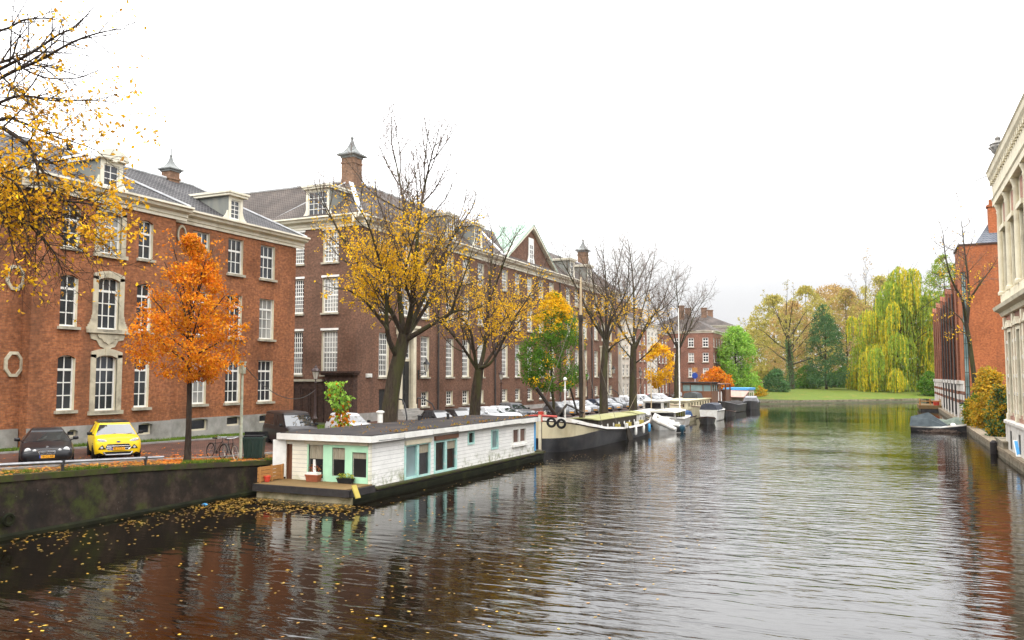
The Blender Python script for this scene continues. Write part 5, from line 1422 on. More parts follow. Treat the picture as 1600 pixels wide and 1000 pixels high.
more(hproto, HP, 785, -30.3, PT['white'], 'white hatchback just right of the forked elm trunk', sc=1)
more(hproto, HP, 806, -30.2, PT['white'], 'white hatchback under the lamp post nearest the barge bow')
more(sproto, SP, 824, -30.4, PT['grey'], 'grey high car behind the bow of the sailing barge', Ln=4.2)
for px, pt, lb in ((893,'grey','grey hatchback left of the barge mast'),(915,'white','white hatchback right behind the barge mast'),(930,'silver','silver hatchback behind the barge deckhouse'),
                   (952,'navy','dark blue hatchback under the elm right of the mast'),(966,'silver','silver hatchback behind the green roofed barge stern'),(981,'grey','grey hatchback left of the white flagpole'),
                   (1000,'white','white hatchback at the foot of the white flagpole'),(1036,'grey','grey hatchback left of the wooden wheelhouse')):
    more(hproto, HP, px, -30.3, PT[pt], lb)
for px, pt, lb in ((1019,'white','white off-roader right of the white flagpole'),(1046,'white','white high car in front of the far street tree')):
    more(sproto, SP, px, -30.3, PT[pt], lb, Ln=4.2)
for px, pt, lb in ((972,'white','white car parked by the facade in the distance'),(1013,'red','dark red car in the far parking row'),(1026,'navy','navy car in the far parking row'),(1056,'grey','grey car near the wooden wheelhouse roof')):
    c = more(hproto, HP, px, -35.2, PT[pt], lb, R(200)); 

# ---------------------------------------------------------------- bicycles, bin, posts, lamps
M['bike_black'] = pm('black_bike_paint', (.012,.012,.013), (.03,.025,.02), 6, .4)
M['bike_white'] = pm('pale_tyre', (.55,.52,.45), (.42,.4,.35), 5, .8)
def bicycle(label, loc, rz, tyre=None, group=None, lean=0):
    t = thing('bicycle', label, 'bicycle', loc, rz, group); t.rotation_euler = (lean,0,rz)
    wm = MB(); wm.tube([(.335*math.cos(q),0,.335*math.sin(q)) for q in [2*math.pi*i/22 for i in range(22)]], .022, 5, closed=True)
    sm = MB()
    for i in range(12):
        q = math.pi*i/6+.1; sm.tube([(0,0.012*(-1)**i,0),(.32*math.cos(q),0,.32*math.sin(q))], .003, 3)
    sm.lathe([(.03,-.04),(.03,.04)], (0,0,0), 8, axis=(0,1,0))
    wd, sd_ = wm.data('wheel', tyre or M['tyre']), sm.data('spokes', M['rim'], sharp=0)
    for x in (-.55,.55): o = inst('wheel', wd, t, (x,0,.355)); inst('spokes', sd_, o)
    f = MB(); bb, hd, st = (-.08,0,.3), (.38,0,.86), (-.22,0,.78)
    for a, b2, q in ((bb,hd,.018),(bb,st,.018),((-.2,0,.70),(.36,0,.80),.016),((-.55,0,.355),bb,.012),((-.55,0,.355),st,.01),(hd,(.55,0,.355),.014),((.38,0,.8),(.34,0,1.02),.014),(st,(-.25,0,.92),.014)):
        f.tube([a,b2], q, 6)
    f.build('frame', M['bike_black'], t, world=False)
    f = MB(); f.loft([[(-.25+x,y*k,z) for y, z in ((-1,.93),(0,.915),(1,.93),(.8,.98),(0,.99),(-.8,.98))] for x, k in ((-.16,.09),(-.05,.09),(.06,.04),(.13,.02))], 0); f.build('saddle', M['black_plastic'], t, world=False)
    f = MB(); f.tube([(.18,.29,1.02),(.3,.26,1.06),(.34,.08,1.04),(.34,-.08,1.04),(.3,-.26,1.06),(.18,-.29,1.02)], .013, 6); f.build('handlebar', M['chrome'], t, world=False)
    f = MB(); f.lathe([(.09,-.008),(.09,.008)], (-.08,.04,.3), 12, axis=(0,1,0)); f.tube([(-.08,.1,.3),(-.02,.1,.16)], .01, 4); f.tube([(-.08,-.1,.3),(-.14,-.1,.44)], .01, 4); f.build('crank', M['dark_iron'], t, world=False)
    f = MB()
    for x in (-.55,.55): f.tube([(x+.37*math.cos(q),0,.355+.37*math.sin(q)) for q in [R(a) for a in range(10,175,20)]], .02, 5)
    f.tube([(-.75,.06,.72),(-.3,.06,.72)], .008, 4); f.tube([(-.75,-.06,.72),(-.3,-.06,.72)], .008, 4); f.tube([(-.75,.06,.72),(-.75,-.06,.72)], .008, 4)
    f.build('mudguards', M['bike_black'], t, world=False)
    return t
p = at(362,703,X=-29.0); p.z = gz(p.x,p.y)+.02
bk = bicycle('black bicycle with one pale tyre leaning against the slim pale post', p, R(-25), M['bike_white'], None, R(6))
p2 = p+Vector((-.75,-.25,0)); p2.z = gz(p2.x,p2.y)+.02
b2_ = copy_tree(bk); b2_.location = p2; b2_.rotation_euler = (R(-7),0,R(-14)); b2_['label'] = 'dark bicycle behind the bicycle that leans on the pale post'
for ch in b2_.children:
    if ch.name.startswith('wheel'): ch.material_slots[0].link = 'OBJECT'; ch.material_slots[0].material = M['tyre']
rr = random.Random(6)
for i in range(9):
    px = 829+i*3.4; q = at(px,640,X=-29.2-.25*(i % 3)); c = copy_tree(b2_); c.location = (q.x,q.y,gz(q.x,q.y)+.02); c.rotation_euler = (R(rr.uniform(-8,8)),0,R(rr.uniform(35,75)))
    c['label'] = 'dark bicycle in the crowded row between the parked cars and the barge bow'; c['group'] = 'bicycles behind the barge bow'
# wheelie bin
p = at(397,708,X=-28.7); p.z = gz(p.x,p.y)+.02
t_ = thing('wheelie_bin', 'large dark green wheelie bin with open black lid beside the pale post', 'bin', p, R(32))
m_ = MB(); m_.loft([[(-x,-y,z),(x,-y,z),(x,y,z),(-x,y,z)] for x, y, z in ((.42,.34,.08),(.50,.40,1.02),(.55,.45,1.03),(.55,.45,1.1))], 0, smooth=False)
for x in (-.3,-.1,.1,.3): m_.bar((x*.9,-.36,.15),(x,-.415,.98),.05,.03)
m_.build('body', M['dark_green_paint'], t_, world=False)
m_ = MB(); m_.loft([[(x,.45+y,z) for x in (-.56,-.3,.3,.56)] for y, z in ((.0,1.1),(.06,1.3),(.02,1.32),(-.05,1.12))], 0, closed=True, smooth=False); m_.box(-.45,.45,-.35,.3,1.1,1.17)
m_.build('lid', M['black_plastic'], t_, world=False)
m_ = MB(); m_.lathe([(.1,-.03),(.1,.03)], (-.42,.38,.1), 12, axis=(1,0,0)); m_.lathe([(.1,-.03),(.1,.03)], (.42,.38,.1), 12, axis=(1,0,0)); m_.build('wheels', M['tyre'], t_, world=False)
# slim post with a cable
M['pale_green_paint'] = pm('faded_green_paint', (.45,.47,.36), (.33,.36,.27), 4, .6, c3=(.24,.22,.16), scale3=2)
p = at(376,704,X=-28.6); p.z = gz(p.x,p.y); zt = at(376,566,X=-28.6).z
t_ = thing('utility_post', 'slim pale green post with a box and cable at its top', 'post', p)
m_ = MB(); h = zt-p.z; m_.tube([(0,0,-.2),(0,0,h*.5),(0,0,h)], [.075,.07,.055], 8); m_.build('pole', M['pale_green_paint'], t_, world=False)
m_ = MB(); m_.box(-.12,.12,-.1,.1,h-.55,h-.02); m_.box(-.15,.15,-.13,.13,h-.02,h+.04); m_.build('junction_box', M['pale_green_paint'], t_, world=False)
top = p+Vector((.1,0,h-.15))
# street lamps
M['lamp_body'] = pm('dark_red_brown_iron', (.03,.014,.012), (.045,.02,.016), 5, .45)
M['lantern_glass'] = pm('milky_lantern_glass', (.5,.48,.42), (.4,.38,.33), 3, .25)
def street_lamp(label, px, X, Y=None, h=4.4):
    p = at(px, 600, X=X) if Y is None else at(px, 600, Y=Y); p.z = gz(p.x,p.y)+.03
    t = thing('street_lamp', label, 'street lamp', p, 0, 'old lantern posts along the street')
    m_ = MB(); m_.lathe([(.2,0),(.2,.15),(.15,.2),(.15,.75),(.19,.8),(.11,.95),(.085,1.3),(.06,2.6),(.05,h-1.05),(.09,h-1.0),(.05,h-.95),(.045,h-.75)], (0,0,0), 10); m_.tube([(-.28,0,h-1.12),(.28,0,h-1.12)], .02, 6); m_.build('pole', M['lamp_body'], t, world=False)
    m_ = MB(); m_.lathe([(.14,h-.72),(.27,h-.16)], (0,0,0), 6, smooth=False); g_ = m_.build('lantern', M['lantern_glass'], t, world=False, sharp=0)
    m_ = MB()
    for i in range(6):
        q = math.pi*i/3; m_.tube([(.14*math.cos(q),.14*math.sin(q),h-.72),(.275*math.cos(q),.275*math.sin(q),h-.16)], .014, 4)
    m_.lathe([(.15,h-.75),(.15,h-.71)], (0,0,0), 6); m_.lathe([(.3,h-.17),(.34,h-.13),(.3,h-.1),(.2,h+.02),(.13,h+.08),(.13,h+.14),(.05,h+.2),(.02,h+.34)], (0,0,0), 12)
    for i in range(6):
        q = math.pi*i/3; m_.lathe([(.04,h-.1),(.035,h-.02),(.005,h+.02)], (.3*math.cos(q),.3*math.sin(q),0), 5)
    m_.build('lantern_hood', M['lamp_body'], t, world=False); return t
l1 = street_lamp('iron lantern post standing before the dark porch beside the van', 493, -38.2)
street_lamp('iron lantern post between forked elm and green linden by the hall', 783, -37.9)
street_lamp('iron lantern post on the pavement right of the barge mast', 918, -37.9)
street_lamp('far iron lantern post left of the wooden wheelhouse', 1046, -36, h=5.2)
street_lamp('distant iron lantern post beside the wide bare elm', 1001, -36, h=5.0)
lp = l1.location+Vector((0,0,2.9))
pts = []
for i in range(15):
    k = i/14; q = top.lerp(lp, k); q.z -= 1.1*4*k*(1-k); pts.append(q)
m_ = MB(); m_.tube(pts, .02, 5); tag(m_.build('cable', M['dark_iron']), 'black cable sagging from the slim post to the iron lantern', 'cable')
# wall lanterns at the portals
for k, lbs in ((1,('left wall lantern half hidden by the big elm trunk','wall lantern right of the cream portal near the big elm')),(15,('wall lantern left of the far cream portal','wall lantern right of the far cream portal'))):
    for sg, lb in zip((-1,1), lbs):
        y_ = bays[k]+sg*2.35; z = 6.1; t = thing('wall_lantern', lb, 'lantern', (X2,y_,z), 0, 'wall lanterns beside the portals')
        m_ = MB(); m_.tube([(0,0,-.3),(.5,0,-.35),(.9,0,-.15)], .03, 6); m_.tube([(0,0,-.7),(.55,0,-.4)], .025, 6); m_.box(-.0,.05,-.1,.1,-.9,.0); m_.build('bracket', M['dark_iron'], t, world=False)
        m_ = MB(); m_.lathe([(.13,-.15),(.3,.55)], (.9,0,0), 6, smooth=False); m_.build('lantern', M['lantern_glass'], t, world=False)
        m_ = MB(); m_.lathe([(.36,.55),(.34,.62),(.14,.85),(.14,.95),(.03,1.1)], (.9,0,0), 6, smooth=False)
        for i in range(6):
            q = math.pi*i/3; m_.tube([(.9+.13*math.cos(q),.13*math.sin(q),-.15),(.9+.305*math.cos(q),.305*math.sin(q),.55)], .018, 4)
        m_.build('lantern_hood', M['dark_iron'], t, world=False)
# pipe railing on the quay edge
a, b2 = at(-40,733.0,X=QX-.2), at(255,722,X=QX-.2)
t_ = thing('pipe_railing', 'low grey steel pipe railing along the quay edge before the cars', 'railing', (QX-.2,(a.y+b2.y)/2,gz(QX,20)))
a.z = gz(QX,a.y)+.42; b2.z = gz(QX,b2.y)+.36
m_ = MB(); m_.tube([a-Vector((0,5,-.3)),a,b2], .055, 8); m_.build('rail', M['rim'], t_)
for y_ in (a.y+.4, a.y+3.2, b2.y-.9):
    m_ = MB(); zz = a.z+(b2.z-a.z)*(y_-a.y)/(b2.y-a.y); m_.tube([(QX-.2,y_,gz(QX,y_)-.1),(QX-.2,y_,zz-.03)], .05, 8); m_.tube([(QX-.2,y_-.01,zz-.1),(QX-.2,y_+.01,zz+.07)], .075, 8); m_.build('post', M['dark_iron'], t_)
# potted climber
b = at(532,600,X=-28.4); b.z = gz(b.x,b.y)
r = random.Random(81); T = Tree(81, .2, lambda p: 0, 0, .1, .012, .6, 2)
T.tr.tube([b+Vector((0,0,.2)),b+Vector((.05,0,1.4)),b+Vector((-.1,0,2.8)),b+Vector((.1,0,3.9))], [.05,.04,.03,.02], 6)
m2 = MB()
for i in range(760):
    u = r.random(); z = .9+3.1*u; a_ = r.uniform(0,6.28); q = (.25+.42*abs(math.sin(u*7)))*r.random()**.5*(1.25 if u > .7 else 1); off = Vector((.55 if z > 3.2 else .12,.1,0))*(math.sin(u*5)*.6)
    leaf(m2 if (1.5 < z < 2.35 and r.random() < .75) or r.random() < .08 else T.lf, b+off+Vector((math.cos(a_)*q,math.sin(a_)*q,z)), r.uniform(.16,.3), r, .8)
t_ = T.build('potted_climber', 'tall potted climber with big green and orange leaves behind the houseboat roof', 'plant', b, None, M['bark'], M['leaf_vine'] if 'leaf_vine' in M else M['leaf_pale'])
m2.build('crown', M['leaf_orange'], t_, sharp=0)
m_ = MB(); m_.lathe([(.3,0),(.42,.62),(.46,.62),(.46,.7),(.38,.7),(.36,.6)], b, 14); m_.build('pot', M['white_paint'], t_)
# ---------------------------------------------------------------- boats
def boardmat(name, c, grime, green, step=.2):
    m, t, b = nt(name); pos = N(t, 'ShaderNodeNewGeometry').outputs['Position']
    f = noise(t, pos, 1.1, 7, .68); r = ramp(t, [(.35,c),(.6,tuple(x*.86 for x in c))]); t.links.new(f, r.inputs['Fac']); o = r.outputs['Color']
    mp = N(t, 'ShaderNodeMapping'); mp.inputs['Scale'].default_value = (.5,.5,3.2); t.links.new(pos, mp.inputs[0])
    f2 = noise(t, mp.outputs[0], 2.6, 7, .72); r2 = ramp(t, [(.56,(0,0,0)),(.70,(.8,.8,.8))]); t.links.new(f2, r2.inputs['Fac'])
    f5 = noise(t, pos, .42, 3); r5 = ramp(t, [(.42,(.05,)*3),(.62,(1,)*3)]); t.links.new(f5, r5.inputs['Fac'])
    o = mixc(t, o, grime, mixc(t, r2.outputs['Color'], r5.outputs['Color'], 1, 'MULTIPLY'))
    sp = N(t, 'ShaderNodeSeparateXYZ'); t.links.new(pos, sp.inputs[0])
    mr = N(t, 'ShaderNodeMapRange'); mr.inputs['From Min'].default_value = 1.25; mr.inputs['From Max'].default_value = .65; t.links.new(sp.outputs[2], mr.inputs[0])
    f3 = noise(t, pos, 1.7, 6, .7); r3 = ramp(t, [(.50,(0,0,0)),(.62,(.85,)*3)]); t.links.new(f3, r3.inputs['Fac'])
    o = mixc(t, o, green, mixc(t, r3.outputs['Color'], mr.outputs[0], 1, 'MULTIPLY'))
    t.links.new(o, b.inputs['Base Color']); b.inputs['Roughness'].default_value = .6
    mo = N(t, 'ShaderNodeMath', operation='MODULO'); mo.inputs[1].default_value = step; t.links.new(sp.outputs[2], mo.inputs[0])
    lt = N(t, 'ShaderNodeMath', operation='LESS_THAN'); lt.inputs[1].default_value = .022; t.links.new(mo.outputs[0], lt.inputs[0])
    bump(t, b, lt.outputs[0], -.8, .02); t.links.new(mixc(t, o, (.2,.19,.17), mixc(t, (0,0,0), (.5,.5,.5), lt.outputs[0])), b.inputs['Base Color']); return m  # board joints: the shadow in the gaps is darkened into the colour
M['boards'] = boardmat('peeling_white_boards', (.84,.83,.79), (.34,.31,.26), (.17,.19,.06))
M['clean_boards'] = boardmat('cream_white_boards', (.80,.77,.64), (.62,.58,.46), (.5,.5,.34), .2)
M['mint'] = pm('mint_paint', (.42,.70,.47), (.36,.62,.42), 2, .5)
M['aqua'] = pm('worn_aqua_paint', (.40,.66,.60), (.32,.55,.50), 3, .55, c3=(.6,.66,.6), scale3=4)
M['bitumen'] = pm('roof_felt', (.05,.045,.044), (.032,.029,.029), 2, .95, c3=(.08,.062,.05), scale3=.5, spec=.15)
M['concrete'] = pm('concrete_hull', (.40,.34,.22), (.29,.25,.16), 1.5, .9, c3=(.12,.11,.05), scale3=1, bmp=.2)
M['deckwood'] = pm('brown_deck_planks', (.20,.125,.055), (.15,.095,.04), 2.5, .8, stretch=(.5,6,1), c3=(.14,.12,.05), scale3=1.5)
M['rubber'] = pm('dark_rubbing_band', (.03,.027,.027), (.045,.04,.038), 4, .8)
M['orange_wood'] = pm('orange_planks', (.42,.21,.07), (.34,.165,.055), 3, .6, stretch=(1,1,5))
M['brown_wood'] = pm('red_brown_wood', (.16,.065,.03), (.11,.045,.022), 3, .5, stretch=(1,1,.4))
M['curtain'] = pm('lace_curtain', (.36,.32,.24), (.24,.21,.15), 9, .9, stretch=(3,3,.2))
M['dark_pane'] = glassmat('dark_pane', (.012,.011,.011), .05, .08)
M['redbrown_pane'] = glassmat('red_brown_blind', (.12,.07,.055), .15, .1)
M['grey_pane'] = glassmat('reflecting_pane', (.14,.2,.2), .08, .1)
M['yellow_wood'] = pm('yellow_prop', (.42,.34,.08), (.34,.27,.06), 3, .6)
M['terracotta'] = pm('terracotta', (.32,.1,.05), (.25,.08,.04), 5, .8)
M['red_pot'] = pm('red_plastic', (.6,.06,.03), (.5,.05,.03), 5, .4)
M['blue_paint'] = pm('bright_blue_paint', (.06,.32,.62), (.05,.26,.52), 3, .5)
HX0, HX1, HY0, HY1, HZ = -26.25, -21.5, 31.3, 50.4, .62
hb = thing('houseboat', 'long white wooden houseboat with mint green window fronts and flat dark roof', 'houseboat', (-24,40,0))
f = Wall((0,HY0,0), VX); s = Wall((HX1,0,0), VY)
fx = lambda px, py=720: at(px,py,Y=HY0).x
fz = lambda py, px=520: at(px,py,Y=HY0).z
sy = lambda px, py=700: at(px,py,X=HX1).y
m_ = MB(); m_.box(HX0-.1,-21.12,29.55,50.9,-.5,.12,0); m_.box(HX0-.12,-21.09,29.5,50.92,.12,.3,0); m_.box(HX0-.2,-21.2,29.6,50.85,.3,.47,1)
m_.box(-21.5,-21.10,31.4,50.9,.40,.48,2); m_.box(HX0-.13,-21.1,29.485,29.505,-.02,.3,3); m_.box(HX0-.19,-21.3,29.6,31.3,.47,.55,1); m_.build('hull', [M['quay_foot'], M['rubber'], M['moss'], M['concrete']], hb)
m_ = MB()
for i in range(12): m_.box(HX0-.15+.42*i,HX0-.15+.415+.42*i,29.35,HY0+.05,.55,.64+.003*(i%2),0)
m_.build('deck', M['deckwood'], hb)
m_ = MB(); m_.box(HX0-.2,-21.13,29.28,29.36,.32,.63); m_.box(-21.19,-21.11,29.36,31.2,.32,.63); m_.build('rubbing_strake', M['rubber'], hb)
# cabin walls with real openings
side = [(633.5,670.5,694,745,'aqua'),(679.5,712,688,735,'aqua'),(731.5,740,675,693.5,'aqua'),(768,777.5,672,701,'aqua'),(801,821,669,692,'white_paint')]
so_ = []
for a, b2, t0, t1, k in side:
    mid = (a+b2)/2; so_.append((sy(a),sy(b2),at(mid,t1-1,X=HX1).z,at(mid,t0+1,X=HX1).z))
fo_ = [(fx(482.5),fx(505.5),fz(747,495),fz(695.5,495)),(fx(519.5),fx(539.5),fz(744,530),fz(699.5,530)),(fx(551),fx(573),fz(746,562),fz(707,562)),(fx(447.5),fx(456.5),HZ,fz(693.5,452))]
m_ = MB(); ZT = 2.68
f.face(m_, HX0, HX1, HZ, ZT, fo_, .12, 0, 0)
w1 = MB(); s.face(w1, HY0, HY1, .46, ZT, so_, .12, 0, 0)
w1.add([(HX1,HY1,.58),(HX0,HY1,.58),(HX0,HY1,ZT),(HX1,HY1,ZT)], [(0,1,2,3)]); w1.add([(HX0,HY0,.58),(HX0,HY1,.58),(HX0,HY1,ZT),(HX0,HY0,ZT)], [(3,2,1,0)])
s.box(w1, HY0-.03, HY0+.16, -.03, .03, .6, ZT, 1)
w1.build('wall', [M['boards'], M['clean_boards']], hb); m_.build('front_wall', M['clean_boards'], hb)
m_ = MB(); m_.box(HX0-.3,HX1+.28,HY0-.3,HY1+.2,ZT+.02,ZT+.12,0); m_.box(HX0-.2,HX1+.18,HY0-.2,HY1+.1,ZT+.12,ZT+.16,0)
m_.build('roof', M['bitumen'], hb)
m_ = MB(); z0, z1 = ZT-.16, ZT+.13
m_.box(HX0-.32,HX1+.3,HY0-.33,HY0-.3,z0,z1); m_.box(HX0-.32,HX0-.3,HY0-.3,HY1+.2,z0,z1)
for i in range(7):
    a = HY0-.3+2.75*i; m_.box(HX1+.28,HX1+.31+.004*(i%2),a+(.0 if i else 0),min(a+2.72,HY1+.2),z0+.02*(i%3),z1+.01*(i%2))
m_.box(HX1+.28,HX1+.31,HY1-.3,HY1+.2,z0,z1); m_.box(HX0-.3,HX1+.28,HY1+.2,HY1+.23,z0,z1)
m_.build('fascia', M['white_paint'], hb)
m_ = MB(); f.box(m_, fx(477), fx(576), -.1, .02, fz(694.5,520), fz(690.5,520)); f.box(m_, fx(477), fx(576), -.16, .0, fz(690.5,520), fz(689.3,520)); m_.build('lintel_board', M['cream_paint'], hb)
m_ = MB(); a0, a1 = fx(480.5), fx(575)
f.box(m_, a0, fx(482.5), -.03, .06, HZ, fz(695,520)); f.box(m_, fx(505.5), fx(519.5), -.035, .03, HZ+.02, fz(695,512)); f.box(m_, fx(519.5), fx(539.5), -.032, .03, fz(699.5,530), fz(695,530)); f.box(m_, fx(519.5), fx(539.5), -.032, .03, HZ+.02, fz(744,530))
f.box(m_, fx(539.5), fx(551), -.035, .03, HZ+.02, fz(695,545)); f.box(m_, fx(551), fx(573), -.03, .03, fz(707,562), fz(695,562)); f.box(m_, fx(551), fx(573), -.03, .03, HZ+.02, fz(746,562)); f.box(m_, fx(573), a1, -.03, .03, HZ+.02, fz(695,574))
fw = m_.build('front_windows', M['mint'], hb)
for i, (a, b2, z0, z1) in enumerate(fo_[:3]):
    m_ = MB(); f.box(m_, a, b2, .08, .1, z0, z1); m_.build('pane', M['dark_pane'], fw)
    m_ = MB(); k = 7; zc_ = z1-(z1-z0)*(.42,.42,.26)[i]
    m_.add([f.P(a+(b2-a)*j/14, .06+.02*(j%2), z) for j in range(15) for z in (zc_, z1)], [(2*j,2*j+2,2*j+3,2*j+1) for j in range(14)]); m_.build('curtain', M['curtain'], fw)
m_ = MB(); f.box(m_, fx(447.5), fx(456.5), .1, .5, HZ, fz(693.5,452)); f.box(m_, fx(448), fx(449), -.0, .1, HZ, fz(693.5,452)); f.box(m_, fx(454), fx(456.3), .02, .1, HZ, 2.0); m_.build('cabin_opening', M['brown_wood'], hb)
m_ = MB(); q0 = Vector((fx(447.3),HY0-.02,0)); dr = Vector((-.88,-.47,0)); m_.prism([(0,HZ+.12),(.62,HZ+.12),(.62,2.5),(0,2.5)], q0, dr, VZ, Vector((.47,-.88,0)), -.02, .02); m_.build('door', M['white_paint'], hb)
for (a, b2, z0, z1), sd_ in zip(so_, side):
    m_ = MB(); k = .1 if b2-a > 1 else .07; mt_ = M[sd_[4]]
    s.box(m_, a-k, a+.02, -.04, .07, z0-k, z1+k); s.box(m_, b2-.02, b2+k, -.04, .07, z0-k, z1+k); s.box(m_, a+.02, b2-.02, -.038, .07, z1-.02, z1+k); s.box(m_, a+.02, b2-.02, -.038, .07, z0-k, z0+.03)
    if b2-a > 1: s.box(m_, (a+b2)/2-.1, (a+b2)/2+.1, -.036, .07, z0+.03, z1-.02); s.box(m_, a-k-.04, b2+k+.04, -.14, .0, z0-k-.14, z0-k-.003)
    o = m_.build('window', mt_, hb)
    g_ = {801:M['redbrown_pane'],768:M['grey_pane']}.get(sd_[0], M['dark_pane'])
    m_ = MB()
    if b2-a > 1:
        h_ = (a+b2)/2; s.box(m_, a+.02, h_-.1, .06, .08, z0, z1); m2 = MB(); s.box(m2, h_+.1, b2-.02, .06, .08, z0, z1)
        m_.build('pane', M['grey_pane'] if sd_[0] < 640 else g_, o); m2.build('pane', g_, o)
        if sd_[0] < 700: m3 = MB(); m3.add([s.P(h_+.1+(b2-h_-.12)*j/8, .04+.015*(j%2), z) for j in range(9) for z in (z1-.45,z1)], [(2*j,2*j+2,2*j+3,2*j+1) for j in range(8)]); m3.build('curtain', M['curtain'], o)
    else: s.box(m_, a+.02, b2-.02, .06, .08, z0, z1); m_.build('pane', g_, o)
for a, b2, py in ((632,672,690),(678,714,683)):                # crusted boards over the big side windows
    z = at((a+b2)/2,py,X=HX1).z; m_ = MB(); s.box(m_, sy(a), sy(b2), -.12, .0, z-.10, z+.12); m_.build('window_hood', M['cream_paint'] if a < 650 else M['brown_wood'], hb)
m_ = MB(); s.box(m_, HY1-.16, HY1+.04, -.045, .03, .6, ZT-.02); m_.build('corner_trim', M['blue_paint'], hb)
m_ = MB(); q = at(557,762,Y=29.3); m_.bar(q+Vector((-.1,-.06,.1)), q+Vector((.18,-.12,-.42)), .26, .06); m_.build('prop', M['yellow_wood'], hb)
m_ = MB(); q0 = Vector((HX0-.35,29.5,.64))
for i in range(4): m_.box(HX0-.12,HX0-.08,29.5,31.2,.68+.17*i,.83+.17*i)
for y_ in (29.55,30.35,31.1): m_.box(HX0-.08,HX0-.02,y_,y_+.08,.64,1.36)
m_.box(HX0-.7,HX0+.0,31.05,31.09,.66,1.3); m_.build('plank_screen', M['orange_wood'], hb)
# roof bits
m_ = MB(); q = at(594,655,Z=ZT+.3); m_.lathe([(.16,-.2),(.16,.35),(.24,.38),(.24,.46),(.14,.5)], (q.x,q.y,ZT+.3), 12); m_.build('flue', M['white_paint'], hb)
m_ = MB(); q = at(700,655,Z=ZT+.16); m_.lathe([(.09,0),(.09,.3),(.16,.34),(.05,.42)], (q.x,q.y,ZT+.15), 10); q = at(655,657,Z=ZT+.16); m_.lathe([(.09,0),(.09,.25),(.16,.3),(.05,.36)], (q.x,q.y,ZT+.15), 10); m_.build('roof_vent', M['dark_iron'], hb)
m_ = MB(); q = at(660,684,X=HX1+.2); m_.tube([(HX1+.26,sy(583),ZT-.1),(HX1+.26,sy(625),ZT-.12)], .06, 6); m_.build('gutter', M['dark_iron'], hb)
m_ = MB(); m_.box(-22.6,-21.2,50.9,51.5,.35,.5); m_.tube([(-22.5,51.4,.45),(-21.3,51.55,.42)], .09, 6); m_.build('stern_step', M['moss'], hb)
r = random.Random(91); mb = MB()
for i in range(420):
    k = r.random(); x = r.uniform(HX0-.1,HX1+.1); y_ = HY0+(HY1-HY0)*r.random()
    if mnoise.noise(Vector((x*.5,y_*.4,3))) < -.02: continue
    leaf(mb, Vector((x,y_,ZT+.165)), r.uniform(.08,.15), r, -.05)
for i in range(260):
    y_ = r.uniform(HY0+2,HY1-.5); x = HX1+.1-abs(r.gauss(0,.25)); 
    if mnoise.noise(Vector((1,y_*.9,7))) > .0: leaf(mb, Vector((x,y_,ZT+.16)), r.uniform(.1,.2), r, -1.2)
tag(mb.build('roof_leaves', leafmat('dry_roof_leaves', [(.3,.15,.04),(.22,.12,.05),(.38,.22,.05),(.14,.17,.03)]), sharp=0), kind='stuff')
# things on the front deck
q = Vector((fx(497),HY0-.32,0)); t_ = thing('planter', 'terracotta trough with red flowers on the houseboat deck', 'planter', (q.x,q.y,.65), .05)
m_ = MB(); m_.loft([[(-x,-y,z),(x,-y,z),(x,y,z),(-x,y,z)] for x, y, z in ((.30,.14,0),(.34,.17,.26),(.36,.19,.26),(.36,.19,.32))], 0, smooth=False); m_.build('trough', M['terracotta'], t_, world=False)
m_ = MB(); m_.box(-.3,.32,-.15,.15,.32,.42); m_.build('white_cover', M['white_paint'], t_, world=False)
m_ = MB(); r = random.Random(7)
for i in range(60): leaf(m_, Vector((r.uniform(-.25,.3),r.uniform(-.02,.16),r.uniform(.42,.75))), .09, r, 0)
m_.build('flowers', pm('red_flowers', (.45,.03,.03), (.06,.12,.02), 9, .7), t_, world=False, sharp=0)
q = Vector((fx(546),HY0-.18,0)); t_ = thing('planter', 'black window box with yellow pansies on the houseboat deck', 'planter', (q.x,q.y-.1,.65), .0)
m_ = MB(); m_.loft([[(-x,-y,z),(x,-y,z),(x,y,z),(-x,y,z)] for x, y, z in ((.36,.09,0),(.42,.12,.2),(.44,.13,.2),(.44,.13,.24))], 0, smooth=False); m_.build('box', M['black_plastic'], t_, world=False)
m_ = MB()
for i in range(150): leaf(m_, Vector((r.uniform(-.42,.42),r.uniform(-.12,.12),r.uniform(.2,.42))), .09, r, 0)
m_.build('flowers', leafmat('yellow_pansies', [(.1,.2,.02),(.2,.28,.03),(.6,.5,.03),(.1,.22,.03)]), t_, world=False, sharp=0)
q = Vector((HX0+.02,30.0,0)); m_ = MB(); m_.lathe([(.11,0),(.15,.22),(.17,.22),(.17,.27),(.14,.27),(.13,.2)], (q.x,q.y,.65), 14); tag(m_.build('bucket', M['red_pot']), 'small red pot standing at the left end of the houseboat deck', 'pot')
m_ = MB(); q = at(492,735,Y=HY0-.25); m_.prism([(-.12,0),(.1,0),(.02,1.0),(-.1,1.0)], Vector((q.x,q.y,.65)), VX, VZ, Vector((0,-.94,.33)), -.015, .015); tag(m_.build('board', M['white_paint']), 'narrow white board leaning in front of the left mint window', 'board')

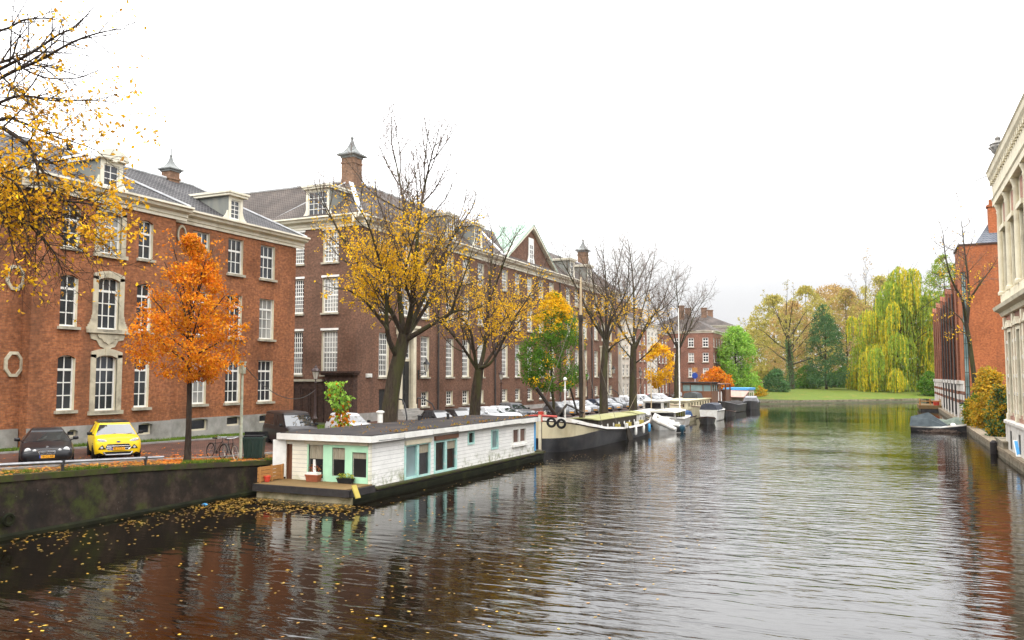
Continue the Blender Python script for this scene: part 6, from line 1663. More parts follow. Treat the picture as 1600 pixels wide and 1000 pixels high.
# ---- hulls
def hull(mb, stations, rows, mats, deckdrop=.3, deckmat=0, axis=None):
    """stations: (y, halfbeam, sheer); rows: list of (z function(sheer), beam factor)"""
    rings = []
    for y, hb_, sh in stations:
        pts = [(hb_*k(sh) if callable(k) else hb_*k, y, zf(sh)) for zf, k in rows]
        rings.append(pts[::-1]+[(-x,yy_,z) for x, yy_, z in pts])
    nr = len(rows)
    def mf(i, j):
        jj = nr-2-j if j < nr-1 else (j-nr if j >= nr else -1)
        return mats[max(0,min(jj,len(mats)-1))]
    mb.loft(rings, 0, False, False, True, mf)
    b = len(mb.v)
    for ring in (rings[0], rings[-1]): mb.add(ring, [tuple(range(len(ring)))], mats[0])
    for (y, hb_, sh), (y2, hb2, sh2) in zip(stations, stations[1:]):
        mb.add([(-hb_*.97,y,sh-deckdrop),(hb_*.97,y,sh-deckdrop),(hb2*.97,y2,sh2-deckdrop),(-hb2*.97,y2,sh2-deckdrop)], [(0,1,2,3)], deckmat)
M['hull_black'] = pm('black_hull_paint', (.014,.014,.016), (.03,.03,.032), 1.5, .4, c3=(.06,.055,.05), scale3=.8)
M['hull_cream'] = pm('cream_hull_paint', (.64,.57,.38), (.55,.48,.31), 1.2, .45, c3=(.4,.33,.2), scale3=.8, stretch=(1,1,.4))
M['hull_white'] = pm('white_hull_paint', (.62,.61,.57), (.5,.485,.45), 1.4, .4, c3=(.42,.36,.28), scale3=1.1)
M['hull_red'] = pm('red_hull_paint', (.48,.05,.03), (.4,.04,.025), 3, .45)
M['wood_strake'] = pm('brown_rubbing_strake', (.06,.035,.025), (.04,.025,.02), 3, .6)
M['lime_roof'] = pm('faded_lime_canvas', (.22,.22,.085), (.29,.28,.14), 1.5, .8, c3=(.34,.32,.2), scale3=.7)
M['dark_wood'] = pm('dark_tarred_wood', (.03,.025,.02), (.05,.04,.03), 4, .6)
M['mast_pale'] = pm('varnished_spar', (.46,.36,.22), (.36,.27,.16), 3, .5)
M['rope'] = pm('rope', (.2,.18,.14), (.14,.12,.1), 6, .9)
BX, BY0, BY1 = -23.2, 55.4, 80.5; BL = BY1-BY0
bg_ = thing('sailing_barge', 'old dutch sailing barge with cream bow, black hull and tall mast', 'boat', (BX,(BY0+BY1)/2,0))
tb = [(0,.12),(.008,.7),(.025,1.25),(.06,1.8),(.12,2.2),(.22,2.45),(.4,2.5),(.7,2.5),(.85,2.3),(.94,1.8),(.98,1.3),(1,.9)]
ts = [(0,2.62),(.06,2.4),(.15,2.0),(.3,1.5),(.5,1.18),(.7,1.15),(.85,1.35),(1,1.75)]
st = [(BY0-80+80*1+BL*k-(BY0+BY1)/2, b_, lerp_tab(ts,k)) for k, b_ in tb for _ in (0,)]
fineK = sorted(set([k for k, _ in tb]+[i/20 for i in range(21)]))
st = [(BL*(k-.5), lerp_tab(tb,k), lerp_tab(ts,k)) for k in fineK]
zB = lambda sh: min(zS(sh)-.01, 1.0+(2.6-sh)*.33); zS = lambda sh: sh-.24-.12*(sh-1.1); 
m_ = MB(); hull(m_, st, [(lambda sh: -.6,.72),(lambda sh: .12,.93),(zB,1.0),(zS,1.03),(lambda sh: zS(sh)+.09,1.07),(lambda sh: zS(sh)+.1,1.02),(lambda sh: sh,.99)], [0,0,1,3,3,2], .35, 4)
m_.build('hull', [M['hull_black'], M['hull_cream'], M['hull_white'], M['wood_strake'], M['dark_wood']], bg_, world=False, sharp=35)
Lc = lambda k: BL*(k-.5)
m_ = MB(); 
for sg in (-1,1): m_.tube([(sg*lerp_tab(tb,k)*1.0,Lc(k),lerp_tab(ts,k)+.02) for k in (.0,.008,.02)], .09, 6)
m_.box(-.16,.16,Lc(0)-.06,Lc(0)+.25,2.2,2.95); m_.build('red_bow_rail', M['hull_red'], bg_, world=False)
m_ = MB(); m_.box(-.1,.1,Lc(0)-.16,Lc(0)-.06,-.2,2.7); m_.box(-.14,.14,Lc(.02),Lc(.02)+.3,2.2,2.9); m_.build('stem', M['cream_paint'], bg_, world=False)
# long hatch with lime canvas roof and dark window band
def roofed(par, y0, y1, hw0, z0, z1, crown, side_m, roof_m, name, ports=0, pm_=None):
    m_ = MB(); m_.box(-hw0,hw0,y0,y1,z0,z1,0)
    for i in range(ports):
        y_ = y0+(y1-y0)*(i+.5)/ports
        for sg in (-1,1): m_.lathe([(.16,-.01),(.16,.03),(.1,.03)], (sg*hw0,y_,(z0+z1)/2), 10, 1, axis=(sg,0,0))
    o = m_.build(name, [side_m, pm_ or M['chrome']], par, world=False)
    m_ = MB(); rings = []
    for y_ in (y0-.15,y1+.15):
        rings.append([(x*(hw0+.07), y_, z1+crown*(1-x*x)) for x in (-1,-.6,-.2,.2,.6,1)]+[(x*(hw0+.07), y_, z1-.06+crown*(1-x*x)*.8) for x in (1,.6,.2,-.2,-.6,-1)])
    m_.loft(rings, 0, True, True, False); m_.build('roof', roof_m, o, world=False); return o
roofed(bg_, Lc(.34), Lc(.78), 1.55, .8, 1.95, .16, M['dark_wood'], M['lime_roof'], 'hatch_house', 7, M['white_paint'])
roofed(bg_, Lc(.86), Lc(.95), 1.2, 1.0, 1.9, .2, M['hull_white'], M['lime_roof'], 'stern_cabin', 2)
ym = 64.2-(BY0+BY1)/2; zt = at(905,432,X=BX).z
m_ = MB(); m_.tube([(0,ym,.8),(0,ym-.03,4),(-.06,ym,8),(-.03,ym,10.5)], [.21,.2,.17,.14], 10, 0); m_.tube([(-.03,ym,10.5),(0,ym,zt)], [.13,.07], 8, 1); m_.lathe([(.2,10.1),(.22,10.3),(.2,10.6)], (-.03,ym,0), 10, 0); m_.build('mast', [M['dark_wood'], M['mast_pale']], bg_, world=False)
m_ = MB(); m_.tube([(.18,ym-.05,1.2),(.3,ym-.1,5),(.12,ym,9.6)], [.10,.13,.06], 8); m_.build('furled_sail', pm('brown_sailcloth', (.25,.19,.13), (.18,.13,.09), 3, .9), bg_, world=False)
m_ = MB()
for a, b2 in (((0,ym,zt-1.5),(0,Lc(0),2.8)),((0,ym,zt-2),(2.3,ym+2.5,1.3)),((0,ym,zt-2),(-2.3,ym+2.5,1.3)),((0,ym,zt-.3),(0,Lc(.9),2.0)),((0,ym,8),(2.3,ym-1.5,1.6)),((0,ym,8),(-2.3,ym-1.5,1.6))): m_.tube([a,b2], .018, 3)
m_.build('rigging', M['rope'], bg_, world=False)
m_ = MB(); LB = lambda px, py, D: at(px,py,D=D)-bg_.location
m_.tube([LB(870,651,60),LB(838,606,59)], .14, 8); m_.build('bowsprit', M['dark_wood'], bg_, world=False)
m_ = MB(); m_.tube([LB(871,650,60.5),LB(886,632,61)], .09, 6); m_.tube([LB(886,632,61),LB(912,645,63)], .06, 6); m_.tube([LB(891,606,62.5),LB(902,646,63.5)], .08, 6); m_.build('spars', M['dark_wood'], bg_, world=False)
m_ = MB(); q = LB(883,640,62); m_.lathe([(.07,-1.0),(.06,1.2),(.09,1.3),(.11,1.5),(.07,1.55)], q, 10); m_.lathe([(.12,2.2),(.15,2.3),(.06,2.45)], q, 10); m_.tube([q+Vector((0,0,1.5)),q+Vector((0,0,2.3))], .05, 6); m_.build('deck_lantern', M['white_paint'], bg_, world=False)
m_ = MB(); m_.lathe([(.3,-.35),(.3,.35)], (0,Lc(.12),2.15), 12, axis=(1,0,0)); m_.box(-.6,.6,Lc(.12)-.1,Lc(.12)+.1,1.7,2.3); m_.build('windlass', M['dark_iron'], bg_, world=False)
for px, py in ((862,660),(877.5,662)):
    q = at(px,py,D=58.3 if px < 870 else 59)-bg_.location; m_ = MB(); m_.tube([q+Vector((.29*math.cos(a),-.05,.29*math.sin(a))) for a in [2*math.pi*i/16 for i in range(16)]], .095, 7, closed=True); m_.build('tyre_fender', M['tyre'], bg_, world=False)
m_ = MB(); yl = 68.5-(BY0+BY1)/2
m_.prism([(0,1.35),(.5,1.3),(1.9,.2),(1.75,-.35),(1.0,-.45),(.25,.4)], Vector((2.62,yl-.6,0)), VY, VZ, VX, 0, .1); m_.build('leeboard', M['dark_wood'], bg_, world=False)
m_ = MB(); m_.prism([(-.1,1.5),(.35,1.5),(.3,1.1),(0,1.1)], Vector((2.6,yl-.7,0)), VY, VZ, VX, 0, .2); m_.build('leeboard_bracket', M['white_paint'], bg_, world=False)
m_ = MB(); m_.loft([[(x*w_-1,Lc(.22)+y_,z) for x, z in ((-1,1.6),(-.7,1.95),(0,2.05),(.7,1.95),(1,1.6))] for y_, w_ in ((-.6,.3),(-.2,.55),(.4,.5),(.8,.2))], 0, closed=True); m_.build('green_cover', pm('green_tarpaulin', (.03,.22,.1), (.025,.17,.08), 3, .7), bg_, world=False)
m_ = MB()
for k, c_ in ((.37,0),(.47,1),(.6,1),(.7,0),(.76,1)):
    m_.box(1.9,2.25,Lc(k),Lc(k)+.5,.95,1.35+.1*c_,c_)
m_.build('deck_clutter', [M['white_paint'], M['yellow_wood']], bg_, world=False)
for k in (.62,.72,.8):
    m_ = MB(); m_.lathe([(.05,-.45),(.14,-.35),(.14,.25),(.05,.35)], (2.62,Lc(k),.75), 8); m_.build('fender', M['blue_paint'] if k == .8 else M['white_paint'], bg_, world=False)

# ---- generic small craft
def boat(name, label, cat, X, Y, rz, L_, beam, sheer, cols, group=None, bowk=1.35):
    t = thing(name, label, cat, (X,Y,0), rz, group)
    tb2 = [(0,.05),(.06,.35),(.16,.68),(.32,.92),(.55,1),(.85,.94),(1,.82)]
    ks = [0,.03,.06,.11,.16,.24,.32,.45,.55,.7,.85,1]
    st = [(L_*(k-.5), lerp_tab(tb2,k)*beam/2, sheer*(bowk-(bowk-1)*min(1,k/.45)) if k < .45 else sheer*(1+.08*(k-.45))) for k in ks]
    m_ = MB(); hull(m_, st, [(lambda sh: -.3,.6),(lambda sh: .08,.9),(lambda sh: sh-.16,1.0),(lambda sh: sh-.15,1.05),(lambda sh: sh-.05,1.05),(lambda sh: sh,.98)], cols[1], .12, cols[2] if len(cols) > 2 else 0)
    m_.build('hull', cols[0], t, world=False, sharp=35); return t
gm = 'boats moored behind the sailing barge'
# cream canal barge with wooden wheelhouse
cb = boat('canal_barge', 'long cream barge with small dark windows and brown wooden wheelhouse', 'boat', -25.0, 112, 0, 26, 4.8, 1.5, ([M['hull_black'],M['hull_cream'],M['brown_wood']],[0,1,1,2,1]), gm, 1.45)
m_ = MB(); m_.box(-1.9,1.9,-9.5,5,1.3,2.35,0); m_.box(-2.05,2.05,-9.7,5.1,2.35,2.47,0); m_.build('cabin', [M['hull_cream'], M['brown_wood']], cb, world=False)
for i in range(8):
    m_ = MB(); y_ = -8.6+1.7*i; m_.box(1.9,1.93,y_,y_+.5,1.7,2.15); m_.build('window', M['dark_pane'], cb, world=False)
for i in range(4):
    m_ = MB(); x = -1.35+.9*i; m_.box(x-.2,x+.2,-9.53,-9.5,1.65,2.1); m_.build('window', M['dark_pane'], cb, world=False)
m_ = MB(); m_.box(-2.1,2.1,5.2,10,1.3,3.4,0)
for a, b2, c, d in ((-2.1,2.1,5.2,5.3),(-2.1,2.1,9.9,10),(-2.1,-2.0,5.3,9.9),(2.0,2.1,5.3,9.9)): 
    m_.box(a,b2,c,d,4.3,4.55,0)
for x in (-2.05,-.9,.9,2.05):
    m_.box(x-.06,x+.06,5.2,5.32,3.4,4.3,0)
for y_ in (5.25,6.8,8.4,9.9): m_.box(2.0,2.1,y_-.06,y_+.06,3.4,4.3,0); m_.box(-2.1,-2.0,y_-.06,y_+.06,3.4,4.3,0)
wh = m_.build('wheelhouse', M['brown_wood'], cb, world=False)
m_ = MB(); m_.box(-1.98,1.98,5.34,9.85,3.41,4.29); m_.build('window', M['grey_pane'], wh, world=False)
m_ = MB(); m_.box(-2.4,2.4,4.9,10.3,4.55,4.68); m_.build('roof', M['bitumen'], wh, world=False)
m_ = MB(); m_.loft([[(x*w_,y_,z) for x, z in ((-1,2.47),(-.8,3.15),(0,3.35),(.8,3.15),(1,2.47))] for y_, w_ in ((1.2,1.0),(1.8,1.25),(3.6,1.25),(4.3,1.0))], 0, True); m_.build('tarpaulin', pm('grey_tarpaulin', (.05,.055,.06), (.08,.085,.09), 2, .6), cb, world=False)
# low white barge moored along the quay behind the cruiser
wg_ = boat('canal_barge', 'low white open barge with grey cover lying against the quay behind the cruiser', 'boat', -25.6, 92.5, 0, 19, 3.4, 1.15, ([M['hull_black'],M['hull_white'],M['wood_strake']],[0,1,1,2,1]), gm, 1.4)
m_ = MB(); m_.loft([[(x*w_,y_,z) for x, z in ((-1,1.0),(-.9,1.45),(0,1.75),(.9,1.45),(1,1.0))] for y_, w_ in ((-6.2,1.1),(-5.8,1.45),(1.5,1.5),(2,1.2))], 0, True); m_.build('cover', pm('pale_tarpaulin', (.6,.6,.58), (.45,.45,.44), 1.5, .7), wg_, world=False)
m_ = MB(); m_.box(-1.2,1.2,3.2,6.6,.9,2.5); m_.box(-1.35,1.35,3.0,6.8,2.5,2.6); wcb = m_.build('wheelhouse', M['hull_white'], wg_, world=False)
m_ = MB(); m_.box(-.95,.95,3.17,3.2,1.7,2.35); m_.box(1.2,1.23,3.6,6.2,1.7,2.35); m_.build('window', M['dark_pane'], wcb, world=False)
m_ = MB(); m_.tube([(0,2.4,1.0),(0,2.4,7.5)], [.07,.04], 7); m_.tube([(0,2.4,6.8),(0,-7,1.7)], .015, 3); m_.tube([(0,2.4,6.8),(0,8.5,1.5)], .015, 3); m_.build('mast', M['mast_pale'], wg_, world=False)
r = random.Random(17); m_ = MB()
for i in range(16):
    x = r.uniform(-1.2,1.2); y_ = r.uniform(-8,-6.4) if i < 6 else r.uniform(6.8,8.6); s_ = r.uniform(.12,.3); m_.box(x-s_,x+s_,y_-s_,y_+s_,1.0,1.0+2*s_,i%3)
m_.build('deck_clutter', [M['hull_black'],M['blue_paint'],M['terracotta']], wg_, world=False)
# open boat with a white canopy and inflatable in front
wb = boat('motor_cruiser', 'low white motor cruiser with cream canopy behind the grey inflatable', 'boat', -21.9, 88.5, R(3), 11, 3.3, 1.05, ([M['hull_white'],M['wood_strake'],M['hull_white']],[0,0,1,0,0]), gm)
m_ = MB(); m_.box(-1.3,1.3,-3.4,2.6,.95,1.75,0); wcab = m_.build('cabin', M['hull_white'], wb, world=False)
for i in range(4):
    m_ = MB(); y_ = -3.1+1.4*i; m_.box(1.3,1.33,y_,y_+1.15,1.12,1.66); m_.build('window', M['dark_pane'], wcab, world=False)
m_ = MB(); m_.box(-1.15,1.15,-3.43,-3.4,1.1,1.66); m_.build('window', M['dark_pane'], wcab, world=False)
m_ = MB(); m_.loft([[(x*w_,y_,z) for x, z in ((-1,1.74),(-.9,1.86),(0,1.98),(.9,1.86),(1,1.74))] for y_, w_ in ((-4.1,1.3),(-3.6,1.5),(2.4,1.45),(3,1.2))], 0, True); m_.build('canopy', pm('cream_canvas', (.58,.56,.48), (.46,.44,.38), 1.5, .8), wb, world=False)
m_ = MB(); m_.tube([(0,1.5,1.5),(0,1.5,13.2)], [.09,.05], 8); tag(m_.build('flagpole', M['white_paint'], None, False), 'tall slim white mast standing among the moored boats', 'mast').location = wb.location+Vector((.35,2,0))
a = at(1023,653,D=83); b2 = at(1064,671,D=80.5); dv = (b2-a); sdv = dv.cross(VZ).normalized()*.75; upv = sdv.cross(dv).normalized()
if upv.z < 0: upv = -upv
t_ = thing('inflatable_dinghy', 'grey white inflatable dinghy hanging bow up with dark outboard motor', 'dinghy', (b2.x,b2.y,0), 0, None)
m_ = MB(); pts = [b2+sdv, a.lerp(b2,.35)+sdv, a.lerp(b2,.12)+sdv*.75, a+upv*.25, a.lerp(b2,.12)-sdv*.75, a.lerp(b2,.35)-sdv, b2-sdv]
m_.tube(pts, [.2,.27,.27,.25,.27,.27,.2], 10); m_.build('tube', M['hull_white'], t_)
m_ = MB(); m_.add([a.lerp(b2,.2)+sdv*.7-upv*.15,a.lerp(b2,.2)-sdv*.7-upv*.15,b2-sdv-upv*.15,b2+sdv-upv*.15], [(0,1,2,3)]); m_.bar(b2-sdv*.9,b2+sdv*.9,.08,.5); m_.build('floor', M['black_plastic'], t_)
m_ = MB(); q = b2+dv.normalized()*.15; m_.loft([[q+Vector((x*w_,y_*w_,z)) for x, y_ in ((-.2,-.15),(.2,-.15),(.25,.15),(-.25,.15))] for z, w_ in ((-.45,.5),(-.1,.6),(0,1.1),(.35,1.2),(.5,.7))], 0); m_.build('outboard_motor', pm('dark_teal_cowl', (.015,.06,.09), (.012,.045,.07), 4, .35), t_)
m_ = MB()
for i in range(3):
    q = a.lerp(b2,.35+.2*i)+upv*.12; m_.box(q.x-.5,q.x+.5,q.y-.15,q.y+.15,q.z,q.z+.3)
m_.build('seats', M['white_paint'], t_)
# small craft tied up between the larger boats
for i, (x, y_, rz_, L_, hull_, lb) in enumerate(((-19.6,97.5,R(12),5.2,'hull_black','small dark rowing boat tied beside the stern of the white cruiser'),(-23.2,100.5,R(-4),6.5,'hull_cream','small cream launch lying between the cruiser and the cream barge'),
        (-20.7,117.5,R(5),6.0,'hull_black','dark tender moored behind the canvas hooded white boat'),(-23.9,82.6,R(20),4.2,'hull_white','small white skiff tucked in astern of the sailing barge'),(-22.9,138,R(3),7,'hull_black','low dark launch between the two dark sloops'))):
    sb = boat('rowing_boat', lb, 'boat', x, y_, rz_, L_, 1.9, .62, ([M[hull_],M['wood_strake'],M['deckwood']],[0,0,0,1,1],2), gm, 1.5)
    m_ = MB()
    for k in (-.22,.0,.22): m_.box(-.75,.75,L_*k-.12,L_*k+.12,.55,.6)
    m_.build('thwarts', M['deckwood'], sb, world=False)
    if i in (1,4):
        m_ = MB(); m_.loft([[(q*w_,yy2,z) for q, z in ((-1,.6),(-.75,1.15),(0,1.35),(.75,1.15),(1,.6))] for yy2, w_ in ((-1.2,.6),(-.4,.8),(1.8,.75))], 0, True); m_.build('cover', M['rubber'] if i == 4 else pm('blue_cover', (.03,.07,.16), (.025,.05,.12), 3, .8), sb, world=False)
m_ = MB()
for a, b2 in (((-20.9,57.2,2.1),(-27.6,54.0,1.35)),((-22.5,79.8,1.6),(-27.6,84,1.3)),((-21.3,50.9,.6),(-27.6,52.5,1.35)),((-24.6,98,1.4),(-27.6,100,1.3))):
    pts = []
    for i in range(9):
        k = i/8; q = Vector(a).lerp(Vector(b2),k); q.z -= .5*4*k*(1-k)*.5; pts.append(q)
    m2 = MB(); m2.tube(pts, .025, 5); tag(m2.build('mooring_rope', M['rope']), {57.2:'mooring rope running from the barge bow to the quay',79.8:'mooring rope at the stern of the sailing barge',50.9:'mooring rope at the far end of the houseboat',98:'mooring rope of the low white barge by the quay'}[a[1]], 'rope', 'mooring ropes to the left quay')
# white boat with dark canvas hood, stern towards the viewer
cbt = boat('cabin_boat', 'white boat with a dark blue grey canvas hood, stern towards the viewer', 'boat', -20.6, 106.5, R(182), 8, 2.6, 1.3, ([M['hull_white'],M['hull_black'],M['hull_red']],[0,0,0,1,0]), gm, 1.15)
m_ = MB(); m_.loft([[(x*w_,y_,z) for x, z in ((-1,1.3),(-.82,1.95),(-.4,2.12),(.4,2.12),(.82,1.95),(1,1.3))] for y_, w_ in ((-1.2,.9),(0,1.18),(3.4,1.18),(3.95,1.05))], 0, True); m_.build('canvas_hood', pm('slate_canvas', (.04,.045,.06), (.06,.065,.08), 2, .7), cbt, world=False)
# far moorings
h2 = boat('houseboat', 'small white cabin houseboat with brown posts behind the dark sloop', 'houseboat', -25.6, 132, 0, 12, 4.6, .9, ([M['hull_black'],M['deckwood']],[0,0,0,0,0],1), gm, 1.1)
m_ = MB(); m_.box(-1.2,1.6,-4.6,-1.0,.8,3.1,0); m_.box(-1.9,2.1,-5.0,4.2,4.2,4.35,1)
for x, y_ in ((-1.8,-4.8),(2.0,-4.8),(2.0,0),(-1.8,0),(2,4),(-1.8,4)): m_.box(x-.1,x+.1,y_-.1,y_+.1,.8,4.2,1)
m_.box(-1.8,2.0,.2,4,.8,3.4,1); m_.build('cabin', [M['white_paint'],M['brown_wood']], h2, world=False)
m_ = MB(); m_.box(-.8,.9,-.98,.19,1.2,4.1); m_.build('window', M['grey_pane'], h2, world=False)
h3 = boat('houseboat', 'far low houseboat with a blue roof edge and pinkish awning', 'houseboat', -25.4, 153, 0, 18, 5, .8, ([M['hull_black'],M['deckwood']],[0,0,0,0,0],1), gm, 1.1)
m_ = MB(); m_.box(-2,2,-1,7.5,.7,3.0,0); m_.box(-2.2,2.2,-1.2,7.8,3.0,3.4,1); m_.build('cabin', [M['cream_paint'],M['blue_paint']], h3, world=False)
for y_ in (0,2.2,4.4):
    m_ = MB(); m_.box(2.0,2.03,y_,y_+1.4,1.4,2.5); m_.build('window', M['dark_pane'], h3, world=False)
m_ = MB(); m_.add([(-2,-7,2.0),(2.4,-7,1.9),(2.4,-1.3,2.9),(-2,-1.3,3.0)], [(0,1,2,3)]); m_.add([(-2,-7,1.9),(2.4,-7,1.8),(2.4,-1.3,2.8),(-2,-1.3,2.9)], [(3,2,1,0)])
for i in range(6): m_.tube([(2.3,-6.8+1.05*i,.8),(2.3,-6.8+1.05*i,1.95+.17*i)], .07, 5)
m_.build('awning', pm('pinkish_boards', (.42,.27,.22), (.34,.2,.16), 2, .8), h3, world=False)
sl1 = boat('sloop', 'dark steel sloop with raised bow just right of the white cabin boat', 'boat', -22.6, 129, R(-6), 11, 3, 1.25, ([M['hull_black'],M['dark_wood']],[0,0,1,0,0],1), 'dark sloops at the far moorings', 1.5)
m_ = MB(); m_.loft([[(x*w_,y_,z) for x, z in ((-1,1.2),(-.7,1.6),(0,1.75),(.7,1.6),(1,1.2))] for y_, w_ in ((-2.5,.8),(0,1.2),(4.5,1.1))], 0, True); m_.build('cover', M['rubber'], sl1, world=False)
sl2 = boat('sloop', 'dark steel sloop with grey cabin top, last boat on the left side', 'boat', -21.8, 146, R(8), 10, 3, 1.2, ([M['hull_black'],M['dark_wood']],[0,0,1,0,0],1), 'dark sloops at the far moorings', 1.2)
m_ = MB(); m_.loft([[(x*w_,y_,z+.35*k) for x, z in ((-1,1.1),(-.7,1.9),(.7,1.9),(1,1.1))] for y_, w_, k in ((-3.4,1.2,0),(-2.8,1.3,.6),(1,1.3,.6),(2.5,.9,0))], 0, True); m_.build('cover', pm('grey_cover', (.28,.28,.29), (.2,.2,.21), 2, .6), sl2, world=False)
# right bank craft
rb1 = boat('rowing_boat', 'small open boat with a slate blue tent cover by the right bank', 'boat', 4.3, 92.5, R(80), 4.9, 1.8, .55, ([M['hull_black'],M['hull_white'],M['wood_strake']],[0,0,1,1,1],2), 'boats at the right bank', 1.5)
m_ = MB(); m_.loft([[(x*w_,y_,.55+z*h_) for x, z in ((-1,0),(-.5,.55),(0,1),(.5,.55),(1,0))] for y_, w_, h_ in ((-.9,.8,.1),(.9,1.0,1.35),(2.5,.9,.9))], 0, True, smooth=False); m_.build('tent_cover', pm('slate_tarpaulin', (.035,.045,.05), (.06,.075,.08), 2, .6), rb1, world=False)
m_ = MB()
for x in (-.4,0,.35): m_.lathe([(.02,-.2),(.18,-.1),(.2,.1),(.02,.2)], (x,-1.3+.3*x,.68), 10, axis=(1,.3,0))
m_.build('fender', M['white_paint'], rb1, world=False)
rb2 = boat('rowing_boat', 'dark boat under a rumpled green cover against the right quay', 'boat', 6.0, 96.5, R(84), 3.6, 1.7, .6, ([M['hull_black'],M['wood_strake']],[0,0,1,0,0],1), 'boats at the right bank', 1.2)
m_ = MB(); m_.loft([[(x*w_,y_,.55+z*h_) for x, z in ((-1,0),(-.6,.5),(0,.75+.2*math.sin(y_*5)),(.5,.5),(1,0))] for y_, w_, h_ in ((-1.6,.6,.5),(-.8,.9,.8),(0,.95,1.0),(.8,.9,.75),(1.6,.7,.6))], 0, True); m_.build('cover', pm('green_grey_cover', (.16,.19,.15), (.1,.12,.1), 3, .8), rb2, world=False)
m_ = MB(); r = random.Random(13)
for i in range(150):
    q = Vector((r.gauss(4.6,.7),r.gauss(91.2,.45),.05+.32*r.random()*r.random())); d = rvec(r); d.z *= .3; m_.tube([q-d*.4,q+d*.4], .018, 3)
tag(m_.build('driftwood_heap', M['twig'], sharp=0), 'heap of brown twigs floating by the small tented boat', 'twig heap', kind='stuff')
rf = thing('raft', 'wooden terrace raft with orange planters below the brick warehouse', 'raft', (6.0,150,0))
m_ = MB(); m_.box(4.3,7.4,146,156,-.2,.35,1); m_.box(4.1,7.4,145.8,156.2,.35,.9,0); m_.build('deck', [M['deckwood'],M['hull_black']], rf)
m_ = MB()
for x in (4.3,5.8,7.2):
    m_.box(x-.06,x+.06,146,146.12,.9,1.9); m_.box(x-.06,x+.06,150,150.12,.9,1.9)
m_.box(4.2,7.3,146,146.1,1.5,1.65); m_.box(4.2,4.3,146,150,1.6,1.75); m_.build('bench_rail', M['orange_wood'], rf)
m_ = MB(); m_.lathe([(.4,0),(.5,.7),(.45,.75)], (6.6,146.8,.9), 10); m_.build('planter', M['red_pot'], rf)
# ---------------------------------------------------------------- right bank houses
M['cream_stucco'] = pm('cream_stucco', (.72,.66,.50), (.64,.58,.43), 1.3, .7, c3=(.5,.44,.32), scale3=.8)
M['white_stone'] = pm('grey_white_stone', (.60,.57,.52), (.5,.47,.42), 1.6, .8, c3=(.36,.32,.27), scale3=1.1, bmp=.1)
WX = 7.4; wh_ = Wall((WX,0,0), -VY); YC = at(1578,690,X=WX).y; Y0 = 34.0
bw = thing('ornate_house', 'ornate cream and pink canal house with columns and urn, cut by the right edge', 'building', (WX+5,(YC+Y0)/2,.5))
A = lambda y: -y
z_of = lambda py, px=1572: at(px,py,X=WX).z
zb0, zb1, zc0, zc1, zu1, ze = .3, z_of(655,1578), z_of(497,1566), z_of(482,1564), z_of(322,1562), z_of(290,1552)
bayc = [YC-2.7-4.0*i for i in range(7)]
opl = []; opu = []
for y in bayc: opl.append((A(y)-.75,A(y)+.75,zb1+.5,zc0-1.2)); opu.append((A(y)-.8,A(y)+.8,zc1+.9,zu1-2.1))
m_ = MB(); wh_.face(m_, A(YC), A(Y0), zb1, zc0+.1, opl, .3, 0, 1); m_.box(WX+.01,WX+10,YC-.02,YC,.2,ze); m_.add([(WX,YC,zb0),(WX+10,YC,zb0),(WX+10,YC,ze),(WX,YC,ze)], [(3,2,1,0)]); m_.add([(WX,Y0,zb0),(WX+10,Y0,zb0),(WX+10,Y0,ze+.3),(WX,Y0,ze+.3)], [(0,1,2,3)]); m_.add([(WX,Y0+.003,zb0),(WX+10,Y0+.003,zb0),(WX+10,Y0+.003,zb1),(WX,Y0+.003,zb1)], [(0,1,2,3)]); m_.build('wall', [M['brick_pink'], M['cream_stucco']], bw)
m_ = MB(); wh_.face(m_, A(YC), A(Y0), zc0+.1, ze, opu, .3, 0, 0); m_.build('upper_wall', M['cream_stucco'], bw)
for o in opl+opu: add_window(bw, wh_, o[0], o[1], o[2], o[3], 2, [1,1,1], .3, .12, .07, 2, M['cream_stucco'], None, M['glass'])
m_ = MB(); wh_.box(m_, A(YC), A(Y0), -.22, .02, zb0, zb1-.25)
wh_.extrude(m_, [(0,zb1-.25),(.32,zb1-.25),(.32,zb1-.08),(.15,zb1),(0,zb1)], A(YC)-.1, A(Y0)); m_.build('plinth', M['white_stone'], bw)
for y in bayc[:3]:
    m_ = MB(); wh_.box(m_, A(y)-.35, A(y)+.35, -.235, -.2, .7, 1.9); m_.build('cellar_vent', M['dark_iron'], bw)
m_ = MB()
for k in range(5):
    z = zb1+1.15*k+.55
    if z < zc0-1.6:
        edges = [A(YC)]+[e_ for o in opl for e_ in (o[0]-.3,o[1]+.3)]+[A(Y0)]
        for i in range(0, len(edges), 2): wh_.box(m_, edges[i]+.0, edges[i+1], -.06, .02, z, z+.22)
m_.build('stone_bands', M['white_stone'], bw)
piers = [YC-.45]+[y-2.0 for y in bayc]
m_ = MB()
for i, y in enumerate(piers):
    a = A(y); wh_.box(m_, a-.26, a+.26, -.1, .02, zb1+.02, zc0-.9); wh_.box(m_, a-.36, a+.36, -.22, .02, zc0-.9, zc0-.72); wh_.box(m_, a-.3, a+.3, -.16, .02, zc0-.72, zc0-.1); wh_.box(m_, a-.34, a+.34, -.16, .02, zb1+.02, zb1+.4)
for o in opl:
    wh_.box(m_, o[0]-.25, o[0], -.1, .02, o[2]-.2, o[3]+.3); wh_.box(m_, o[1], o[1]+.25, -.1, .02, o[2]-.2, o[3]+.3); wh_.box(m_, o[0], o[1], -.1, .02, o[3], o[3]+.3); wh_.poly(m_, [(o[0]-.4,o[3]+.3),(o[1]+.4,o[3]+.3),((o[0]+o[1])/2,o[3]+.8)], -.25, .0)
m_.build('pilasters', M['cream_stucco'], bw)
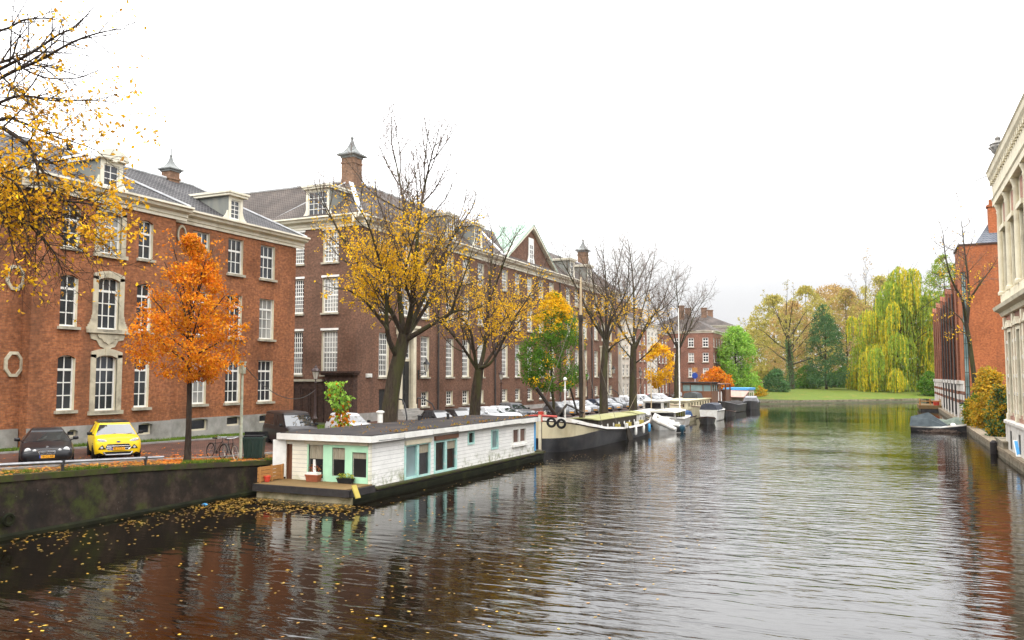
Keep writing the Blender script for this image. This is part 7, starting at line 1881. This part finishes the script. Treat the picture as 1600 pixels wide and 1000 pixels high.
m_ = MB(); wh_.extrude(m_, [(0,zc0),(.2,zc0),(.3,zc0+.25),(.62,zc0+.4),(.7,zc0+.62),(.45,zc1),(0,zc1+.05)], A(YC)-.3, A(Y0)); wh_.box(m_, A(YC)-.02, A(Y0), -.2, .0, zc1, zc1+.75); m_.build('belt_cornice', M['cream_stucco'], bw)
for i, y in enumerate(piers):
    m_ = MB()
    for dy in ((-.0,) if i == 0 else (0,)):
        q = wh_.P(A(y), -.12, 0); z0 = zc1+.75
        m_.lathe([(.28,0),(.28,.2),(.2,.28),(.19,.5),(.185,(zu1-z0)*.5),(.16,zu1-z0-.7),(.2,zu1-z0-.62),(.17,zu1-z0-.5),(.24,zu1-z0-.25),(.3,zu1-z0-.15),(.3,zu1-z0)], (q.x,q.y,z0), 14)
    m_.build('column', M['cream_stucco'], bw)
m_ = MB()
for o in opu:
    wh_.box(m_, o[0]-.2, o[0], -.12, .02, o[2], o[3]); wh_.box(m_, o[1], o[1]+.2, -.12, .02, o[2], o[3]); wh_.box(m_, o[0]-.35, o[1]+.35, -.3, .02, o[3], o[3]+.3)
m_.build('window_surrounds', M['cream_stucco'], bw)
m_ = MB()
for o in opu: wh_.box(m_, o[0]-.15, o[1]+.15, -.04, .02, o[3]+.5, zu1-.25)
m_.build('brick_panels', M['brick_pink'], bw)
m_ = MB(); wh_.extrude(m_, [(0,zu1),(.42,zu1),(.42,zu1+.4),(.5,zu1+.5),(.4,zu1+.55),(.4,ze-.5),(.5,ze-.35),(.66,ze-.1),(.7,ze+.2),(.78,ze+.3),(0,ze+.35)], A(YC)-.5, A(Y0))
for i in range(40): wh_.box(m_, A(YC)-.5+.72*i, A(YC)-.2+.72*i, -.56, -.3, ze-.62, ze-.3)
m_.build('main_cornice', M['cream_stucco'], bw)
m_ = MB(); v = [(WX-.7,YC+.4,ze+.36),(WX-.7,Y0,ze+.36),(WX+2.2,Y0,ze+5.2),(WX+2.2,YC-2.4,ze+5.2),(WX+9,YC-2.4,ze+5.2),(WX+9,Y0,ze+5.2),(WX+10,YC+.4,ze+.36)]
m_.add(v, [(0,1,2,3),(3,2,5,4),(0,3,4,6)]); m_.add([(WX-.7,Y0,ze+.36),(WX+10,Y0,ze+.36),(WX+9,Y0,ze+5.2),(WX+2.2,Y0,ze+5.2)], [(0,1,2,3)]); m_.build('roof', M['slates'], bw)
m_ = MB(); q = wh_.P(A(YC-1.0), -.1, ze+.3); m_.box(q.x-.3,q.x+.3,q.y-.3,q.y+.3,q.z,q.z+.7); m_.lathe([(.2,.7),(.14,.9),(.36,1.1),(.52,1.4),(.48,1.6),(.55,1.68),(.36,1.8),(.15,1.95),(.2,2.1),(.05,2.25)], q, 14)
for i in range(8):
    a = math.pi*i/4; m_.lathe([(.02,-.16),(.16,0),(.02,.16)], q+Vector((.46*math.cos(a),.46*math.sin(a),1.45)), 7)
m_.build('urn', M['grey_stone'] if 'grey_stone' in M else M['grey_render'], bw)
m_ = MB(); q = wh_.P(A(YC+.3), -.7, ze+.1); m_.tube([q,q+Vector((-.9,.3,-.3))], .05, 6); m_.build('gutter_spout', M['lead'], bw)
# ---- orange brick warehouse
OY = 105.0; ox0 = 7.6; ozt = at(1503,384,Y=OY).z; ozc = 15.8
bo = thing('brick_warehouse', 'orange brick warehouse with striped stone base rising straight from the water', 'building', (12,130,0))
wp = Wall((0,OY,0), VX); wc = Wall((ox0,0,0), -VY)
gl = (at(1505,520,Y=OY).x, at(1512.5,520,Y=OY).x, at(1508,628,Y=OY).z, at(1508,424,Y=OY).z)
m_ = MB(); wp.face(m_, ox0, 17, .2, ozt, [gl], .35, 0, 0)
m_.add([(ox0,OY,.2),(ox0,OY+7,.2),(ox0,OY+7,ozt),(ox0,OY,ozt)], [(0,1,2,3)]); m_.add([(ox0,OY+7,ozc),(17,OY+7,ozc),(17,OY+7,ozt),(ox0,OY+7,ozt)], [(3,2,1,0)])
m_.add([(ox0,OY,ozt),(17,OY,ozt),(17,OY+7,ozt),(ox0,OY+7,ozt)], [(0,1,2,3)])
cops = []
for i in range(9):
    y = OY+9+6*i; cops.append((A(y)-1.1,A(y)+1.1,5.8,13.2))
mS = MB(); wc.face(mS, A(166), A(OY+7), 5.0, ozc, cops, .5, 0, 0); mS.build('canal_wall', M['brick_side'], bo); m_.add([(ox0,OY+7,ozc),(17,OY+7,ozc),(17,166,ozc),(ox0,166,ozc)], [(0,1,2,3)])
m_.build('wall', M['brick_orange'], bo)
for o in [gl]: add_window(bo, wp, *o, 2, [1]*9, .35, .06, .06, 0, M['dark_green_paint'], None, M['grey_pane'])
for o in cops: add_window(bo, wc, *o, 3, [1]*6, .5, .1, .08, 0, M['dark_green_paint'], None, M['glass'])
for i in range(10):
    y = OY+6+6*i; m_ = MB(); wc.box(m_, A(y)-1.1, A(y)+1.1, -.22, .02, 5.0, ozc+.5+.6*(i%2)); wc.poly(m_, [(A(y)-1.15,ozc+.5+.6*(i%2)),(A(y)+1.15,ozc+.5+.6*(i%2)),(A(y),ozc+1.3+.6*(i%2))], -.26, .05); m_.build('pier', M['brick_side'], bo)
m_ = MB(); m2 = MB()
for z0, z1, k in ((-.3,2.4,0),(2.4,2.8,1),(2.8,3.4,0),(3.4,3.8,1),(3.8,4.6,0)):
    for y0_, y1_ in ((OY,OY+7),(OY+7.003,166)):
        wc.box(m_ if not k else m2, A(y1_), A(y0_), -.12, .02, z0, z1)
    for i in range(10):
        y = OY+6+6*i; wc.box(m_ if not k else m2, A(y)-1.2, A(y)+1.2, -.35, -.1, z0+.001, z1-.001)
for i in range(10):
    y = OY+6+6*i; wc.box(m_, A(y)-1.35, A(y)+1.35, -.5, .02, 4.6, 5.05)
wc.box(m_, A(166), A(OY), -.2, .02, 4.6, 5.0)
m_.build('plinth', M['white_stone'], bo); m2.build('plinth_bands', M['brick_side'], bo)
m_ = MB(); m_.box(ox0-.15,17,OY-.12,OY+7.1,ozt,ozt+.18); m_.build('parapet_coping', M['brick_dark'], bo)
for i in range(5):
    y = OY+9+6*i; m_ = MB(); wc_ = wc.P(A(y), -.25, 0); m_.tube([(wc_.x,wc_.y+1.6,.8),(wc_.x,wc_.y+1.6,ozc)], .1, 8); m_.build('downpipe', M['dark_pipe'], bo)
m_ = MB(); q = at(1508,628,Y=OY); m_.box(q.x-.6,q.x+.7,OY-.5,OY+.02,q.z-.25,q.z-.05)
for i in range(6): m_.tube([(q.x-.55+.25*i,OY-.48,q.z-.05),(q.x-.55+.25*i,OY-.48,q.z+.9)], .03, 5)
m_.tube([(q.x-.6,OY-.48,q.z+.9),(q.x+.7,OY-.48,q.z+.9)], .035, 6); m_.build('balcony', M['dark_iron'], bo)
# slate roofed house behind
bs = thing('brick_house', 'slate roofed house with a tall brick chimney behind the orange warehouse', 'building', (16,118,.5))
zr0 = ozt+.2; p = at(1558,340,Y=120); m_ = MB(); m_.box(9.5,20,113,127,.5,zr0-.4); m_.build('wall', M['brick_orange'], bs)
m_ = MB(); m_.add([(9,112.5,zr0-.4),(21,112.5,zr0-.4),(16.5,120,p.z+2.2),(13.8,120,p.z+2.2),(9,127.5,zr0-.4),(21,127.5,zr0-.4)], [(0,1,2,3),(0,3,4),(3,2,5,4),(1,5,2)]); m_.build('roof', M['slates'], bs)
q = at(1553,340,Y=116); m_ = MB(); zt_ = at(1553,324,Y=116).z; m_.box(q.x-.65,q.x+.65,115.4,116.6,zr0-.3,zt_); m_.box(q.x-.8,q.x+.8,115.25,116.75,zt_,zt_+.25); m_.lathe([(.25,.2),(.22,1.0)], (q.x-.3,116,zt_), 8); m_.lathe([(.25,.2),(.22,.8)], (q.x+.3,116,zt_), 8); m_.build('chimney', M['brick_orange'], bs)
# bits on the right quay
q = at(1556,697,X=RX-.12); m_ = MB(); m_.lathe([(.1,-.9),(.22,-.75),(.24,.45),(.1,.6)], (RX-.25,q.y,.35), 10); 
tag(m_.build('fender', M['rubber']), 'black cylindrical fender hanging on the right canal edge', 'fender')
q = at(1592,655,X=RX+.4); m_ = MB(); m_.prism([(-.75,0),(.75,0),(.75,.1),(-.75,.1)], Vector((RX+.45,q.y,.95)), Vector((0,.8,.6)), Vector((0,-.6,.8)), VX, -.35, .35, 0); m_.prism([(-.65,.1),(.65,.1),(.65,.13),(-.65,.13)], Vector((RX+.45,q.y,.95)), Vector((0,.8,.6)), Vector((0,-.6,.8)), VX, -.3, .3, 1); m_.box(RX+.2,RX+.7,q.y-.6,q.y-.5,.56,.7,0)
tag(m_.build('deck_lounger', [M['white_paint'], M['blue_paint']]), 'white and blue slanted board at the foot of the ornate house', 'board')
q = at(1580,690,X=RX+.4); m_ = MB(); m_.box(RX+.05,RX+.75,q.y+1,q.y+5.5,.57,.95); m_.box(RX+.0,RX+.8,q.y+.9,q.y+5.6,.95,1.08); tag(m_.build('landing_step', M['right_quay']), 'raised stone landing block on the right canal edge', 'step')

# ---------------------------------------------------------------- far houses on the left bank
def far_house(label, x0, x1, y0, y1, zt, roof, mat, cols_s, cols_f, floors, zg=1.3, wmat=None, rmat=None, hz=2.4, chim=True, group='far houses on the left bank'):
    b = thing('brick_house', label, 'building', ((x0+x1)/2,(y0+y1)/2,zg), 0, group)
    wf_ = Wall((x1,0,0), VY); we_ = Wall((0,y0,0), VX); m_ = MB(); o1 = []; o2 = []
    fh = (zt-zg-.8)/floors
    for k in range(floors):
        z0 = zg+.9+fh*k
        for i in range(cols_s): c = y0+(y1-y0)*(i+.5)/cols_s; o1.append((c-.6,c+.6,z0,z0+fh*.62))
        for i in range(cols_f): c = x0+(x1-x0)*(i+.5)/cols_f; o2.append((c-.6,c+.6,z0,z0+fh*.62))
    wf_.face(m_, y0, y1, zg-.3, zt, o1, .2, 0, 0); we_.face(m_, x0, x1, zg-.3, zt, o2, .2, 0, 0)
    m_.add([(x0,y1,zg),(x1,y1,zg),(x1,y1,zt),(x0,y1,zt)], [(3,2,1,0)]); m_.add([(x0,y0,zg),(x0,y1,zg),(x0,y1,zt),(x0,y0,zt)], [(3,2,1,0)])
    m_.build('wall', [mat], b)
    for o in o1: add_window(b, wf_, *o, 2, [1,1,1], .2, .13, .09, 2, wmat, 'stone')
    for o in o2: add_window(b, we_, *o, 2, [1,1,1], .2, .13, .09, 2, wmat, 'stone')
    m_ = MB(); wf_.extrude(m_, CORN(zt-.1,.5,.5), y0-.5, y1); we_.extrude(m_, CORN(zt-.103,.5,.5), x0, x1+.5); m_.build('cornice', M['cornice_paint'], b)
    e = .4; z = zt+.42; xm_ = (x0+x1)/2; m_ = MB()
    if roof > 0:
        hp_ = min((x1-x0)/2, (y1-y0)/2-.1)*.9
        m_.add([(x0-e,y0-e,z),(x1+e,y0-e,z),(x1+e,y1+e,z),(x0-e,y1+e,z),(xm_,y0+hp_,z+roof),(xm_,y1-hp_,z+roof)], [(0,1,4),(1,2,5,4),(2,3,5),(3,0,4,5)])
    else: m_.box(x0-.1,x1+.1,y0-.1,y1+.1,z-.05,z+.15)
    m_.build('roof', rmat or M['tiles_brown'], b)
    if chim:
        for yy_ in (y0+(y1-y0)*.3, y0+(y1-y0)*.75):
            m_ = MB(); m_.box(xm_-.6,xm_+.6,yy_-.45,yy_+.45,z,z+roof+1.3); m_.box(xm_-.7,xm_+.7,yy_-.55,yy_+.55,z+roof+1.3,z+roof+1.5); m_.build('chimney', M['chimney_brick'], b)
    return b
M['brick_pale'] = brickmat('pale_grey_brick', (.34,.29,.26), (.28,.24,.21), (.3,.27,.25))
M['stucco_pale'] = pm('pale_stucco', (.62,.58,.5), (.53,.5,.43), 1, .8)
far_house('narrow pale stuccoed house just beyond the end of the hall', -52, -41.2, 134, 141, 15.2, 3, M['stucco_pale'], 3, 2, 4)
far_house('red brick terraced house behind the wide bare elm', -52, -41.2, 141.1, 150, 14.2, 3.2, M['brick_far'], 3, 2, 4)
far_house('cream fronted terraced house behind the far street tree', -52, -41.2, 150.1, 158, 15, 3, M['stucco_pale'], 3, 2, 4)
far_house('red brick terraced house next to the corner house', -52, -41.2, 158.1, 166, 14, 3.4, M['brick_far'], 3, 2, 4)
ch_ = at(1114,560,Y=171)
far_house('large red brick corner house with steep tiled roof above the moored boats', ch_.x-15, ch_.x, 171, 186, at(1114,519,Y=171).z, 4.2, M['brick_far'], 5, 5, 4)
far_house('pale grey brick house right behind the brick corner house', ch_.x-13, ch_.x+.8, 188, 204, at(1125,512,Y=190).z, 3, M['brick_pale'], 5, 4, 4)
far_house('distant flat roofed grey apartment block beside the far trees', -53, -44, 262, 280, 21, 0, M['brick_pale'], 5, 5, 6, 1.8, None, M['bitumen'], chim=False)
# distant street sign, park fence and cars across the water
p = at(1086,600,D=150); p.z = gz(p.x,p.y); t_ = thing('traffic_sign', 'round blue sign with an orange board on a post by the far houses', 'sign', p)
zz = at(1086,587,D=150).z-p.z; m_ = MB(); m_.tube([(0,0,0),(0,0,zz+1.6)], .06, 6); m_.build('pole', M['lead'], t_, world=False)
m_ = MB(); m_.lathe([(.55,-.02),(.55,.02)], (0,-.08,zz), 18, axis=(0,1,0)); m_.build('disc', M['plate_blue'], t_, world=False)
m_ = MB(); m_.box(-.5,.5,-.1,-.06,zz+.7,zz+1.5); m_.build('board', M['orange_wood'], t_, world=False)
m_ = MB(); a = fb(1296,232); b2 = fb(1352,232); n = 16
for i in range(n+1):
    q = a.lerp(b2,i/n); q.z = lawnz(q.x,q.y); m_.tube([q,q+VZ*1.2], .06, 5)
for h_ in (.45,1.1): m_.tube([a+VZ*h_,b2+VZ*h_], .05, 5)
for i in range(60):
    q = a.lerp(b2,(i+.5)/60); m_.box(q.x-.16,q.x+.16,q.y-.03,q.y+.03,q.z+.2,q.z+1.15)
tag(m_.build('park_fence', M['brown_wood']), 'low reddish wooden fence between the trees on the far bank', 'fence')
for px, pt, lb in ((1306,'silver','silver car parked behind the far bank fence'),(1328,'white','white car parked beyond the conifer on the far bank'),(1189,'white','white car glimpsed behind the far bank bushes')):
    c = copy_tree(hproto); q = fb(px,250); c.location = q+VZ*.05; c.rotation_euler = (0,0,R(100)); c['label'] = lb; c['group'] = 'cars beyond the far bank'; repaint(c, HP, PT[pt])

# ---------------------------------------------------------------- leaves, grass: uncountable
M['litter_leaf'] = leafmat('fallen_leaf_mix', [(.5,.16,.02),(.34,.13,.02),(.6,.34,.03),(.22,.1,.03),(.55,.24,.02)], .1)
M['litter_orange'] = leafmat('fallen_orange_leaves', [(.6,.12,.01),(.7,.2,.015),(.45,.09,.01),(.6,.28,.03)], .1)
M['float_leaf'] = leafmat('floating_leaves', [(.46,.27,.025),(.58,.34,.03),(.36,.17,.025),(.22,.11,.025),(.5,.36,.08)], .05, .35)
r = random.Random(99); mb = MB(); m2 = MB()
def flat(mb, x, y, z, s, r, tilt=.25):
    a = r.uniform(0,6.28); d = Vector((math.cos(a),math.sin(a),r.uniform(-tilt,tilt)))*s; e = Vector((-math.sin(a),math.cos(a),r.uniform(-tilt,tilt)))*s*.62; p = Vector((x,y,z))
    mb.add([p-d*.5, p+e*.5, p+d*.5, p-e*.5], [(3,2,1,0)])
for i in range(5200):
    y = 12+(r.random()**1.5)*60; x = QX-.1-abs(r.gauss(0,1.6))
    if x < -36: continue
    flat(mb, x, y, gz(x,y)+.045+r.random()*.05, r.uniform(.08,.17), r)
for i in range(2600):
    a = r.uniform(0,6.28); q = abs(r.gauss(0,2.3)); x = p0.x+math.cos(a)*q*1.1-.6; y = p0.y+math.sin(a)*q*1.5+.6
    if x > QX-.02 or x < -36: continue
    flat(m2, x, y, gz(x,y)+.05+r.random()*.05, r.uniform(.09,.17), r)
tag(mb.build('fallen_leaves', M['litter_leaf'], sharp=0), kind='stuff'); tag(m2.build('fallen_leaves', M['litter_orange'], sharp=0), kind='stuff')
mb = MB()
n = 0
while n < 1750:
    u = r.random()
    if u < .46: x = r.gauss(-24.2,2.2); y = 29.3-abs(r.gauss(0,1.9))
    elif u < .60: x = QX+.3+abs(r.gauss(0,1.3)); y = r.uniform(17,29)
    elif u < .86: x = r.uniform(-27,-5); y = r.uniform(11,30)
    else: x = r.gauss(-18.5,1.6); y = r.uniform(30,56)
    if x < QX+.3 or (y > 29.45 and x < -20.75 and y < 51) or y < 8: continue
    if mnoise.noise(Vector((x*.35,y*.5,2))) < -.18 and r.random() < .8: continue
    n += 1; flat(mb, x, y, .008+r.random()*.006, r.uniform(.07,.15)*(1.15 if u < .46 else 1), r, .04)
tag(mb.build('floating_leaves', M['float_leaf'], sharp=0), kind='stuff')
m_ = MB(); q = at(320,788,Z=.01); m_.loft([[(q.x+x,q.y+y_,z) for x, z in ((-.13,.0),(-.06,.05),(.06,.04),(.13,.0))] for y_ in (-.06,0,.06)], 0, True); tag(m_.build('plastic_litter', M['pale_blue'] if 'pale_blue' in M else M['blue_paint']), 'scrap of blue white plastic floating beside the left quay wall', 'litter')
def tufts(n, f, mat, nm, hmin, hmax):
    mb = MB(); k = 0
    while k < n:
        q = f(r)
        if q is None: continue
        k += 1
        for _ in range(4):
            a = r.uniform(0,6.28); w_ = .018; h_ = r.uniform(hmin,hmax); d = Vector((math.cos(a),math.sin(a),0)); tip = q+Vector((r.gauss(0,.35)*h_,r.gauss(0,.35)*h_,h_))
            mb.add([q-d*w_,q+d*w_,tip], [(0,1,2)])
    return tag(mb.build(nm, mat, sharp=0), kind='stuff')
M['grass_blade'] = leafmat('grass_blades', [(.07,.14,.015),(.12,.2,.02),(.16,.2,.03),(.05,.1,.01)], .2)
def edge(r):
    y = 14+(r.random()**1.3)*40; x = QX-.02-abs(r.gauss(0,.45))
    if mnoise.noise(Vector((x*.8,y*.35,5))) < (.12 if y < 27 else -.1): return None
    return Vector((x,y,gz(x,y)+.02))
tufts(2300, edge, M['grass_blade'], 'verge_grass', .06, .2)
def lawn(r):
    y = r.uniform(18,56); x = r.uniform(-38.7,-36.95) if y < 48 else r.uniform(-40.8,-36.95)
    return Vector((x,y,gz(x,y)+.03))
tufts(3000, lawn, M['grass_blade'], 'facade_grass', .08, .2)

# ---------------------------------------------------------------- thin autumn haze over the whole place
mb = MB(); mb.box(-640, 640, -100, 640, -1.7, 34)
hz_ = mb.build('haze', bpy.data.materials.new('haze_air')); tag(hz_, kind='stuff')
m = hz_.data.materials[0]; m.use_nodes = True; t = m.node_tree
for n_ in list(t.nodes):
    if n_.type == 'BSDF_PRINCIPLED': t.nodes.remove(n_)
pv = t.nodes.new('ShaderNodeVolumePrincipled'); pv.inputs['Color'].default_value = (.9,.9,.93,1); pv.inputs['Density'].default_value = .00007; pv.inputs['Anisotropy'].default_value = .2
t.links.new(pv.outputs[0], t.nodes['Material Output'].inputs['Volume'])

# weathered rough surfaces under an even sky: hardly any sheen
for m in bpy.data.materials:
    b_ = m.node_tree.nodes.get('Principled BSDF') if m.use_nodes else None
    if b_ and b_.inputs['Roughness'].default_value > .54: b_.inputs['Specular IOR Level'].default_value = .12
